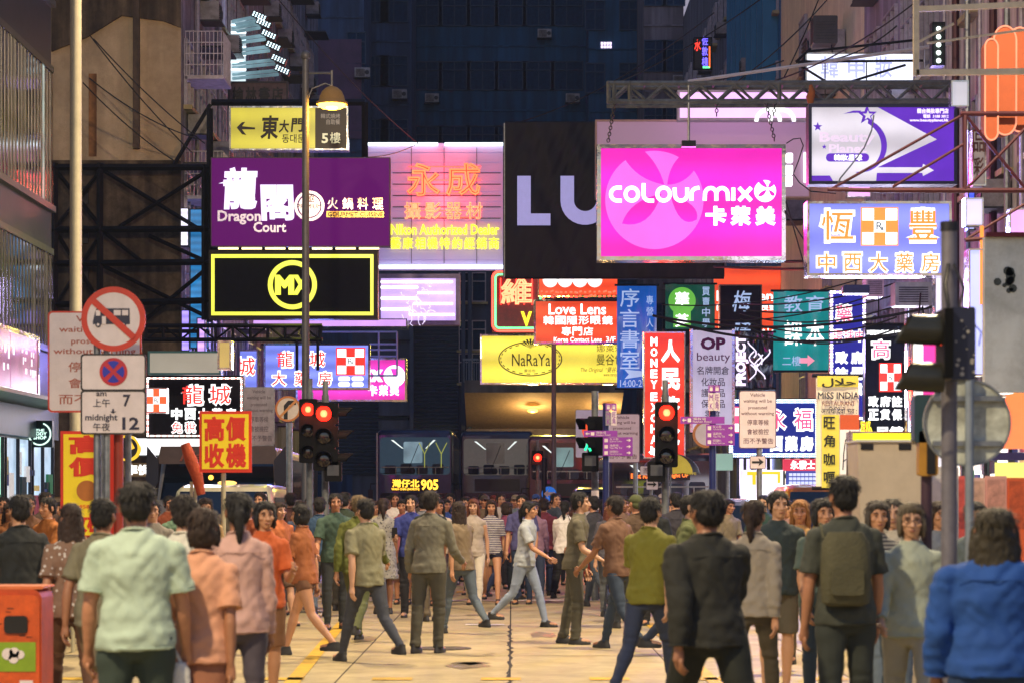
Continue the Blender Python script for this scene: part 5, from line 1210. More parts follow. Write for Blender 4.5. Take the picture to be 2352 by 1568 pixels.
MB().disc(0, 0, s.w/2, 0, .012, n=56).build('disc', mat('scuffed_aluminium', '#c4ccc4', .6, .0, var=.4, scale=5, dirt=.7), s.root); MB().ringd(0, 0, s.w/2-.012, s.w/2, -.012, .014).build('rim', GALV, s.root)
for dz in (-.12, .14): MB().box(-.2, .2, -.03, 0, dz-.015, dz+.015).build('clamp_bar', GALV, s.root)
MB().tube((s.X(2222), -.06, s.Z(858)), (s.X(2222), -.06, -s.c.z), .026, n=14).build('post', mat('blue_grey_post', '#8d99a6', .4, .5, var=.2), s.root, smooth=40)
t = thing('yellow_push_box', 'yellow crossing push-button box on a dark post, near right', 'push button box', P(2133, 1040, 15))
MB().rbox(-.06, .06, 0, .1, -.14, .14, .02).build('box', mat('amber_box', '#a87a28', .5, var=.2), t); MB().rbox(-.012, .04, -.012, 0, -.13, .13, .008).build('slot', BLACKP, t)
MB().tube((0, .08, -.1), (0, .08, -t.location.z), .035, n=12).build('post', mat('maroon_post', '#3c2634', .5), t, smooth=40)
t = thing('signal_box', 'dark teal box above the yellow push-button box', 'signal box', P(2130, 960, 15)); MB().rbox(-.08, .08, 0, .14, -.15, .15, .02).build('case', mat('teal_case', '#1c3840', .45), t); 

# cream cabinet
Y = 19; k = Y/FOC; t = thing('utility_cabinet', 'tall cream metal cabinet with two black vents at the top', 'cabinet', loc_px(2050, Y))
xx = lambda px: (px-2050)*k; zz = lambda py: EYE-(py-1140)*k; CRB = mat('cream_enamel', '#c9b9a0', .45, var=.08, scale=2, dirt=.2)
b = MB(); b.add([(xx(1990), 0, 0), (xx(2108), 0, 0), (xx(2116), 0, zz(1014)), (xx(1970), 0, zz(1014)), (xx(1990), .6, 0), (xx(2108), .6, 0), (xx(2116), .6, zz(1014)), (xx(1970), .6, zz(1014))], [(0,1,2,3), (5,4,7,6), (4,0,3,7), (1,5,6,2), (3,2,6,7), (0,4,5,1)]); b.build('body', CRB, t)
MB().box(xx(1966), xx(2120), -.03, .63, zz(1014), zz(1009)).build('lid', WHITEP, t)
for a in (1977, 2064): MB().box(xx(a), xx(a+28), -.012, -.002, zz(1032), zz(1018)).build('vent', BLACKP, t)
t2 = thing('utility_cabinet', 'plain white cabinet standing right of the cream one', 'cabinet', loc_px(2160, 20)); MB().rbox(-.13, .15, 0, .4, 0, EYE+.25, .02).build('body', WHITEP, t2); MB().box(-.12, .14, -.012, -.002, .2, EYE+.15).build('door', mat('white_door', '#c8c0c4', .5), t2)
# near right grey board, awning, stall boards
s = Sign('hoarding', 'grey smeared back of a big board at the right edge', 'hoarding', (2262, 545, 2420, 900), 22); MB().box(-s.w/2, s.w/2, 0, .12, -s.h/2, s.h/2).build('board', mat('grey_back_board', '#c0c8c8', .6, .0, var=.2, scale=1.8, dirt=.4), s.root)
b = MB(); random.seed(9)
for q_ in range(14): b.disc(s.X(random.gauss(2318, 12)), s.Z(random.gauss(650, 26)), random.uniform(.015, .05), -.008, -.001, n=9)
b.build('torn_poster', mat('torn_poster', '#3c4444', .8, var=.6, scale=20), s.root); MB().box(-s.w/2, s.w/2, -.05, .0, s.h/2, s.h/2+.04).build('red_rail', mat('dark_red_steel', '#5c1420', .5, .4), s.root)
aw = thing('awning', 'rust-red canvas awning at the right edge over the stall', 'awning', P(2320, 960, 25)); a_ = lambda px, py, dy=0: tuple(P(px, py, 25+dy)-aw.location)
MB().add([a_(2276, 1030), a_(2420, 1030), a_(2420, 890, 1.2), a_(2312, 905, 1.2)], [(0,1,2,3)]).add([a_(2276, 1030), a_(2276, 1030, 1.2), a_(2312, 905, 1.2)], [(0,2,1)]).build('canvas', eb('awning_rust', '#b4481c', .25), aw)
MB().box(a_(2276, 0)[0], a_(2420, 0)[0], -.03, 0, a_(0, 1056)[2], a_(0, 1038)[2]).build('valance', mat('purple_valance', '#2c2460', .5), aw); MB().box(a_(2300, 0)[0], a_(2420, 0)[0], .3, .34, a_(0, 1110)[2], a_(0, 1060)[2]).build('lit_board', emat('stall_yellow', '#e8d870', .9, light=True), aw)
for i, (a, b_, hx, lb) in enumerate(((2190, 2222, '#c8524a', 'red'), (2224, 2262, '#c8a08c', 'pale pink'), (2264, 2312, '#c89080', 'faded salmon'), (2314, 2362, '#c4562c', 'orange'))):
    s = Sign('stall_board', lb + ' upright stall board in the row under the awning', 'board', (a, 1092+(i % 2)*4, b_, 1240), 21, 'stall boards under the awning'); MB().box(-s.w/2, s.w/2, 0, .04, -s.h/2-.6, s.h/2).build('board', eb('stall_%d' % i, hx, .15), s.root)
    MB().box(-s.w/2+.015, s.w/2-.015, -.008, -.002, -s.h/2+.1, s.h/2-.03).build('poster', mat('stall_poster_%d' % i, hx, .5, var=.5, scale=12), s.root)

# orange bin, near left
Y = 16.5; k = Y/FOC; t = thing('litter_bin', 'orange street litter bin with green label and white cloud shape, lower left corner', 'litter bin', (( 40-1176)*k, Y, 0))
ORB = mat('bin_orange', '#b84412', .5, var=.2, dirt=.55); h = EYE-(1352-1140)*k
MB().rbox(-.2, .165, -.0, .42, .05, h, .07, n=6).build('body', ORB, t, smooth=40); MB().rbox(-.19, .155, -.02, -.001, .1, h-.04, .05, n=6).build('door', mat('bin_orange_door', '#cc5418', .45, var=.2, scale=14, dirt=.5), t, smooth=40)
MB().rbox(-.085, .075, -.035, -.021, h-.3, h-.18, .025).build('slot', BLACKP, t); MB().box(-.19, .13, -.026, -.021, h-.56, h-.36).build('green_label', mat('bin_green', '#7c9a1c', .5), t)
b = MB(); [b.disc(-.06+dx, h-.44+dz, r, -.032, -.0265, n=14) for dx, dz, r in ((0, 0, .04), (.045, .01, .035), (.085, -.005, .03), (.04, -.03, .035))]; b.build('cloud_label', WS, t)
b = MB(); random.seed(6)
for k_ in range(18): x_, z_ = random.uniform(-.17, .12), random.uniform(.15, h-.08); b.box(x_, x_+random.uniform(.005, .05), -.0235, -.0202, z_, z_+random.uniform(.002, .01))
b.build('scuff', mat('scuff_mark', '#3a2418', .8), t); MB().box(.02, .11, -.024, -.0201, h-.68, h-.62).build('torn_sticker', WS, t)
MB().rbox(-.21, .175, .0, .42, h, h+.02, .008).build('top_rim', mat('bin_rim', '#c86a3c', .4), t); MB().box(-.18, .14, .03, .4, 0, .05).build('foot', BLACKP, t)

# top right pale steel frame, orange sculpture letter, red lattice, overhead truss
t = thing('steel_frame', 'cream steel tube frame jutting in at the top right corner', 'frame', P(2230, 90, 24)); k24 = 24/FOC; g4 = lambda px, py: ((px-2230)*k24, 0, -(py-90)*k24); CST = mat('cream_steel', '#cbbfa6', .5, .1, dirt=.3)
for a, b_, r_ in (((2104, -10), (2104, 175), .028), ((2110, 22), (2420, 8), .026), ((2104, 168), (2420, 164), .028), ((2104, 100), (2190, 55), .012), ((2130, 100), (2420, 60), .01)): MB().box(0, (Vector(g4(*b_))-Vector(g4(*a))).length, -r_, r_, -r_, r_, rot=Matrix.Rotation(-math.atan2(g4(*b_)[2]-g4(*a)[2], g4(*b_)[0]-g4(*a)[0]), 3, 'Y'), at=g4(*a)).build('bar', CST, t)
t = thing('letter_sign', 'big orange channel letter seen from the side at the top right edge', 'sign', P(2310, 190, 30)); k30 = 30/FOC
OM = eb('orange_acrylic', '#8c3c12', .03); OE = emat('letter_edge', '#ff9c7c', .6)
for cx, w_, h0, h1, dy in ((2277, 15, 95, 318, 0), (2312, 26, 65, 300, .1), (2350, 26, 65, 290, .2)):
    pts = []
    for a in range(0, 360, 12):
        z = -(h0+w_-190)*k30 if a < 180 else -(h1-w_-190)*k30; pts.append(((cx-2310+w_*math.cos(R(a)))*k30, z+w_*1.3*k30*math.sin(R(a))))
    MB().poly(pts, dy, dy+.25).build('letter_stroke', OM, t); MB().path([(p[0], dy-.01, p[1]) for p in pts+[pts[0]]], .012, 6, up=(0, 1, 0)).build('letter_edge', OE, t)
t = thing('lattice_bracket', 'dark red steel lattice bracket at the right edge carrying the arrow sign', 'bracket', P(2280, 400, 30)); g5 = lambda px, py: ((px-2280)*k30, 0, -(py-400)*k30); RS = mat('oxide_red_steel', '#3c0f1e', .5, .4, var=.3)
for a, b_, r_ in (((2205, 262), (2360, 262), .035), ((2020, 438), (2360, 438), .035), ((2216, 262), (2216, 440), .03), ((2216, 264), (2360, 440), .022), ((2216, 438), (2360, 290), .022), ((1904, 438), (2216, 262), .02), ((2050, 430), (2216, 330), .02), ((1900, 436), (2020, 438), .03), ((2216, 552), (2360, 540), .03), ((2216, 552), (2352, 470), .02)): MB().tube(g5(*a), g5(*b_), r_, n=6).build('bar', RS, t)
TRM = mat('truss_grey', '#6c7274', .5, .4, var=.35, dirt=.5)
t = thing('lattice_truss', 'grey lattice truss across the top right with chains hanging from it', 'truss', P(1800, 213, 43)); k43 = 43/FOC; g6 = lambda px, py, y=0: ((px-1800)*k43, y, -(py-213)*k43)
for y in (0, .45):
    for py in (192, 234): MB().tube(g6(1396, py, y), g6(2225, py-2, y), .045, n=4).build('chord', TRM, t)
    for i in range(20): MB().tube(g6(1402+i*41, 194 if i % 2 else 232, y), g6(1443+i*41, 232 if i % 2 else 194, y), .026, n=4).build('brace', TRM, t)
for px in (1398, 1411, 1447, 1790): MB().tube(g6(px, 188), g6(px, 238), .04, n=4).build('post', TRM, t)
for i in range(10): MB().tube(g6(1402+i*80, 192, 0), g6(1402+i*80, 192, .45), .02, n=4).build('cross_tie', TRM, t)
MB().tube(g6(1582, 196), g6(1582, 330), .022, n=8).build('hanger', GALV, t); MB().box(*[g6(1566, 0)[0], g6(1598, 0)[0]], -.05, .1, g6(0, 338)[2], g6(0, 324)[2]).build('clamp', STEEL, t)
MB().tube(g6(1580, 188), g6(2190, 100), .03, n=4).build('stay_bar', mat('pale_bar', '#b8b4bc', .5, .3), t)
lk = MB(); n_ = 12; lk.path([(.018*math.cos(2*math.pi*i/n_), 0, .034*math.sin(2*math.pi*i/n_)) for i in range(n_+1)], .007, 5, up=(0, 1, 0)); LK = lk.mesh('chain_link', BLACKP)
for a, b_ in (((1412, 238), (1396, 330)), ((1760, 238), (1780, 328)), ((1646, 238), (1646, 272)), ((1780, 238), (1776, 272))):
    A, B = Vector(g6(*a)), Vector(g6(*b_)); L = (B-A).length; n_ = int(L/.055); ch = thing('chain', {1412: 'rusty chain holding the left end of the magenta light box', 1760: 'rusty chain holding the right end of the magenta light box', 1646: 'short loose chain hanging over the lilac light box', 1780: 'short chain hooked over the sparkle emblem'}[a[0]], 'chain', t.location + A)
    for i in range(n_):
        o_ = inst(LK, 'link', ch, (B-A)*(i/n_)); o_.rotation_euler = (0, -math.atan2((B-A).x, -(B-A).z) if 0 else math.atan2(-(B-A).x, -(B-A).z), R(90*(i % 2))) ; o_.scale = (1.5, 1.5, 1.1)
t = thing('bracket', 'dark hanging bracket with loose fittings holding the cool white light box', 'bracket', P(1980, 130, 45)); k45 = 45/FOC; g7 = lambda px, py: ((px-1980)*k45, 0, -(py-130)*k45)
for a, b_ in (((1828, 143), (2120, 140)), ((1832, 148), (1900, 190)), ((1850, 120), (2110, 92)), ((1828, 143), (1862, 112)), ((1900, 190), (2200, 200)), ((1915, 200), (2080, 150))): MB().tube(g7(*a), g7(*b_), .025, n=5).build('bar', STEEL, t)
for px in (1895, 1990): MB().tube(g7(px, 143), g7(px, 236), .012, n=5).build('hanger', STEEL, t)
rg = thing('rag', 'scrap of orange cloth wrapped round the truss', 'cloth', P(1862, 222, 42.8)); MB().path([(0, 0, .2), (.02, -.03, .08), (-.01, -.02, -.02), (.0, 0, -.12)], [.03, .06, .08, .05], 8).build('cloth', mat('rag_orange', '#8a4c1c', .9, bump=.6), rg, smooth=60)

# ---------------- small things crowding the right edge
def small(name, label, box, Y, m, frame=None, depth=.2, fw=.02):
    s = Sign(name, label, 'sign', box, Y, 'small signs crowding the right edge'); s.board(m, depth, frame or CHROME, fw=fw); return s
s = small('lamp_panel', 'black rounded panel with a column of white lamps at the top right', (2140, 52, 2170, 152), 35, mat('lamp_panel_black', '#101614', .5), STEEL)
for i in range(5): MB().ell((0, -.03, s.h/2-.1-i*.115), (.035, .02, .035)).build('lamp', emat('panel_lamp', '#e8fff4', 2.2), s.root)
small('projecting_sign', 'small white panel below the cream steel frame', (2184, 186, 2224, 246), 36.5, emat('white_panel_dim', '#d0ccd8', .6))
s = small('scroll_sign', 'pale scroll-shaped sign with brown brush characters at the right edge', (2232, 300, 2264, 428), 31.5, eb('scroll_paper', '#b8a8a0', .25)); 
for i, c in enumerate('品彩'): s.text(c, 2236, 306+i*56, 2260, 350+i*56, mat('scroll_ink', '#6a3c34', .6), bold=.02)
small('projecting_sign', 'bright pink light patch behind the red lattice, at the very right', (2318, 480, 2360, 560), 33, emat('hot_pink_face', '#f0a0f0', 1.0, light=True))
small('projecting_sign', 'pale violet light box under the red lattice, left of the grey board', (2216, 455, 2258, 520), 34, emat('pale_violet_face', '#c8c0ff', .9, light=True))
small('projecting_sign', 'pale magenta strip sign under the Beauty Planet sign', (1946, 424, 2000, 454), 44, emat('magenta_strip', '#f4a0f0', 1.0, light=True))
small('projecting_sign', 'tall white-violet light panel behind the tall near post', (2146, 636, 2176, 742), 41, emat('white_violet', '#e4dcff', .9, light=True))
small('projecting_sign', 'narrow white light strip right of the tall neon board', (2082, 700, 2090, 1000), 45, emat('white_strip_light', '#dcdcff', 1.0, light=True))
small('projecting_sign', 'dark blue blank sign between the neon board and the near traffic light', (2092, 920, 2120, 1010), 42, emat('deep_blue_face', '#2038b0', .6, light=True))
small('projecting_sign', 'white sign with grey patches low at the right behind the white cabinet', (2150, 1010, 2196, 1090), 31, emat('white_grey_face', '#e0dce8', .8, light=True, var=.4))
for i, (bx, Y, k) in enumerate((((2056, 648, 2140, 702), 41, 'big grey air conditioner box under the periwinkle light box'), ((1990, 636, 2030, 682), 42, 'pinkish box unit hanging under the periwinkle light box'), ((1868, 36, 1924, 100), 50, 'dark air conditioner jutting from the cream wall at the top'))):
    s = Sign('air_conditioner', Y if isinstance(Y, str) else k, 'air conditioner', bx, Y); w2, h2 = s.w/2, s.h/2
    MB().rbox(-w2, w2, 0, .5, -h2, h2, .03).build('case', mat('ac_case_%d' % i, ('#8c9094', '#b498b4', '#2a2830')[i], .5, var=.2, dirt=.4), s.root); g_ = MB()
    for q_ in range(7): g_.box(-w2*.8, w2*.8, -.012, -.002, -h2*.7+q_*h2*.2, -h2*.7+q_*h2*.2+.015)
    g_.build('grille', DARKM, s.root); MB().tube((w2*.6, .2, -h2), (w2*.9, .5, -h2-.3), .015, n=5).build('bracket', STEEL, s.root)
for px, py, lb in ((1965, 668, 'left'), (2110, 742, 'right')):
    t = thing('floodlight', ('tangle-side' if lb == 'left' else 'post-side') + ' dark floodlight with a glowing lower edge under the periwinkle light box', 'floodlight', P(px, py, 40)); MB().rbox(-.22, .22, -.1, .12, -.05, .09, .04).build('housing', BLACKP, t); MB().box(-.2, .2, -.09, .1, -.062, -.052).build('lens', emat('flood_lens', '#f4f0ff', 3, light=True), t); MB().tube((0, 0, .08), (.05, .1, .5), .015, n=6).build('stem', STEEL, t)
pw = thing('pipe_run', 'bundle of thin pipes running down the pale building at the right edge', 'pipes', (7.8, 40, 3))
for i in range(7): MB().tube((0, -3+i*1.1, 0), (0, -3+i*1.1, 12), .035+.015*(i % 3), n=8).build('pipe', (FRAMEW, GALV, RS)[i % 3], pw)

# ---------------- cables
def cable(label, a, b_, sag, r=.012, cat='cable', m=WIRE, group='overhead cables'):
    A, B = Vector(a), Vector(b_); pts = [A.lerp(B, i/16) - Vector((0, 0, sag*4*(i/16)*(1-i/16))) for i in range(17)]
    o_ = MB().path([p-A for p in pts], r, 5).build('cable', m, None, label, cat, group); o_.location = A; return o_
cb = [((1180, 285, 60), (1640, 30, 52), .3), ((1420, 190, 46), (1745, 0, 50), .1), ((1730, 200, 44), (2110, 0, 40), .2), ((1690, 190, 46), (1900, 0, 52), .1), ((1800, 180, 50), (1880, 0, 50), .05), ((1850, 140, 44), (2060, 60, 44), .2), ((1500, 205, 46), (1800, 140, 44), .1),
      ((205, 80, 50), (440, 350, 52), .1), ((215, 90, 50), (470, 330, 53), .1), ((205, 180, 50), (455, 320, 52), .15), ((190, 190, 50), (400, 370, 51), .1), ((640, 0, 66), (960, 330, 73), .2), ((838, 362, 60), (960, 330, 73), .1),
      ((1500, 725, 50), (2200, 690, 44), .35), ((1530, 735, 50), (2100, 760, 45), .3), ((1640, 735, 49), (2000, 680, 46), .15), ((1520, 700, 52), (1980, 640, 50), .2), ((1600, 600, 50), (1852, 600, 46), .02), ((1640, 612, 50), (1856, 618, 46), .02), ((1803, 455, 46), (1850, 620, 45), .0), ((1800, 480, 46), (1852, 560, 45), .0)]
nm = ['cable rising from the top left corner of the black cloth banner', 'cable from the truss end up to the old grey building', 'cable over the truss towards the cream steel frame', 'cable crossing the blue cladding above the truss', 'short steep cable in front of the cream wall', 'cable looping near the hanging bracket', 'cable just above the truss left part', 'upper guy wire across the stained gable', 'second guy wire across the stained gable', 'third guy wire ending near the white grilles', 'lowest guy wire across the stained gable', 'cable from the top edge down to the neon panel', 'thin cable at the top left corner of the neon panel', 'thick cable across the dark calligraphy sign', 'sagging cable below the thick one over the vertical banners', 'cable bundle strand in front of the teal banner', 'cable crossing above the green banner', 'cable under the right end of the magenta light box', 'lower cable under the right end of the magenta light box', 'slack cable right of the magenta light box', 'steep cable beside the periwinkle light box']
for (a, b_, sg), n_ in zip(cb, nm): cable(n_, P(*a), P(*b_), sg, .028 if 'thick' in n_ or 'under the right' in n_ else .014)
for i in range(5): cable(['drooping', 'uppermost', 'middle', 'lower', 'lowest'][i] + ' strand of the bundle in front of the vertical neon signs', P(1700, 700+i*11, 45), P(2060, 650+i*26, 44), .12+.05*i, .016)
for pts, lb in (([(2007, 265), (2002, 300), (1985, 340), (1955, 380), (1930, 410), (1924, 424)], 'white cable hanging across the Beauty Planet sign'),):
    P0 = P(*pts[0], 38); MB().path([P(*p, 38)-P0 for p in pts], .012, 6).build('cable', GALV, None, lb, 'cable', 'overhead cables').location = P0
P0 = P(1806, 330, 45.5); MB().path([P(x, y, 45.5)-P0 for x, y in ((1806, 330), (1822, 320), (1838, 318), (1845, 335), (1834, 370), (1822, 400), (1836, 420), (1862, 440), (1920, 445))], .012, 6).build('cable', WIRE, None, 'curly black cable from the magenta light box across the taupe billboard', 'cable').location = P0
# ============================================================ VEHICLES
GLASSD = mat('windscreen', '#0c1620', .06, var=.5, coat=1); TYRE = mat('tyre', '#0c0c0d', .85); RIM = mat('rim', '#6a6c70', .35, .8)
HL = emat('headlamp', '#fff6dc', 2.2); TL = emat('tail_lamp', '#ff2a14', 1.6); AMB = emat('led_amber', '#ffc23a', 1.7)
def wheel(t, x, y, r=.48, w_=.28):
    o = MB(); n = 20
    o.rings([[(x-w_/2+dx, y+rr*math.cos(2*math.pi*k/n), r+rr*math.sin(2*math.pi*k/n)) for k in range(n)] for dx, rr in ((0, r*.9), (.03, r), (w_-.03, r), (w_, r*.9))])
    wh = o.build('wheel', TYRE, t, smooth=40); MB().tube((x-w_/2-.005, y, r), (x+w_/2+.005, y, r), r*.55, n=14).build('rim', RIM, wh, smooth=40)
def bus(label, px, Y, wd, h, body, led=None, L=10.5, upper=None, ledm=None, interior='#6f8ea0', glow=.25, ytwist=0, lower=None):
    t = thing('double_decker_bus', label, 'bus', loc_px(px, Y), R(ytwist), 'double-decker buses'); w2 = wd/2
    rings = []
    for y, sx, z1, z0 in ((0, .96, h-.12, .35), (.05, .985, h-.05, .32), (.25, 1, h, .3), (L-.2, 1, h, .3), (L, .97, h-.08, .35)):
        r = .16; pts = []
        for cx, cz, a0 in ((w2*sx-r, z1-r, 0), (-w2*sx+r, z1-r, 90), (-w2*sx+r, z0+r, 180), (w2*sx-r, z0+r, 270)):
            for k in range(5): a = R(a0+22.5*k); pts.append((cx+r*math.cos(a), y, cz+r*math.sin(a)))
        rings.append(pts)
    MB().rings(rings).build('body', body, t, smooth=35)
    up = upper or GLASSD; zu0, zu1 = h*.60, h*.93
    ws = MB().rbox(-w2+.1, w2-.1, -.03, -.003, zu0, zu1, .12).build('upper_windscreen', up, t)
    MB().rbox(-w2+.1, w2-.1, -.03, -.003, .95, h*.44, .1).build('lower_windscreen', GLASSD, t)
    im = emat('bus_inside_' + interior[1:], interior, glow, var=.5)
    sl = emat('bus_strip_light', '#dce8e4', .9); seat = mat('bus_seat', '#39424e', .7, var=.3)
    for x in (-w2*.62, w2*.5): MB().add([(x-.02, -.034, zu1-.1), (x+.07, -.034, zu1-.1), (x*.55+.05, -.034, zu1-.4), (x*.55, -.034, zu1-.4)], [(3, 2, 1, 0)]).build('strip_light', sl, ws)
    for i in range(4): MB().rbox(-w2*.8+i*w2*.42, -w2*.8+i*w2*.42+w2*.3, -.035, -.0312, zu0+.02, zu0+.34+.05*(i % 2), .06).build('seat', seat, ws)
    MB().rbox(-w2*.3, w2*.2, -.036, -.0355, zu0+.42, zu1-.16, .05).build('blind', im, ws); MB().path([(-w2*.9, -.05, zu0+.04), (-w2*.2, -.055, zu0+.1), (w2*.1, -.05, zu1-.25)], .012, 5).build('wiper', BLACKP, ws); MB().box(-w2+.15, w2-.15, -.06, -.031, zu0+.25, zu0+.29).build('grab_rail', mat('bus_rail', '#a8b0a0', .4), ws)
    for x in (-w2*.5, w2*.1, w2*.55): MB().tube((x, -.045, zu0+.02), (x, -.045, zu0+.25), .02, n=6).build('rail_post', _M['bus_rail'], ws)
    random.seed(int(px))
    for x in (-w2*.6, -.1, w2*.6): MB().ell((x, -.04, zu0+.14), (.12, .02, .13), 10, 6).build('passenger_head', mat('passenger_dark', '#2b2a30', .8), ws)
    dp = MB().box(-w2*.62, w2*.62, -.05, -.0, h*.455, h*.565).build('display', BLACKP, t)
    if led:
        for tx, a, b_, z0, z1 in led: lettering(dp, tx, a*w2, b_*w2, h*(.455+.11*z0), h*(.455+.11*z1), -.055, ledm or AMB, bold=.03)
    for s_ in (-1, 1):
        hl = MB().ell((s_*(w2-.28), -.01, .78), (.16, .05, .1)).build('headlight', HL, t, smooth=60)
        MB().path([(s_*(w2-.02), .05, h*.52), (s_*(w2+.22), -.25, h*.52), (s_*(w2+.22), -.28, h*.47)], .02, 6).build('mirror_arm', BLACKP, t); MB().rbox(s_*(w2+.22)-.09, s_*(w2+.22)+.09, -.32, -.25, h*.36, h*.47, .03).build('mirror', BLACKP, t)
        MB().box(s_*w2-.012 if s_ < 0 else w2, (-w2 if s_ < 0 else w2+.012), .4, L-.4, h*.62, h*.86).build('side_glazing', GLASSD, t)
        wheel(t, s_*(w2-.2), 2.6); wheel(t, s_*(w2-.2), L-2.4)
        MB().path([(s_*.3, -.05, .98), (s_*.9*w2*.5, -.06, 1.5)], .015, 5).build('wiper', BLACKP, t)
    MB().box(-w2+.2, w2-.2, -.035, -.003, .42, .62).build('number_plate_band', BLACKP, t)
    return t
b9 = bus('double-decker bus with amber display for route 905', 953, 87, 2.72, 4.08, mat('bus_dark_blue', '#1c3060', .3, .2, var=.2, coat=.6, dirt=.3), [('灣仔北', -.6, .12, .3, .95), ('905', .16, .62, .08, .95), ('WAN CHAI (NORTH)', -.62, .12, .02, .26)], interior='#88a8b4', glow=.4, upper=eb('upper_deck_glow', '#3c5464', .28))
MB().box(-1.39, -1.33, -.02, .02, .9, 3.95).build('pillar_strip', WHITEP, b9)
for i, x in enumerate((.15, .75)): MB().path([(x, -.05, 3.6), (x+.2, -.05, 3.2), (x+.2, -.05, 2.7)], .018, 6).build('yellow_rail', emat('yellow_rail', '#b8bc5a', .45), b9); MB().path([(x+.4, -.05, 3.6), (x+.2, -.05, 3.2)], .018, 6).build('yellow_rail', _M['yellow_rail'], b9)
b2 = bus('double-decker bus with a beige blind in its upper window, right of the 905 bus', 1142, 90, 2.7, 4.1, mat('bus_dark_slate', '#2a3454', .35, .2, var=.2, coat=.5, dirt=.4), upper=eb('beige_blind', '#8a857c', .16), interior='#7a7870', glow=.12)
bus('dark red double-decker bus behind the tall far lamp post', 1300, 80, 2.5, 3.4+.3, mat('bus_maroon', '#4c0f28', .35, .2, var=.2, coat=.5, dirt=.3), interior='#8fb8b8', glow=.3)
bus('low dark bus with an orange running display, under the black umbrella', 1525, 58, 2.6, 2.7, mat('bus_black', '#14141c', .35, .2, var=.2, coat=.5, dirt=.3), L=9, interior='#1c2028', glow=.05)
d = thing('display_board', 'orange running text display in the window of the low dark bus', 'display', P(1515, 1092, 57.6)); k = 57.6/FOC
MB().box(-70*k, 70*k, 0, .05, -.1, .1).build('case', BLACKP, d); lettering(d, 'East Ra', -66*k, -24*k, -.06, .06, -.005, emat('led_orange2', '#ff7a30', 1.3), bold=.03); lettering(d, 'ight Ur', 28*k, 66*k, -.06, .06, -.005, _M['led_orange2'], bold=.03)

def van(label, px, Y, wd, h, L, body, name='minibus', cat='minibus', roof=None, ws=(.52, .9), lamps=HL, group=None, grille=True, ytwist=0, taper=.86, hood=.9):
    t = thing(name, label, cat, loc_px(px, Y), R(ytwist), group); w2 = wd/2
    prof = []   # side profile: (y, z) front to back, bonnet then screen
    zb, zr = h*ws[0], h
    rings = []
    sec = ((0, .88, zb*.72, .28), (.08, .95, zb*.9, .22), (hood, 1, zb, .2), (hood+.5*(zr-zb), 1, zr-.05, .2), (hood+.7*(zr-zb)+.3, 1, zr, .2), (L-.3, 1, zr-.02, .2), (L, .95, zr-.25, .25))
    for y, sx, z1, z0 in sec:
        r = min(.14, (z1-z0)*.3); tp = taper if z1 > zb+.05 else 1; pts = []
        zm = min(zb, z1-.02)
        for cx, cz, a0 in ((w2*sx*tp-r, z1-r, 0), (-w2*sx*tp+r, z1-r, 90)):
            for k in range(4): a = R(a0+30*k); pts.append((cx+r*math.cos(a), y, cz+r*math.sin(a)))
        pts += [(-w2*sx, y, zm*.8), (-w2*sx, y, z0+.06), (-w2*sx+.08, y, z0), (w2*sx-.08, y, z0), (w2*sx, y, z0+.06), (w2*sx, y, zm*.8)]
        rings.append(pts)
    MB().rings(rings).build('body', body, t, smooth=45)
    y0, z0, y1, z1 = hood+.02, zb+.03, hood+.5*(zr-zb), zr-.12
    MB().add([(-w2*.93, y0-.04, z0), (w2*.93, y0-.04, z0), (w2*taper*.9, y1-.05, z1), (-w2*taper*.9, y1-.05, z1), (-w2*.93, y0+.02, z0-.02), (w2*.93, y0+.02, z0-.02), (w2*taper*.9, y1+.02, z1), (-w2*taper*.9, y1+.02, z1)], [(0,1,2,3), (5,4,7,6), (4,5,1,0), (3,2,6,7), (4,0,3,7), (1,5,6,2)]).build('windscreen', GLASSD, t)
    for s_ in (-1, 1):
        MB().ell((s_*(w2-.22), .04, zb*.62), (.17, .08, .1)).build('headlight', lamps, t, smooth=60)
        MB().add([(s_*(w2+.006), hood+.3, zb+.02), (s_*(w2+.006), L-.4, zb+.02), (s_*(w2*taper+.02), L-.5, zr-.22), (s_*(w2*taper+.02), hood+.6*(zr-zb)+.15, zr-.22)], [(0,1,2,3)]).build('side_window', GLASSD, t)
        MB().rbox(s_*(w2+.12)-.08, s_*(w2+.12)+.08, hood*.9, hood*.9+.06, zb, zb+.2, .03).build('mirror', BLACKP, t); wheel(t, s_*(w2-.12), .75, .32, .2); wheel(t, s_*(w2-.12), L-.8, .32, .2)
    MB().rbox(-w2*.6, w2*.6, -.02, .03, zb*.36, zb*.56, .03).build('grille', BLACKP, t); MB().rbox(-w2*.96, w2*.96, -.07, .1, .22, .42, .05).build('bumper', DARKM, t); MB().box(-.26, .26, -.085, -.07, .27, .38).build('number_plate', WS, t)
    if roof: MB().rbox(-w2*taper, w2*taper, hood+.45*(zr-zb), L-.3, zr-.07, zr+.04, .05).build('roof_panel', roof, t)
    return t
CRW = mat('cream_car_paint', '#c8c8a8', .3, var=.06, coat=.7, dirt=.15)
tk = van('grey box lorry with a scripted visor, behind the yellow placard', 496, 46, 2.35, 2.62, 6, mat('lorry_grey', '#8a8582', .45, var=.15, dirt=.4), 'lorry', 'lorry', ws=(.6, .9), hood=.25, taper=.96)
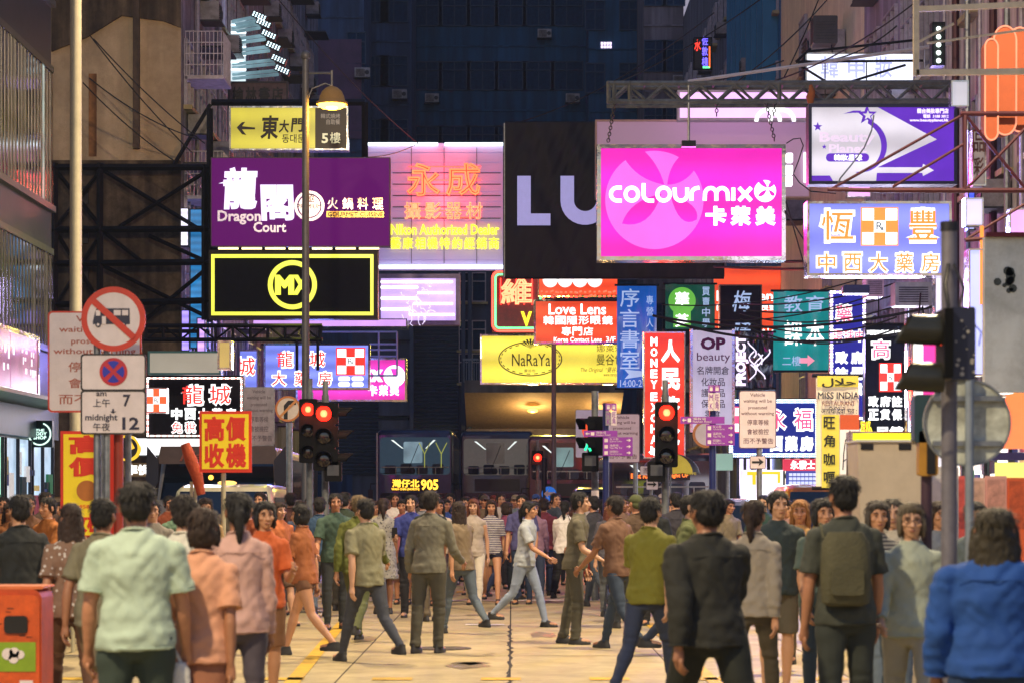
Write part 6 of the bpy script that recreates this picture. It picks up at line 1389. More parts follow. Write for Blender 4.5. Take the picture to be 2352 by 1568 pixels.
vz = 2.28; MB().add([(-1.15, .18, vz), (1.15, .18, vz), (1.1, .35, vz+.34), (-1.1, .35, vz+.34), (-1.15, .3, vz), (1.15, .3, vz)], [(0,1,2,3), (0,4,5,1)]).build('visor', mat('visor_brown', '#54443e', .5, var=.2), tk); lettering(tk, 'Mercantile', -.7, .5, vz+.06, vz+.22, .17, mat('script_rust', '#9a5040', .5), shear=.4, bold=.02) if 0 else lettering(tk, 'Me', -.72, -.3, vz+.05, vz+.25, .2, mat('script_rust', '#9a5040', .5), shear=.4, bold=.02)
for s_ in (-1, 1): MB().poly([(s_*1.1, 2.35), (s_*1.32, 2.62), (s_*1.34, 2.0), (s_*1.24, 1.7), (s_*1.1, 1.95)][::s_], .05, .12).build('side_deflector', mat('deflector_navy', '#10112a', .4), tk)
MB().ell((-.12, .2, 2.02), (.05, .03, .05)).build('cab_lamp', emat('cab_lamp', '#ffb040', 2.5), tk)
mb_ = van('white light van with a dark windscreen among the crowd, in front of the lorry', 498, 39, 1.85, 1.86, 4.6, CRW, 'van', 'van', ws=(.56, .9), hood=.55)
for i in range(6): MB().rbox(.62, .74, .62+i*.0, .64, 1.12+i*.1, 1.2+i*.1, .01).build('licence_sticker', WS, mb_)
MB().ell((.05, 1.0, 1.88), (.16, .07, .04)).build('roof_light', emat('amber_roof_light', '#ffc060', 1.6), mb_)
van('silver saloon car with chrome roof edge, behind the dark-clothed pedestrian on the right', 1705, 41, 1.82, 1.62, 4.4, mat('silver_paint', '#8c8a94', .25, .7, var=.1, coat=.8), 'car', 'car', ws=(.62, .9), hood=1.1, taper=.78)
van('amber-orange delivery van beside the silver car', 1893, 37, 1.1, 1.85, 3.2, mat('amber_paint', '#b8701c', .35, .2, var=.12, coat=.6), 'van', 'van', ws=(.5, .9), hood=.4)
van('small dark car with white plates in its windscreen, between the buses', 1386, 60, 1.6, 1.9, 4, mat('dark_car_paint', '#2a2c38', .3, .4, coat=.6), 'car', 'car', ws=(.55, .9), hood=.9)
# umbrella
um = thing('umbrella', 'open black and yellow umbrella with pale lettering on its rim', 'umbrella', P(1540, 1090, 47)); k = 47/FOC
UB = mat('umbrella_black', '#121214', .6, var=.2); UY = eb('umbrella_yellow', '#c8b43c', .15); n = 8; r0 = 68*k; h0 = 50*k
for i in range(n):
    a0, a1 = 2*math.pi*i/n, 2*math.pi*(i+1)/n; b = MB(); rows = []
    for j in range(7):
        u = j/6; rr = r0*math.sin(u*math.pi/2*.98); z = h0*math.cos(u*math.pi/2*.98)
        rows.append([(rr*math.cos(a0+(a1-a0)*q/4)*(1-.05*math.sin(q/4*math.pi)*u), rr*math.sin(a0+(a1-a0)*q/4)*(1-.05*math.sin(q/4*math.pi)*u), z+(.02*math.sin(q/4*math.pi)*u)) for q in range(5)])
    b.add([p for r_ in rows for p in r_], [(j*5+q, (j+1)*5+q, (j+1)*5+q+1, j*5+q+1) for j in range(6) for q in range(4)]); b.build('panel', UY if i == 6 else UB, um, smooth=180)
    MB().path([(r0*math.cos(a0)*math.sin(u), r0*math.sin(a0)*math.sin(u), h0*math.cos(u)-.01) for u in (0, .5, 1, 1.5)], .006, 5).build('rib', GALV, um)
MB().tube((0, 0, h0+.06), (0, 0, -.75), .012, n=8).build('shaft', GALV, um)
lettering(um, 'ENTERTAIN', -r0*.86, -r0*.3, -.0, .05, -r0*.93, UY, bold=.02); lettering(um, 'SERVE', r0*.4, r0*.8, -.0, .05, -r0*.93, UY, bold=.02)
# ============================================================ PEOPLE
def vox(mb, size, smooth=5, fold=None):
    """close overlapping pieces into one continuous skin, then smooth it; fold(co, no) adds cloth relief"""
    me = mb.mesh('raw', []); o = bpy.data.objects.new('raw', me); _tmp.collection.objects.link(o)
    m = o.modifiers.new('r', 'REMESH'); m.mode = 'VOXEL'; m.voxel_size = size; m.adaptivity = 0
    s_ = o.modifiers.new('s', 'SMOOTH'); s_.factor = .5; s_.iterations = smooth
    vl = _tmp.view_layers[0]; vl.update(); ev = o.evaluated_get(vl.depsgraph); out = bpy.data.meshes.new_from_object(ev)
    n = len(out.vertices); v = np.zeros(n*3); out.vertices.foreach_get('co', v); v = v.reshape(-1, 3)
    nr = np.zeros(n*3); out.vertex_normals.foreach_get('vector', nr); nr = nr.reshape(-1, 3)
    f = [tuple(p.vertices) for p in out.polygons]
    bpy.data.objects.remove(o); bpy.data.meshes.remove(me); bpy.data.meshes.remove(out)
    if fold is not None:
        d = np.array([fold(Vector(c)) for c in v]); v = v + nr*d[:, None]
    return v, f
def rings_ell(mb, sec, n=20):
    """sec: (cx, cy, cz, rx, ry)"""
    return mb.rings([[(cx+rx*math.cos(2*math.pi*k/n), cy+ry*math.sin(2*math.pi*k/n), cz) for k in range(n)] for cx, cy, cz, rx, ry in sec])
def mesh_of(parts, name, slots):
    """parts: list of (verts, faces, slot)"""
    b = MB()
    for v, f, s_ in parts: b.add([tuple(p) for p in v], f, s_)
    me = b.mesh(name, slots); me.shade_smooth(); return me

SKIN = mat('skin', '#a8765a', .5, var=.08, scale=20); EYEM = mat('eye_dark', '#120d0b', .25); LIP = mat('lip', '#8a4a42', .45); EYEW = mat('eye_white', '#9a9088', .4)
def pose_fk(p):
    """joint positions for a 1.70 m figure facing -Y.  angles in degrees, forward positive"""
    J = {}; pel = Vector((0, 0, .92)); low = 9
    for s_, th, kn in ((-1, p['thL'], p['knL']), (1, p['thR'], p['knR'])):
        k = 'L' if s_ < 0 else 'R'; hip = pel + Vector((s_*.088, 0, 0)); a = R(th)
        knee = hip + Vector((s_*.012, -math.sin(a)*.43, -math.cos(a)*.43)); b_ = a - R(kn)
        ank = knee + Vector((0, -math.sin(b_)*.42, -math.cos(b_)*.42)); J['hip'+k], J['knee'+k], J['ank'+k] = hip, knee, ank; low = min(low, ank.z)
    dz = Vector((0, 0, .075-low))
    for k in list(J): J[k] = J[k] + dz
    J['pel'] = pel + dz; sh = p.get('shw', .19); lean = p.get('lean', 3)
    top = J['pel'] + Vector((0, -math.sin(R(lean))*.5, .5)); J['chest'] = J['pel'] + Vector((0, -math.sin(R(lean))*.32, .32)); J['neck'] = top + Vector((0, .0, .03)); J['head'] = top + Vector((0, -.02, .17))
    for s_, sa, eb_, ab in ((-1, p['shL'], p['elL'], p.get('abL', 8)), (1, p['shR'], p['elR'], p.get('abR', 8))):
        k = 'L' if s_ < 0 else 'R'; S_ = top + Vector((s_*(sh-.012), 0, -.078)); a = R(sa)
        E_ = S_ + Vector((s_*math.sin(R(ab))*.28, -math.sin(a)*.28, -math.cos(a)*math.cos(R(ab))*.28)); b_ = a + R(eb_)
        W_ = E_ + Vector((s_*math.sin(R(ab*.3))*.24 - s_*p.get('inw', 0)*.1, -math.sin(b_)*.24, -math.cos(b_)*.24)); J['sh'+k], J['el'+k], J['wr'+k] = S_, E_, W_
    return J
def limb(mb, a, b_, prof, n=12, flat=1.0):
    a, b_ = Vector(a), Vector(b_); return mb.path([a.lerp(b_, t) for t, r in prof], [r for t, r in prof], n, flat=flat)
def body_mesh(p):
    J = pose_fk(p); fem = p.get('fem', 0); b = MB(); c, q = J['pel'], J['neck']
    L = lambda t: c.lerp(q, t); hw = .158 if fem else .15; ww = .118 if fem else .138; cw = .14 if fem else .165; sw = .155 if fem else .185
    sec = [(-.12, hw*.75, .09), (0, hw, .105), (.12, hw*.96, .105), (.35, ww, .088), (.6, cw, .105), (.78, cw*1.02, .103), (.87, sw*.98, .082), (.93, sw*.74, .072), (.98, sw*.46, .062), (1.04, .055, .055)]
    rings_ell(b, [(L(t).x, L(t).y, L(t).z, rx, ry) for t, rx, ry in sec])
    limb(b, q - Vector((0, 0, .05)), J['head'] - Vector((0, -.01, .04)), [(0, .058), (.5, .05), (1, .052)])
    for k in 'LR':
        limb(b, J['sh'+k], J['el'+k], [(0, .04), (.12, .051), (.5, .045 if not fem else .038), (1, .035)])
        limb(b, J['el'+k], J['wr'+k], [(0, .036), (.25, .039 if not fem else .034), (1, .024)])
        limb(b, J['hip'+k], J['knee'+k], [(0, .085), (.3, .082), (.7, .064), (1, .05)])
        limb(b, J['knee'+k], J['ank'+k], [(0, .05), (.28, .056), (.6, .043), (1, .033)])
        a = J['ank'+k]; b.ell((a.x, a.y-.06, a.z-.03), (.042, .12, .035))
        d = (J['wr'+k]-J['el'+k]).normalized(); w_ = J['wr'+k]; b.path([w_-d*.02, w_+d*.02, w_+d*.06, w_+d*.09], [.024, .032, .036, .03], 10, flat=.5, up=(0, 1, .2))
    v, f = vox(b, .0125, 4); parts = [(v, f, 0)]
    # hands: four unequal curled fingers and a thumb, rooted in the palm
    hb = MB()
    for k, s_ in (('L', -1), ('R', 1)):
        d = (J['wr'+k]-J['el'+k]).normalized(); inn = Vector((-s_, 0, 0)); inn = (inn - d*inn.dot(d)).normalized(); wd = d.cross(inn)*s_   # width axis, thumb side forward
        fwd = Vector((0, -1, 0)); wd = wd if wd.dot(fwd) > 0 or abs(d.y) > .8 else -wd
        pal = J['wr'+k] + d*.075
        for i, L_ in enumerate((.068, .078, .073, .058)):
            o_ = pal + wd*(.027-.018*i); m1 = o_ + d*L_*.42 + inn*.006; m2 = o_ + d*L_*.75 + inn*.022; m3 = o_ + d*L_*.9 + inn*.038
            hb.path([o_-d*.02, o_+d*.005, m1, m2, m3], [.0088, .0092, .0086, .0078, .005], 7)
        t0 = J['wr'+k] + d*.025 + wd*.022; hb.path([t0, t0+d*.022+wd*.022+inn*.006, t0+d*.05+wd*.03+inn*.014, t0+d*.068+wd*.028+inn*.02], [.012, .0115, .0098, .006], 7)
    parts.append((hb.v, hb.f, 0))
    # head
    h = J['head']; H = lambda x, y, z: (h.x+x, h.y+y, h.z+z); hd = MB()
    hd.ell(H(0, .012, .03), (.073, .092, .088), 20, 14); hd.ell(H(0, -.02, -.03), (.058, .066, .075), 18, 12); hd.ell(H(0, -.045, -.078), (.032, .032, .028), 14, 8)
    hd.path([H(0, -.075, .022), H(0, -.092, -.008), H(0, -.102, -.026), H(0, -.082, -.036)], [.011, .013, .017, .012], 10)
    for s_ in (-1, 1):
        hd.ell(H(s_*.03, -.066, .028), (.026, .016, .01)); hd.ell(H(s_*.042, -.058, -.018), (.022, .024, .02)); hd.ell(H(s_*.076, .012, -.006), (.009, .022, .032)); hd.ell(H(s_*.013, -.09, -.03), (.01, .01, .008))
    hd.ell(H(0, -.084, -.053), (.02, .012, .007)); hd.ell(H(0, -.081, -.064), (.017, .011, .007))
    limb(hd, Vector(H(0, .012, -.11)), Vector(H(0, .012, -.03)), [(0, .05), (1, .056)])
    v, f = vox(hd, .006, 2); parts.append((v, f, 0))
    for s_ in (-1, 1):
        e = MB(); e.ell(H(s_*.03, -.079, .006), (.0105, .0062, .0045), 10, 6); parts.append((e.v, e.f, 3))
        e = MB(); e.ell(H(s_*.03, -.0855, .006), (.0055, .003, .0046), 8, 5); parts.append((e.v, e.f, 1))
        e = MB(); e.path([H(s_*.014, -.087, .027), H(s_*.03, -.0865, .032), H(s_*.046, -.074, .028)], [.0035, .004, .0025], 6); parts.append((e.v, e.f, 1))
        e = MB(); e.path([H(s_*.018, -.084, .0125), H(s_*.03, -.087, .0145), H(s_*.042, -.08, .0115)], .002, 5); parts.append((e.v, e.f, 1))
    e = MB(); e.path([H(-.021, -.0885, -.058), H(0, -.0965, -.0575), H(.021, -.0885, -.058)], [.003, .0055, .003], 6); parts.append((e.v, e.f, 2))
    return mesh_of(parts, 'body', [SKIN, EYEM, LIP, EYEW]), J
def nz(x, y, z): return noise.noise(Vector((x, y, z)))
def fold_top(c):
    hem = max(0, min(1, (1.2-c.z)/.3)); f = abs(nz((c.x+c.z*.55)*10+3, c.y*7, (c.z-abs(c.x)*.8)*5))*1.0 + .5*abs(nz((c.x-c.z*.8)*17, c.y*12, c.z*7))
    return max(-.003, .019*(f-.22) + hem*.013*nz(c.x*5, c.y*6, c.z*22) + .004*nz(c.x*30, c.y*30, c.z*22))
def fold_bot(c):
    k = math.exp(-((c.z-.48)/.12)**2) + math.exp(-((c.z-.12)/.09)**2)*1.4
    return max(-.002, .006*nz(c.x*14, c.y*14, c.z*5) + .012*k*nz(c.x*6, c.y*6, c.z*34) + .006*nz(c.x*8+4, c.y*8, c.z*14))
def top_mesh(p, J, kind, lo=0):
    fem = p.get('fem', 0); b = MB(); c, q = J['pel'], J['neck']; L = lambda t: c.lerp(q, t); g = .016
    hw = .168 if fem else .168; ww = .142 if fem else .16; cw = .158 if fem else .182; sw = .17 if fem else .2
    t0 = -.14 if kind != 'dress' else -.75
    sec = [(t0, hw*(1.1 if kind != 'dress' else 1.35), .142 if kind != 'dress' else .2), (0, hw*1.08, .136), (.12, hw*1.02, .128), (.35, ww, .107), (.6, cw, .12), (.8, cw*1.01, .114), (.87, sw*.97, .094), (.935, sw*.72, .082), (.99, sw*.46, .072), (1.04, .066, .064)]
    rings_ell(b, [(L(t).x, L(t).y, L(t).z, rx, ry) for t, rx, ry in sec], 24)
    for k in 'LR':
        S_, E_, W_ = J['sh'+k], J['el'+k], J['wr'+k]; b.ell((S_.x*.97, S_.y, S_.z+.004), (.062, .062, .06) if kind not in ('vest', 'jacket') else ((.05, .05, .05) if kind == 'vest' else (.072, .07, .066)), 14, 9)
        if kind == 'long': limb(b, S_, E_, [(0, .05), (.12, .062), (1, .05)]); limb(b, E_, W_, [(0, .05), (.3, .05), (.95, .036)])
        elif kind == 'jacket': limb(b, S_, E_, [(0, .055), (.15, .072), (1, .06)]); limb(b, E_, W_, [(0, .06), (.3, .06), (.95, .046)])
        elif kind == 'vest': limb(b, S_, E_, [(0, .05), (.06, .05)])
        else: limb(b, S_, E_, [(0, .05), (.12, .062), (.5, .064), (.72, .07)])
    v, f = vox(b, .0115, 2, fold_top); sm = MB(); n = 20
    def band(c, ax, ay, rx, ry, r):
        sm.path([c + ax*rx*math.cos(2*math.pi*k/n) + ay*ry*math.sin(2*math.pi*k/n) for k in range(n+1)], r, 5)
    X_, Y_ = Vector((1, 0, 0)), Vector((0, 1, 0))
    band(L(1.0) + Vector((0, .0, .0)), X_, (Y_ + Vector((0, 0, .35))).normalized(), .071, .074, .008)
    band(L(t0) + Vector((0, 0, .012)), X_, Y_, hw*(1.09 if kind != 'dress' else 1.34), .141 if kind != 'dress' else .199, .004)
    for k in 'LR':
        if kind in ('tee', 'dress'):
            d = (J['el'+k]-J['sh'+k]).normalized(); u = d.cross(Y_).normalized(); band(J['sh'+k].lerp(J['el'+k], .7), u, d.cross(u), .0695, .0695, .004)
        if kind in ('long', 'jacket'):
            d = (J['wr'+k]-J['el'+k]).normalized(); u = d.cross(X_).normalized(); rr = .038 if kind == 'long' else .048; band(J['el'+k].lerp(J['wr'+k], .93), u, d.cross(u), rr, rr, .006)
    if kind in ('long', 'jacket'): sm.path([L(.8)+Vector((x, .125-abs(x)*.25, 0)) for x in (-.15, -.08, 0, .08, .15)], .003, 5)
    return mesh_of([(v, f, 0), (sm.v, sm.f, 0)], 'top', [SKIN])
def bottom_mesh(p, J, kind):
    b = MB(); c = J['pel']; fem = p.get('fem', 0); hw = .165 if fem else .157
    rings_ell(b, [(c.x, c.y, c.z+.12, hw*.86, .1), (c.x, c.y, c.z+.04, hw, .113), (c.x, c.y, c.z-.08, hw*1.02, .115), (c.x, c.y, c.z-.13, hw*.6, .09)])
    if kind == 'skirt':
        z1 = -.42; m = (J['kneeL']+J['kneeR'])/2; rings_ell(b, [(c.x, c.y, c.z-.02, hw, .11), (c.x, (c.y+m.y)/2, c.z-.22, hw*1.15, .15), (c.x, m.y*.8, c.z+z1, hw*1.3, .2)], 26)
    for k in 'LR':
        if kind == 'trousers': limb(b, J['hip'+k], J['knee'+k], [(0, .098), (.3, .094), (.7, .078), (1, .068)]); limb(b, J['knee'+k], J['ank'+k]-Vector((0, 0, .015)), [(0, .068), (.3, .066), (.7, .058), (1, .056)])
        elif kind == 'jeans': limb(b, J['hip'+k], J['knee'+k], [(0, .093), (.3, .088), (.7, .07), (1, .058)]); limb(b, J['knee'+k], J['ank'+k], [(0, .058), (.3, .06), (.7, .048), (1, .042)])
        elif kind == 'shorts': limb(b, J['hip'+k], J['knee'+k], [(0, .1), (.3, .1), (.75, .092), (.92, .094)])
        elif kind == 'hotpants': limb(b, J['hip'+k], J['knee'+k], [(0, .095), (.3, .094), (.36, .094)])
    v, f = vox(b, .0135, 3, fold_bot); return mesh_of([(v, f, 0)], 'bottom', [SKIN])
def shoe_mesh():
    b = MB(); n = 16
    for z, sx, y0, y1 in ((0, .044, -.175, .075), (.02, .046, -.18, .078), (.045, .042, -.165, .07), (.07, .036, -.09, .06), (.095, .034, -.05, .055)):
        pass
    b.rings([[(sx*math.cos(2*math.pi*k/n)*(1-.25*max(0, -math.sin(2*math.pi*k/n))*0), (y0+y1)/2+(y1-y0)/2*math.sin(2*math.pi*k/n), z) for k in range(n)] for z, sx, y0, y1 in ((0, .044, -.17, .075), (.02, .047, -.178, .08), (.045, .043, -.165, .072), (.07, .037, -.1, .062), (.1, .034, -.04, .055))])
    me = b.mesh('shoe', [SKIN], 60); return me
SHOE = shoe_mesh()
def strands(v, h, kind, cnt=420):
    """thin locks that lie along the hair surface and break its outline"""
    rnd = random.Random(len(v)); b = MB(); cr = Vector((h.x, h.y+.03, h.z+.12)); idx = rnd.sample(range(len(v)), min(cnt, len(v)))
    for i in idx:
        q = Vector(v[i])
        if q.y < h.y-.02 and q.z < h.z+.075: continue
        out = (q-Vector((h.x, h.y+.02, h.z+.02))); out = out.normalized()
        t = (q-cr); t = t - out*t.dot(out); t = (t.normalized() if t.length > .01 else Vector((0, 1, 0))) + Vector((rnd.uniform(-.3, .3), rnd.uniform(-.3, .3), -.55)); t = (t - out*t.dot(out)).normalized()
        L = rnd.uniform(.03, .06); side = t.cross(out).normalized()*rnd.uniform(.0022, .0045); lift = rnd.uniform(.001, .006)
        p0, p1, p2 = q-out*.003, q+t*L*.5+out*lift, q+t*L+out*(rnd.uniform(-.006, .007))
        b.add([p0-side, p0+side, p1+side, p1-side, p2, p1+out*.003], [(0, 1, 2, 5), (0, 5, 3), (3, 5, 4), (5, 2, 4)])
    return b.v, b.f, 0
def hair_mesh(J, kind):
    h = J['head']; H = lambda x, y, z: (h.x+x, h.y+y, h.z+z); b = MB()
    fz = lambda c: .006*nz(c.x*60, c.y*60, c.z*26) + .004*nz(c.x*120, c.y*110, c.z*40)
    if kind == 'cap':
        b.ell(H(0, .012, .042), (.08, .1, .078), 20, 12); b.ell(H(0, .045, -.01), (.07, .06, .06), 14, 8); b.path([H(0, -.06, .05), H(0, -.12, .045), H(0, -.155, .036)], [.062, .058, .03], 12, flat=.14, up=(0, 0, 1))
        v, f = vox(b, .0075, 2); return mesh_of([(v, f, 0)], 'hair', [SKIN])
    b.ell(H(0, .019, .048), (.081, .094, .08), 20, 12); b.ell(H(0, .05, -.01), (.073, .062, .072), 16, 10)
    for s_ in (-1, 1): b.ell(H(s_*.062, .0, .02), (.018, .04, .05))
    if kind == 'bob': b.ell(H(0, .035, -.03), (.088, .07, .085), 16, 10); [b.ell(H(s_*.075, -.01, -.03), (.02, .038, .075)) for s_ in (-1, 1)]
    if kind == 'long':
        rings_ell(b, [(h.x, h.y+.06, h.z-.3, .075, .03), (h.x, h.y+.065, h.z-.18, .085, .04), (h.x, h.y+.05, h.z-.02, .085, .055)])
        for s_ in (-1, 1): limb(b, Vector(H(s_*.07, 0, .02)), Vector(H(s_*.085, .03, -.2)), [(0, .024), (.5, .028), (1, .018)])
    if kind == 'pony': b.path([H(0, .09, .03), H(0, .13, .0), H(0, .13, -.1), H(0, .11, -.2)], [.03, .032, .028, .012], 10)
    if kind == 'bun': b.ell(H(0, .1, .07), (.04, .04, .04))
    if kind != 'short': b.path([H(-.06, -.04, .07), H(-.0, -.075, .088), H(.06, -.045, .07)], [.02, .022, .02], 8)
    v, f = vox(b, .0085, 2, fz); return mesh_of([(v, f, 0), strands(v, h, kind)], 'hair', [SKIN])
POSES = {
 'standm': dict(thL=2, knL=3, thR=-3, knR=4, shL=4, elL=12, shR=-2, elR=14), 'standf': dict(thL=-2, knL=3, thR=4, knR=9, shL=0, elL=14, shR=10, elR=22, fem=1, shw=.162, abL=7, abR=6),
 'walkm': dict(thL=24, knL=8, thR=-18, knR=22, shL=-22, elL=14, shR=24, elR=26, lean=5), 'walkm2': dict(thL=-20, knL=30, thR=26, knR=6, shL=26, elL=30, shR=-20, elR=16, lean=5),
 'walkf': dict(thL=22, knL=6, thR=-17, knR=24, shL=-16, elL=12, shR=20, elR=24, fem=1, shw=.162, abL=6, abR=7, lean=4), 'walkf2': dict(thL=-14, knL=26, thR=20, knR=8, shL=18, elL=42, shR=-14, elR=14, fem=1, shw=.162, abL=10, abR=10),
 'stridem': dict(thL=23, knL=6, thR=-17, knR=26, shL=-28, elL=20, shR=30, elR=34, lean=7), 'leanm': dict(thL=6, knL=10, thR=-8, knR=4, shL=12, elL=50, shR=-6, elR=24, lean=6, abL=12, abR=12), 'stridef': dict(thL=-16, knL=30, thR=21, knR=7, shL=26, elL=36, shR=-22, elR=14, fem=1, shw=.162, abL=7, abR=8, lean=6),
 'phonem': dict(thL=3, knL=4, thR=-4, knR=5, shL=12, elL=88, shR=2, elR=16, inw=.4, lean=5), 'phonef': dict(thL=2, knL=3, thR=-2, knR=10, shL=4, elL=14, shR=14, elR=96, inw=.3, fem=1, shw=.162),
}
_body, _top, _bot, _hair = {}, {}, {}, {}
def cmat(kind, hx, pat=None):
    nm = kind + '_' + hx[1:] + (pat or '')
    if nm in _M: return _M[nm]
    if kind == 'hair': m = mat(nm, hx, .68, var=.4, scale=30, stretch=(1, 1, .15), bump=.5, bscale=180)
    elif kind == 'skin': m = mat(nm, hx, .5, var=.08, scale=20)
    elif kind == 'shoe': m = mat(nm, hx, .6, var=.2)
    else: m = mat(nm, hx, .85, var=.12, scale=5, bump=.25, bscale=260)
    if pat:
        n = m.node_tree.nodes; L = m.node_tree.links; b = n['Principled BSDF']; tc = n.new('ShaderNodeTexCoord')
        if pat == 'stripe': t = n.new('ShaderNodeTexWave'); t.bands_direction = 'Z'; t.inputs['Scale'].default_value = 11; o_ = t.outputs['Fac']; th = .5
        else: t = n.new('ShaderNodeTexVoronoi'); t.inputs['Scale'].default_value = 24; o_ = t.outputs['Distance']; th = .27
        L.new(tc.outputs['Object'], t.inputs[0]); r = n.new('ShaderNodeMath'); r.operation = 'GREATER_THAN' if pat == 'stripe' else 'LESS_THAN'; r.inputs[1].default_value = th; L.new(o_, r.inputs[0])
        src = b.inputs['Base Color'].links[0].from_socket; mx = n.new('ShaderNodeMixRGB'); L.new(r.outputs[0], mx.inputs[0]); L.new(src, mx.inputs[1])
        mx.inputs[2].default_value = [.5, .48, .46, 1] if sum(lin(hx)) < .5 else [.05, .05, .06, 1]; L.new(mx.outputs[0], b.inputs['Base Color'])
    return m
SK = ('#a8765a', '#b98868', '#93654a', '#c09478')
def person(px, Y, pose, yaw, top, bot, hair, hairc, label, h=1.7, shoe='#2a2a2c', pat=None, head=None, group=None, wide=1.0):
    tk, tc_ = top; bk, bc = bot; p = POSES[pose]
    if pose not in _body: _body[pose] = body_mesh(p)
    me, J = _body[pose]
    t = thing('person', label, 'person', loc_px(px, Y), R(yaw), group); s_ = h/1.7; t.scale = (s_*wide, s_*wide, s_)
    sk = cmat('skin', SK[int(abs(px)*7+Y) % 4])
    def part(mesh_, name, m, slot0=True):
        o = bpy.data.objects.new(name, mesh_); col.objects.link(o); o.parent = t; o.material_slots[0].link = 'OBJECT'; o.material_slots[0].material = m; return o
    part(me, 'body', sk)
    if (pose, tk) not in _top: _top[(pose, tk)] = top_mesh(p, J, tk)
    part(_top[(pose, tk)], {'tee': 't_shirt', 'long': 'shirt', 'jacket': 'jacket', 'vest': 'sleeveless_top', 'dress': 'dress'}[tk], cmat('cloth', tc_, pat))
    if bk:
        if (pose, bk) not in _bot: _bot[(pose, bk)] = bottom_mesh(p, J, bk)
        part(_bot[(pose, bk)], {'hotpants': 'shorts'}.get(bk, bk), cmat('cloth', bc))
    if (pose, hair) not in _hair: _hair[(pose, hair)] = hair_mesh(J, hair)
    part(_hair[(pose, hair)], 'cap' if hair == 'cap' else 'hair', cmat('hair', hairc) if hair != 'cap' else cmat('cloth', hairc))
    for k in 'LR':
        o = part(SHOE, 'shoe', cmat('shoe', shoe)); a = J['ank'+k]; o.location = (a.x, a.y, a.z-.075)
    return t
BLK, BRN, DKB = '#0d0b0b', '#2a1a12', '#1a120e'
W = 'white'
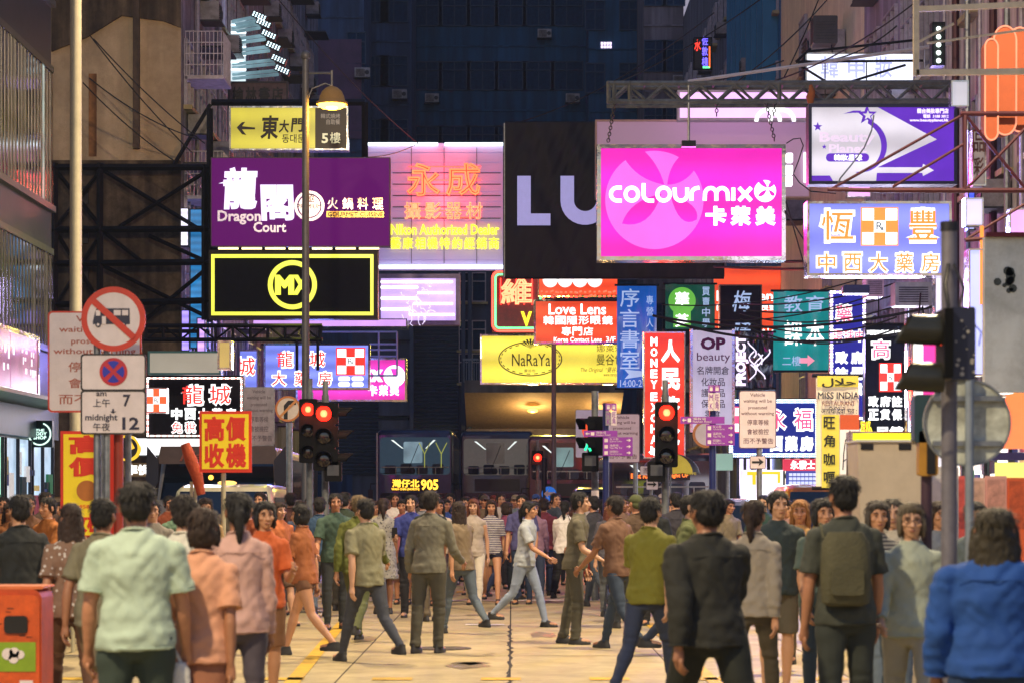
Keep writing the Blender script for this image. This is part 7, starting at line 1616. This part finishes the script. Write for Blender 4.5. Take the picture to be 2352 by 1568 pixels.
# px, Y, pose, yaw, (top, colour), (bottom, colour), hair, hair colour, label, extras
CROWD = [
 # --- foreground left
 (312, 12.6, 'standm', 184, ('tee', '#9fb3a4'), ('trousers', '#2c3a34'), 'short', BLK, 'broad person in a pale mint T-shirt seen from behind, big in the lower left', dict(h=1.71, wide=1.1)),
 (462, 12.9, 'walkf', 172, ('tee', '#c08c72'), ('skirt', '#8a5a44'), 'bob', BRN, 'person with bobbed brown hair in a peach top, right of the mint T-shirt', dict(h=1.62)),
 (548, 14.6, 'standf', 190, ('long', '#b8948c'), ('jeans', '#4a4450'), 'pony', BLK, 'person in a dusty pink blouse with a ponytail, right of the peach top', dict(h=1.66)),
 (420, 15.4, 'walkm', 176, ('long', '#c2c2b8'), ('trousers', '#4a4a44'), 'short', DKB, 'person in an off-white shirt between the mint and peach tops', dict(h=1.7)),
 (230, 16.5, 'walkm2', 165, ('tee', '#6e6a56'), ('shorts', '#7a7058'), 'short', BLK, 'person in an olive-grey T-shirt and khaki shorts near the litter bin', dict(h=1.69)),
 (165, 17.5, 'walkf2', 200, ('tee', '#7a6050'), ('jeans', '#5a4030'), 'long', BRN, 'long-haired person in a brown patterned top behind the litter bin', dict(h=1.62, pat='dots')),
 (605, 18.6, 'phonef', 20, ('tee', '#c05a28'), ('shorts', '#7a5436'), 'bob', BLK, 'person in an orange T-shirt and brown shorts, right of the dusty pink blouse', dict(h=1.6)),
 (50, 19.0, 'walkm', 215, ('jacket', '#1c2020'), ('trousers', '#18181c'), 'short', BLK, 'person in a black jacket above the litter bin', dict(h=1.7)),
 # --- far left middle distance
 (20, 30, 'standf', 10, ('tee', '#7a4a24'), ('jeans', '#2a2420'), 'long', BRN, 'long-haired person in an ochre top at the very left edge', dict(h=1.6)),
 (62, 28, 'phonem', 30, ('tee', '#5a3a20'), ('trousers', '#22201e'), 'short', BLK, 'person in a dark ochre T-shirt holding a hand up, second from the left edge', dict(h=1.66)),
 (118, 27, 'walkm', -15, ('tee', '#a0622a'), ('jeans', '#3a2c20'), 'short', BLK, 'person in an amber T-shirt below the big waiting notice', dict(h=1.68)),
 (98, 33, 'standm', 40, ('jacket', '#3c2c20'), ('trousers', '#1c1a18'), 'short', DKB, 'person in a brown jacket behind the amber T-shirt', dict(h=1.7)),
 (175, 31, 'standf', -20, ('tee', '#8c6a48'), ('jeans', '#33302c'), 'bob', BLK, 'person with a black bob in a tan top beside the leaning placard', dict(h=1.6)),
 (255, 26, 'walkf', 20, ('tee', '#6c5a70'), ('jeans', '#2c2c3a'), 'long', BLK, 'long-haired person in a mauve top in front of the white post', dict(h=1.6)),
 (300, 29, 'standm', -30, ('long', '#70543c'), ('trousers', '#2a2826'), 'short', DKB, 'person in a brown shirt right of the red post', dict(h=1.68)),
 (350, 25, 'walkm2', 10, ('tee', '#8a8478'), ('jeans', '#3a3a40'), 'short', BLK, 'person in a stone-coloured T-shirt just beyond the mint T-shirt', dict(h=1.67)),
 (405, 30, 'standf', 30, ('tee', '#5c7a64'), ('jeans', '#2c302c'), 'pony', BLK, 'person with a ponytail in a sage green top before the white van', dict(h=1.6)),
 (470, 27, 'phonef', -10, ('tee', '#a88a5c'), ('skirt', '#4a3c2c'), 'long', BRN, 'long-haired person in a sand top under the yellow placard', dict(h=1.62)),
 (520, 32, 'standm', 15, ('tee', '#4a4438'), ('trousers', '#22201c'), 'short', BLK, 'person in a dark khaki T-shirt holding the placard pole', dict(h=1.68)),
 (575, 28, 'walkm', -20, ('tee', '#8a4424'), ('jeans', '#32302e'), 'short', DKB, 'person in a rust T-shirt right of the placard pole', dict(h=1.66)),
 (628, 34, 'standf', 0, ('tee', '#a8a094'), ('jeans', '#40403c'), 'bob', BRN, 'person with a brown bob in a pale grey top at the van corner', dict(h=1.58)),
 # --- middle crowd on the far side of the crossing
 (668, 38, 'standm', 175, ('tee', '#4c2c28'), ('jeans', '#23242c'), 'short', BLK, 'person in a maroon T-shirt left of the lamp post', dict()),
 (694, 41, 'standf', 10, ('tee', '#bcb0a4'), ('jeans', '#2c2c30'), 'bob', BLK, 'person in a cream top between the two left traffic light posts', dict(h=1.58)),
 (735, 33, 'walkm', 195, ('tee', '#24405e'), ('jeans', '#46505c'), 'short', BLK, 'person in a blue-grey T-shirt walking away under the side-hooded traffic light', dict(h=1.68)),
 (775, 40, 'standf', -20, ('tee', '#a07a68'), ('skirt', '#3a3030'), 'long', '#7a6450', 'fair-haired person in a dusty rose top beside the side-hooded traffic light', dict(h=1.6)),
 (822, 27.5, 'walkm2', 190, ('long', '#5c6424'), ('trousers', '#4c5230'), 'short', '#6a5a40', 'person in an olive green shirt and moss trousers, left of the road centre', dict(h=1.72)),
 (880, 34, 'standf', 160, ('dress', '#8a8884'), (None, None), 'pony', BRN, 'person in a grey patterned dress right of the olive shirt', dict(h=1.62, pat='dots')),
 (908, 40, 'standm', 0, ('long', '#d0ccc8'), ('trousers', '#2a2a2c'), 'short', BLK, 'person in a white shirt facing the crossing below the 905 bus', dict()),
 (946, 33, 'phonem', 5, ('tee', '#28347a'), ('trousers', '#1c1c22'), 'short', BLK, 'person in a royal blue T-shirt with one forearm raised', dict(h=1.66)),
 (990, 32, 'standm', 200, ('tee', '#15201c'), ('trousers', '#5a5040'), 'short', DKB, 'person in a black-green T-shirt and khaki trousers', dict(h=1.68)),
 (1022, 42, 'standf', 10, ('tee', '#24468c'), ('jeans', '#20242e'), 'long', BLK, 'long-haired person in a blue top below the route 905 number', dict(h=1.6)),
 (1052, 38, 'walkf', -15, ('tee', '#2c5a7a'), ('hotpants', '#1a2848'), 'bob', BLK, 'person in a teal blue top and short navy shorts', dict(h=1.6)),
 (1088, 35, 'walkf2', 0, ('vest', '#a89c90'), ('jeans', '#c4bcae'), 'long', '#6a3a20', 'person with chestnut hair in white jeans, centre left of the crossing', dict(h=1.64)),
 (1128, 37, 'standf', 5, ('tee', '#34305c'), ('hotpants', '#141830'), 'long', BRN, 'person in an indigo top and tiny dark shorts, hair to the shoulders', dict(h=1.62, pat='stripe')),
 (1150, 43, 'standm', -10, ('tee', '#b8aea8'), ('trousers', '#30303a'), 'short', DKB, 'person in a pale T-shirt behind the indigo striped top', dict()),
 (1185, 41, 'phonem', 20, ('jacket', '#5a6470'), ('jeans', '#26303c'), 'cap', '#6a6050', 'person in a slate jacket and beige cap, middle of the crowd', dict(h=1.68)),
 (1214, 44, 'standf', 0, ('tee', '#6c6aa8'), ('jeans', '#2a3054'), 'bob', BLK, 'person in a lavender T-shirt left of the white blouse', dict(h=1.6)),
 (1250, 40, 'standm', 170, ('tee', '#7a3440'), ('jeans', '#1e2c50'), 'short', BRN, 'person in a wine-red T-shirt and blue jeans beside the blue arrow disc', dict(h=1.66)),
 (1297, 38, 'walkf', 185, ('long', '#e0dcd8'), ('trousers', '#121218'), 'pony', BLK, 'person in a loose white blouse and black trousers walking away, dark ponytail', dict(h=1.62)),
 (1340, 43, 'standf', 15, ('tee', '#8c8c94'), ('jeans', '#30343c'), 'bob', BRN, 'person in a steel grey top right of the white blouse', dict(h=1.6)),
 (1368, 36, 'walkm', 200, ('tee', '#2e3038'), ('jeans', '#3c4654'), 'short', BLK, 'person in a charcoal T-shirt walking away below the walking-man signal', dict()),
 (1402, 33, 'walkf2', 170, ('tee', '#46444e'), ('jeans', '#5a6068'), 'long', '#5a2a1a', 'person with red-brown hair in a grey top below the purple Nathan Road sign', dict(h=1.62)),
 (1440, 37, 'standm', 20, ('long', '#a49a90'), ('trousers', '#2e2a28'), 'short', BLK, 'person in a beige shirt left of the green cap', dict(h=1.66)),
 (1466, 30, 'walkm2', 195, ('jacket', '#4c3a2a'), ('jeans', '#333a44'), 'cap', '#4a5230', 'person in a brown jacket and olive green cap', dict(h=1.74)),
 (1502, 31, 'phonem', -10, ('tee', '#161c20'), ('trousers', '#1e2024'), 'short', BLK, 'person in a black T-shirt facing us right of the green cap', dict(h=1.66)),
 (1545, 40, 'standf', 0, ('tee', '#6a6478'), ('jeans', '#2a2c36'), 'bob', BLK, 'person in a dull violet top under the black umbrella', dict(h=1.58)),
 (1576, 35, 'walkm', 160, ('tee', '#22242e'), ('jeans', '#2a3442'), 'short', DKB, 'person in a dark navy T-shirt just left of the big dark coat', dict(h=1.68)),
 (715, 44, 'standm', 0, ('tee', '#544a44'), ('trousers', '#23201e'), 'short', BLK, 'person in an umber T-shirt directly behind the lamp post', dict()),
 (852, 45, 'standf', -5, ('tee', '#7c5a54'), ('jeans', '#2a2a30'), 'long', BRN, 'person in a brick-pink top behind the grey patterned dress', dict(h=1.6)),
 (968, 46, 'standm', 10, ('tee', '#5c5048'), ('trousers', '#262422'), 'short', BLK, 'person in a taupe T-shirt behind the royal blue one', dict()),
 (1070, 47, 'standf', 0, ('tee', '#9c6a50'), ('jeans', '#2a2a30'), 'long', '#5a3420', 'person in a terracotta top behind the white jeans', dict(h=1.64)),
 (1108, 48, 'standm', -5, ('long', '#46464e'), ('trousers', '#222226'), 'short', DKB, 'person in a graphite shirt at the back of the crowd, centre left', dict()),
 (1268, 49, 'standf', 5, ('tee', '#70707c'), ('jeans', '#2a2c34'), 'long', BLK, 'person in a bluish grey top at the back, by the blue arrow disc', dict(h=1.6)),
 (1322, 48, 'standm', 0, ('tee', '#62402e'), ('trousers', '#22201e'), 'short', BRN, 'person in a cinnamon T-shirt at the back behind the white blouse', dict()),
 (1420, 47, 'standm', 0, ('tee', '#3c4248'), ('trousers', '#1e2022'), 'short', BLK, 'person in a dark slate T-shirt at the back beside the waiting notice post', dict()),
 (1620, 44, 'standf', 10, ('tee', '#8a7ca0'), ('jeans', '#2c2c38'), 'bob', BLK, 'person in a lilac top between the big dark coat and the silver car', dict(h=1.6)),
 # --- centre foreground walkers
 (1488, 19.5, 'walkm', 150, ('tee', '#6c6a1c'), ('jeans', '#28324c'), 'short', BLK, 'person in a yellow-olive T-shirt crossing in front of the big dark coat', dict(h=1.68)),
 # --- right foreground
 (1635, 13.8, 'walkm2', 205, ('jacket', '#20211c'), ('trousers', '#151a14'), 'short', BLK, 'big person in a near-black coat seen from behind, lower right of centre', dict(h=1.74, wide=1.12)),
 (1728, 17.5, 'walkf', 160, ('long', '#8c8478'), ('jeans', '#4a4438'), 'pony', BRN, 'person in a putty-coloured shirt right of the near-black coat', dict(h=1.66)),
 (1785, 20, 'standm', 10, ('tee', '#28363a'), ('shorts', '#5a5448'), 'short', BLK, 'person in a dark teal T-shirt and grey shorts facing us', dict(h=1.68)),
 (1838, 22.5, 'walkf2', -10, ('tee', '#b48a54'), ('jeans', '#6a5c4a'), 'long', '#8a5c2c', 'person with honey-blond hair in a golden top by the amber van', dict(h=1.64)),
 (1942, 14.6, 'standm', 192, ('tee', '#3c4038'), ('trousers', '#2e3430'), 'short', '#070606', 'person with very black hair in a dark olive T-shirt, before the cream cabinet', dict(h=1.76)),
 (1885, 18.5, 'phonef', 15, ('tee', '#4a5a54'), ('jeans', '#3c4a54'), 'bob', BLK, 'person in a grey-green top between the golden top and the very black hair', dict(h=1.62)),
 (2012, 17, 'standf', 5, ('tee', '#8c8880'), ('jeans', '#3c4c5c'), 'bob', '#3a342e', 'person in a black and white striped T-shirt before the cream cabinet', dict(h=1.61, pat='stripe')),
 (2092, 15, 'walkf2', -5, ('long', '#9aa498'), ('trousers', '#9a988a'), 'bob', '#5a5040', 'person with glasses in a pale grey-green blouse below the round sign', dict(h=1.63)),
 (2150, 19, 'standf', 20, ('tee', '#747a84'), ('jeans', '#6a7aa0'), 'long', BRN, 'person in a blue-grey top and light blue jeans right of the glasses wearer', dict(h=1.6)),
 (2285, 11.6, 'standm', 170, ('jacket', '#14448c'), ('trousers', '#102c50'), 'long', '#2a2414', 'big person in a bright blue jacket, lower right corner', dict(h=1.58, wide=1.3)),
 (2215, 22, 'standm', 0, ('tee', '#4a4a34'), ('trousers', '#2a2c24'), 'short', BLK, 'person in a dark moss T-shirt behind the bright blue jacket', dict(h=1.62)),
 (2330, 24, 'standf', 0, ('tee', '#5a5838'), ('jeans', '#2c2e2a'), 'bob', BLK, 'person in an army green top at the right edge under the stall boards', dict(h=1.6)),

 # --- further back and between
 (8, 36, 'standm', 20, ('tee', '#8a5c34'), ('trousers', '#22201e'), 'short', BLK, 'person in a light brown T-shirt at the back by the left edge', dict()),
 (140, 37, 'standf', 0, ('tee', '#b89068'), ('jeans', '#2a2a2c'), 'bob', BLK, 'person in a pale sand top behind the amber T-shirt', dict(h=1.6)),
 (205, 36, 'standm', 10, ('tee', '#6a2c1c'), ('trousers', '#242220'), 'short', BLK, 'person in a brick-brown T-shirt between the placard and the white post', dict()),
 (330, 36, 'standf', -10, ('tee', '#4c5460'), ('jeans', '#2a2a2c'), 'long', BRN, 'person in a slate top at the back left of the lorry', dict(h=1.62)),
 (385, 37, 'standm', 0, ('tee', '#7c3c20'), ('trousers', '#242220'), 'short', BLK, 'person in a burnt orange T-shirt in front of the lorry headlamp', dict()),
 (440, 35, 'standm', -8, ('long', '#a49c8c'), ('trousers', '#242220'), 'short', DKB, 'person in a linen shirt directly before the white van', dict(h=1.66)),
 (545, 36, 'standf', 12, ('tee', '#3a5a50'), ('jeans', '#2a2a2c'), 'pony', BLK, 'person in a bottle green top right of the placard pole, farther back', dict(h=1.6)),
 (600, 37, 'standm', 0, ('tee', '#5c4c64'), ('trousers', '#242228'), 'short', BLK, 'person in a plum T-shirt at the right side of the white van', dict()),
 (650, 44, 'standf', 0, ('tee', '#d0a890'), ('jeans', '#2a2a2c'), 'bob', BRN, 'person in a light peach top at the back under the no-left-turn sign', dict(h=1.6)),
 (755, 47, 'standm', 0, ('tee', '#2c5048'), ('trousers', '#242220'), 'short', BLK, 'person in a dark jade T-shirt at the back beside the control box', dict()),
 (800, 46, 'standf', 6, ('tee', '#a44c5c'), ('jeans', '#2a2a2c'), 'bob', BLK, 'person in a raspberry top at the back, left of the olive shirt', dict(h=1.6)),
 (838, 42, 'standm', 8, ('tee', '#8c8c5c'), ('trousers', '#33322a'), 'short', BLK, 'person in a faded yellow-green T-shirt right behind the olive shirt', dict()),
 (895, 47, 'standm', 0, ('tee', '#3c2c54'), ('trousers', '#242228'), 'short', BLK, 'person in a deep purple T-shirt behind the white shirt', dict()),
 (928, 44, 'standf', -6, ('tee', '#c89ca8'), ('jeans', '#2a2c34'), 'long', BLK, 'person in a pale pink top between white shirt and royal blue', dict(h=1.6)),
 (1005, 47, 'standm', 0, ('tee', '#4c7498'), ('trousers', '#24262a'), 'short', BLK, 'person in a sky blue T-shirt behind the black-green one', dict()),
 (1036, 45, 'standm', 5, ('long', '#22366a'), ('trousers', '#1c1e2a'), 'short', BLK, 'person in a navy long-sleeved shirt right of the blue top', dict()),
 (1090, 50, 'standm', 0, ('tee', '#7c8c94'), ('trousers', '#24262a'), 'short', BRN, 'person in an ash blue T-shirt in the back row, centre', dict()),
 (1135, 51, 'standf', 0, ('tee', '#a43c2c'), ('jeans', '#2a2a2c'), 'long', '#6a2c18', 'red-haired person in a vermilion top in the back row', dict(h=1.7)),
 (1168, 46, 'standf', 0, ('tee', '#d8c8b8'), ('jeans', '#2a2c34'), 'bob', BLK, 'person in an ivory top left of the beige cap', dict(h=1.6)),
 (1232, 47, 'standm', -6, ('tee', '#2a3450'), ('trousers', '#1c1e2a'), 'cap', '#2c4c8c', 'person in a midnight blue T-shirt and blue cap', dict()),
 (1282, 45, 'standf', 8, ('tee', '#5c2c3c'), ('jeans', '#2a2a34'), 'bob', BLK, 'person in a burgundy top just behind the white blouse', dict(h=1.6)),
 (1360, 45, 'standm', 0, ('tee', '#a87c5c'), ('trousers', '#2a2624'), 'short', BLK, 'person in a camel T-shirt behind the charcoal one', dict()),
 (1388, 42, 'standf', -5, ('tee', '#70343a'), ('jeans', '#26262c'), 'long', '#5a2a1a', 'auburn-haired person in a dull red top at the wayfinding post', dict(h=1.62)),
 (1455, 43, 'standm', 5, ('tee', '#54646c'), ('trousers', '#24262a'), 'short', BLK, 'person in a steel blue T-shirt behind the olive green cap', dict()),
 (1522, 45, 'standm', 0, ('tee', '#8c6c4c'), ('trousers', '#24262a'), 'cap', '#b8b0a0', 'person in a tobacco T-shirt and pale cap near the umbrella', dict()),
 (1598, 39, 'standm', -12, ('tee', '#3a3a30'), ('trousers', '#22221c'), 'short', BLK, 'person in a dark drab T-shirt at the silver car door', dict()),
 (1672, 36, 'standf', 10, ('tee', '#7a705c'), ('jeans', '#2a2c34'), 'pony', BLK, 'person in a mushroom top behind the near-black coat', dict(h=1.6)),
 (1755, 34, 'standm', -8, ('tee', '#1f3c38'), ('trousers', '#22221c'), 'short', BLK, 'person in a pine green T-shirt in front of the silver car', dict(h=1.66)),
 (1810, 31, 'standf', 6, ('tee', '#94706c'), ('jeans', '#2a2c34'), 'long', BRN, 'person in a faded rose top between the silver car and the amber van', dict(h=1.62)),
 (1905, 27, 'standm', 0, ('tee', '#6a5c2c'), ('trousers', '#22221c'), 'short', BLK, 'person in a mustard-brown T-shirt in front of the amber van', dict(h=1.64)),
 (1975, 26, 'standm', 10, ('long', '#4a545c'), ('trousers', '#22221c'), 'short', BLK, 'person in a blue-grey shirt beside the cream cabinet', dict(h=1.64)),
 (2050, 17.8, 'standm', -8, ('tee', '#b8b0a0'), ('jeans', '#6a7a8c'), 'short', '#3a342e', 'person in an oatmeal T-shirt in front of the cream cabinet', dict(h=1.62)),
 (2240, 18, 'standf', -12, ('tee', '#586468'), ('jeans', '#3a4a5c'), 'pony', BLK, 'person with a ponytail in a lead grey top left of the bright blue jacket', dict(h=1.6)),
 (2130, 24, 'standm', 12, ('tee', '#7c5c54'), ('trousers', '#33302c'), 'short', BLK, 'person in a cocoa T-shirt behind the push-button post', dict(h=1.64)),
]
CROWD += [
 (845, 24, 'walkm2', 215, ('tee', '#7c7a60'), ('jeans', '#3a3e48'), 'short', BLK, 'person in a drab T-shirt striding left in the near part of the crossing', dict(h=1.68)),
 (985, 25.5, 'leanm', 160, ('long', '#6c6a5c'), ('trousers', '#46443a'), 'short', DKB, 'person in a stone grey shirt with a long stride, centre left of the crossing', dict(h=1.7)),
 (1060, 29, 'stridef', 205, ('tee', '#7a6a54'), ('jeans', '#54606c'), 'long', BRN, 'long-haired person in a dun top crossing to the left, left of the road joint', dict(h=1.62)),
 (1205, 30.5, 'stridef', 95, ('tee', '#a0a8b0'), ('jeans', '#8a98b0'), 'pony', BLK, 'person with a ponytail in a light grey top and pale jeans crossing to the right', dict(h=1.62)),
 (1320, 27, 'leanm', 60, ('tee', '#5c5848'), ('trousers', '#4c4a3e'), 'short', BLK, 'person in an earth-coloured T-shirt turning aside, right of the road joint', dict(h=1.69)),
 (1420, 26, 'walkm', 225, ('tee', '#6a4c3a'), ('jeans', '#2e3c50'), 'short', DKB, 'person in a chocolate T-shirt striding left below the purple signs', dict(h=1.7)),
 (700, 25, 'walkf', 250, ('tee', '#9c5c34'), ('hotpants', '#6c4a34'), 'bob', BLK, 'person in a copper top and shorts crossing in front of the lamp post', dict(h=1.6)),
 (770, 30, 'leanm', 30, ('tee', '#3c5448'), ('jeans', '#33383c'), 'short', BLK, 'person in a dark green-grey T-shirt between the blue-grey and olive shirts', dict(h=1.68)),
 (1570, 25, 'stridem', 80, ('tee', '#4c5430'), ('jeans', '#28344c'), 'short', BLK, 'person in a forest green T-shirt striding behind the near-black coat', dict(h=1.7)),
]
CROWD += [
 (690, 35, 'walkf', 160, ('long', '#44506a'), ('jeans', '#23242c'), 'pony', BLK, 'person in a denim blue blouse right behind the lamp post base', dict(h=1.62)),
 (790, 35, 'standm', 185, ('tee', '#2c3a2c'), ('trousers', '#3a362c'), 'short', BLK, 'person in a dark moss green T-shirt left of the stone grey walker', dict()),
 (862, 38, 'walkf2', 15, ('tee', '#b0a47c'), ('jeans', '#3c4048'), 'bob', BRN, 'person in a straw-coloured top between the olive shirt and grey dress', dict(h=1.6)),
 (925, 37, 'standf', -12, ('vest', '#8a4c54'), ('skirt', '#2c2c34'), 'bun', BLK, 'person with a hair bun in a rosewood sleeveless top and dark skirt', dict(h=1.6)),
 (972, 39, 'walkm', 170, ('long', '#7c8088'), ('trousers', '#24262a'), 'short', BLK, 'person in a mid grey shirt right of the royal blue T-shirt', dict()),
 (1008, 36.5, 'standf', 20, ('tee', '#c4b4a0'), ('skirt', '#4a3c44'), 'long', BLK, 'person in an eggshell top and mauve-grey skirt under the 905 bus', dict(h=1.6)),
 (1072, 41, 'walkm2', 10, ('tee', '#3c5c8c'), ('jeans', '#24304a'), 'short', BLK, 'person in a cobalt T-shirt beside the terracotta top', dict()),
 (1112, 40, 'leanm', -10, ('tee', '#5c4c3c'), ('shorts', '#6c6450'), 'cap', '#3a3230', 'person in a coffee T-shirt and khaki shorts with a dark cap', dict(h=1.68)),
 (1160, 38.5, 'walkf', 170, ('tee', '#7c3c5c'), ('jeans', '#2c3858'), 'bob', BRN, 'person in a magenta-brown top left of the slate jacket', dict(h=1.6)),
 (1200, 37, 'standm', 10, ('tee', '#4c4c7c'), ('jeans', '#20304c'), 'short', BLK, 'person in a dusk blue T-shirt right of the slate jacket', dict(h=1.67)),
 (1228, 38.5, 'walkf2', -14, ('long', '#8c6c84'), ('jeans', '#283450'), 'long', BLK, 'person in an orchid grey blouse beside the lavender T-shirt', dict(h=1.6)),
 (1272, 41, 'leanm', 12, ('jacket', '#38404c'), ('trousers', '#20242c'), 'short', BLK, 'person in a gunmetal jacket just left of the white blouse', dict()),
 (1385, 39, 'standf', 168, ('tee', '#54585c'), ('skirt', '#34302c'), 'pony', BLK, 'person in an iron grey top and dark skirt by the purple sign post', dict(h=1.6)),
 (1432, 34.5, 'walkm', -18, ('tee', '#6c5448'), ('jeans', '#3a4048'), 'short', DKB, 'person in a walnut T-shirt right of the grey top with red-brown hair', dict()),
 (1486, 38, 'standf', 14, ('tee', '#a08478'), ('jeans', '#30343c'), 'bob', BLK, 'person in a clay pink top left of the money exchange signal post', dict(h=1.6)),
 (1556, 33, 'leanm', 175, ('jacket', '#2c2a34'), ('jeans', '#2c3a50'), 'short', BLK, 'person in an aubergine-black jacket right of the money exchange signal post', dict(h=1.7)),
 (640, 31, 'walkf2', 30, ('tee', '#b86a40'), ('shorts', '#5a4434'), 'long', BRN, 'person in an apricot top and brown shorts near the lamp post', dict(h=1.6)),
 (1345, 40.5, 'walkm2', 8, ('long', '#b4acac'), ('trousers', '#2a2c34'), 'short', BLK, 'person in a light mauve-grey shirt right of the white blouse', dict()),
]
rp = random.Random(4)
for r in CROWD:
    r = list(r)
    if r[1] > 26 and r[2] in ('standm', 'standf') and r[4][0] != 'dress' and rp.random() < .62:
        r[2] = rp.choice(('walkm', 'walkm2', 'leanm', 'stridem') if r[2] == 'standm' else ('walkf', 'walkf2', 'stridef'))
    if r[1] > 26: r[3] += rp.uniform(-28, 28)
    person(*r[:9], **r[9])

def at_person(lbl): return next(o for o in col.objects if o.name.startswith('person') and lbl in o.get('label', ''))
# carried things stand on their own
def bag(label, px, Y, z, w_, h_, d_, m, strap=None, yaw=0, name='shoulder_bag'):
    t = thing(name, label, name.replace('_', ' '), ((px-1176)*Y/FOC, Y, z), R(yaw))
    b = MB(); n = 24
    b.rings([[(w_/2*s_*(abs(math.cos(2*math.pi*k/n))**.6)*(1 if math.cos(2*math.pi*k/n) > 0 else -1), d_/2*s_*math.sin(2*math.pi*k/n), zz_) for k in range(n)] for zz_, s_ in ((0, .7), (.02, .95), (h_*.4, 1.02), (h_*.85, .95), (h_, .7))]); b.build('pouch', m, t, smooth=50)
    MB().rbox(-w_*.32, w_*.32, -d_/2-.02, -d_/2+.03, h_*.15, h_*.5, .02).build('pocket', m, t)
    if strap: MB().path(strap, .011, 6, flat=.5).build('strap', m, t)
    return t
p = at_person('very black hair').location
bag('olive backpack on the person with very black hair', 1942, p.y-.17, 1.0, .3, .44, .17, mat('backpack_cloth', '#4c4a34', .8, var=.2, bump=.4), [(-.12, .05, .4), (-.13, .16, .49), (-.13, .28, .4), (-.13, .3, .1)], name='backpack')
p = at_person('loose white blouse').location
bag('brown shoulder bag hanging beside the white blouse', 1326, p.y-.1, .78, .24, .26, .1, mat('bag_brown', '#3c1c18', .5), [(0, 0, .25), (-.1, -.03, .45), (-.16, .02, .62)])
p = at_person('red-brown hair').location
bag('small red shopping bag held low beside the grey top', 1348, 36.2, .45, .26, .28, .1, mat('bag_red', '#8a2414', .6), [(-.06, 0, .27), (0, 0, .42), (.06, 0, .27)], name='shopping_bag')
p = at_person('mint T-shirt').location
bag('white carrier bag hanging left of the peach top', 395, 12.7, .52, .2, .26, .1, mat('bag_white', '#c8c8c4', .5, bump=.5), [(-.05, 0, .25), (0, 0, .36), (.05, 0, .25)], name='carrier_bag')
for lb, ps in (('phone held by the person in the royal blue T-shirt', 'royal blue T-shirt'), ('phone held by the person in the slate jacket', 'slate jacket')):
    o_ = at_person(ps); J_ = _body['phonem'][1]; w_ = J_['wrL'] + (J_['wrL']-J_['elL']).normalized()*.1; sc_ = o_.scale
    q_ = o_.location + Matrix.Rotation(o_.rotation_euler.z, 3, 'Z') @ Vector((w_.x*sc_.x, w_.y*sc_.y, w_.z*sc_.z))
    t = thing('phone', lb, 'phone', q_, o_.rotation_euler.z); MB().rbox(-.037, .037, -.004, .004, -.01, .13, .01).build('case', BLACKP, t); MB().rbox(-.033, .033, .0042, .006, -.005, .125, .008).build('screen', emat('phone_screen', '#cfe0ff', 1.5), t)
gl = at_person('with glasses'); J_ = _body['walkf2'][1]; h_ = J_['head']; b = MB()
for s_ in (-1, 1): b.path([(h_.x+s_*.03+.021*math.cos(2*math.pi*k/16), h_.y-.098, h_.z+.004+.017*math.sin(2*math.pi*k/16)) for k in range(17)], .0022, 5); b.path([(h_.x+s_*.05, h_.y-.096, h_.z+.008), (h_.x+s_*.076, h_.y, h_.z+.005)], .002, 5)
b.path([(h_.x-.01, h_.y-.1, h_.z+.006), (h_.x+.01, h_.y-.1, h_.z+.006)], .002, 5); b.build('glasses', BLACKP, gl)
# ============================================================ HAZE ADDED FOR BLOOM AND GLOW
hz = MB().box(-45, 45, -6, 140, -1.3, 41).mesh('haze', [])
hm = bpy.data.materials.new('haze'); hm.use_nodes = True; n = hm.node_tree.nodes; n.remove(n['Principled BSDF'])
pv = n.new('ShaderNodeVolumePrincipled'); pv.inputs['Color'].default_value = (.5, .65, 1, 1); pv.inputs['Density'].default_value = .00025; pv.inputs['Anisotropy'].default_value = .3
hm.node_tree.links.new(pv.outputs[0], n['Material Output'].inputs['Volume']); hz.materials.append(hm)
ho = bpy.data.objects.new('haze', hz); col.objects.link(ho); ho['kind'] = 'stuff'; ho['label'] = 'thin haze added over the street to spread glow around the lights'
cy.volume_bounces = 0
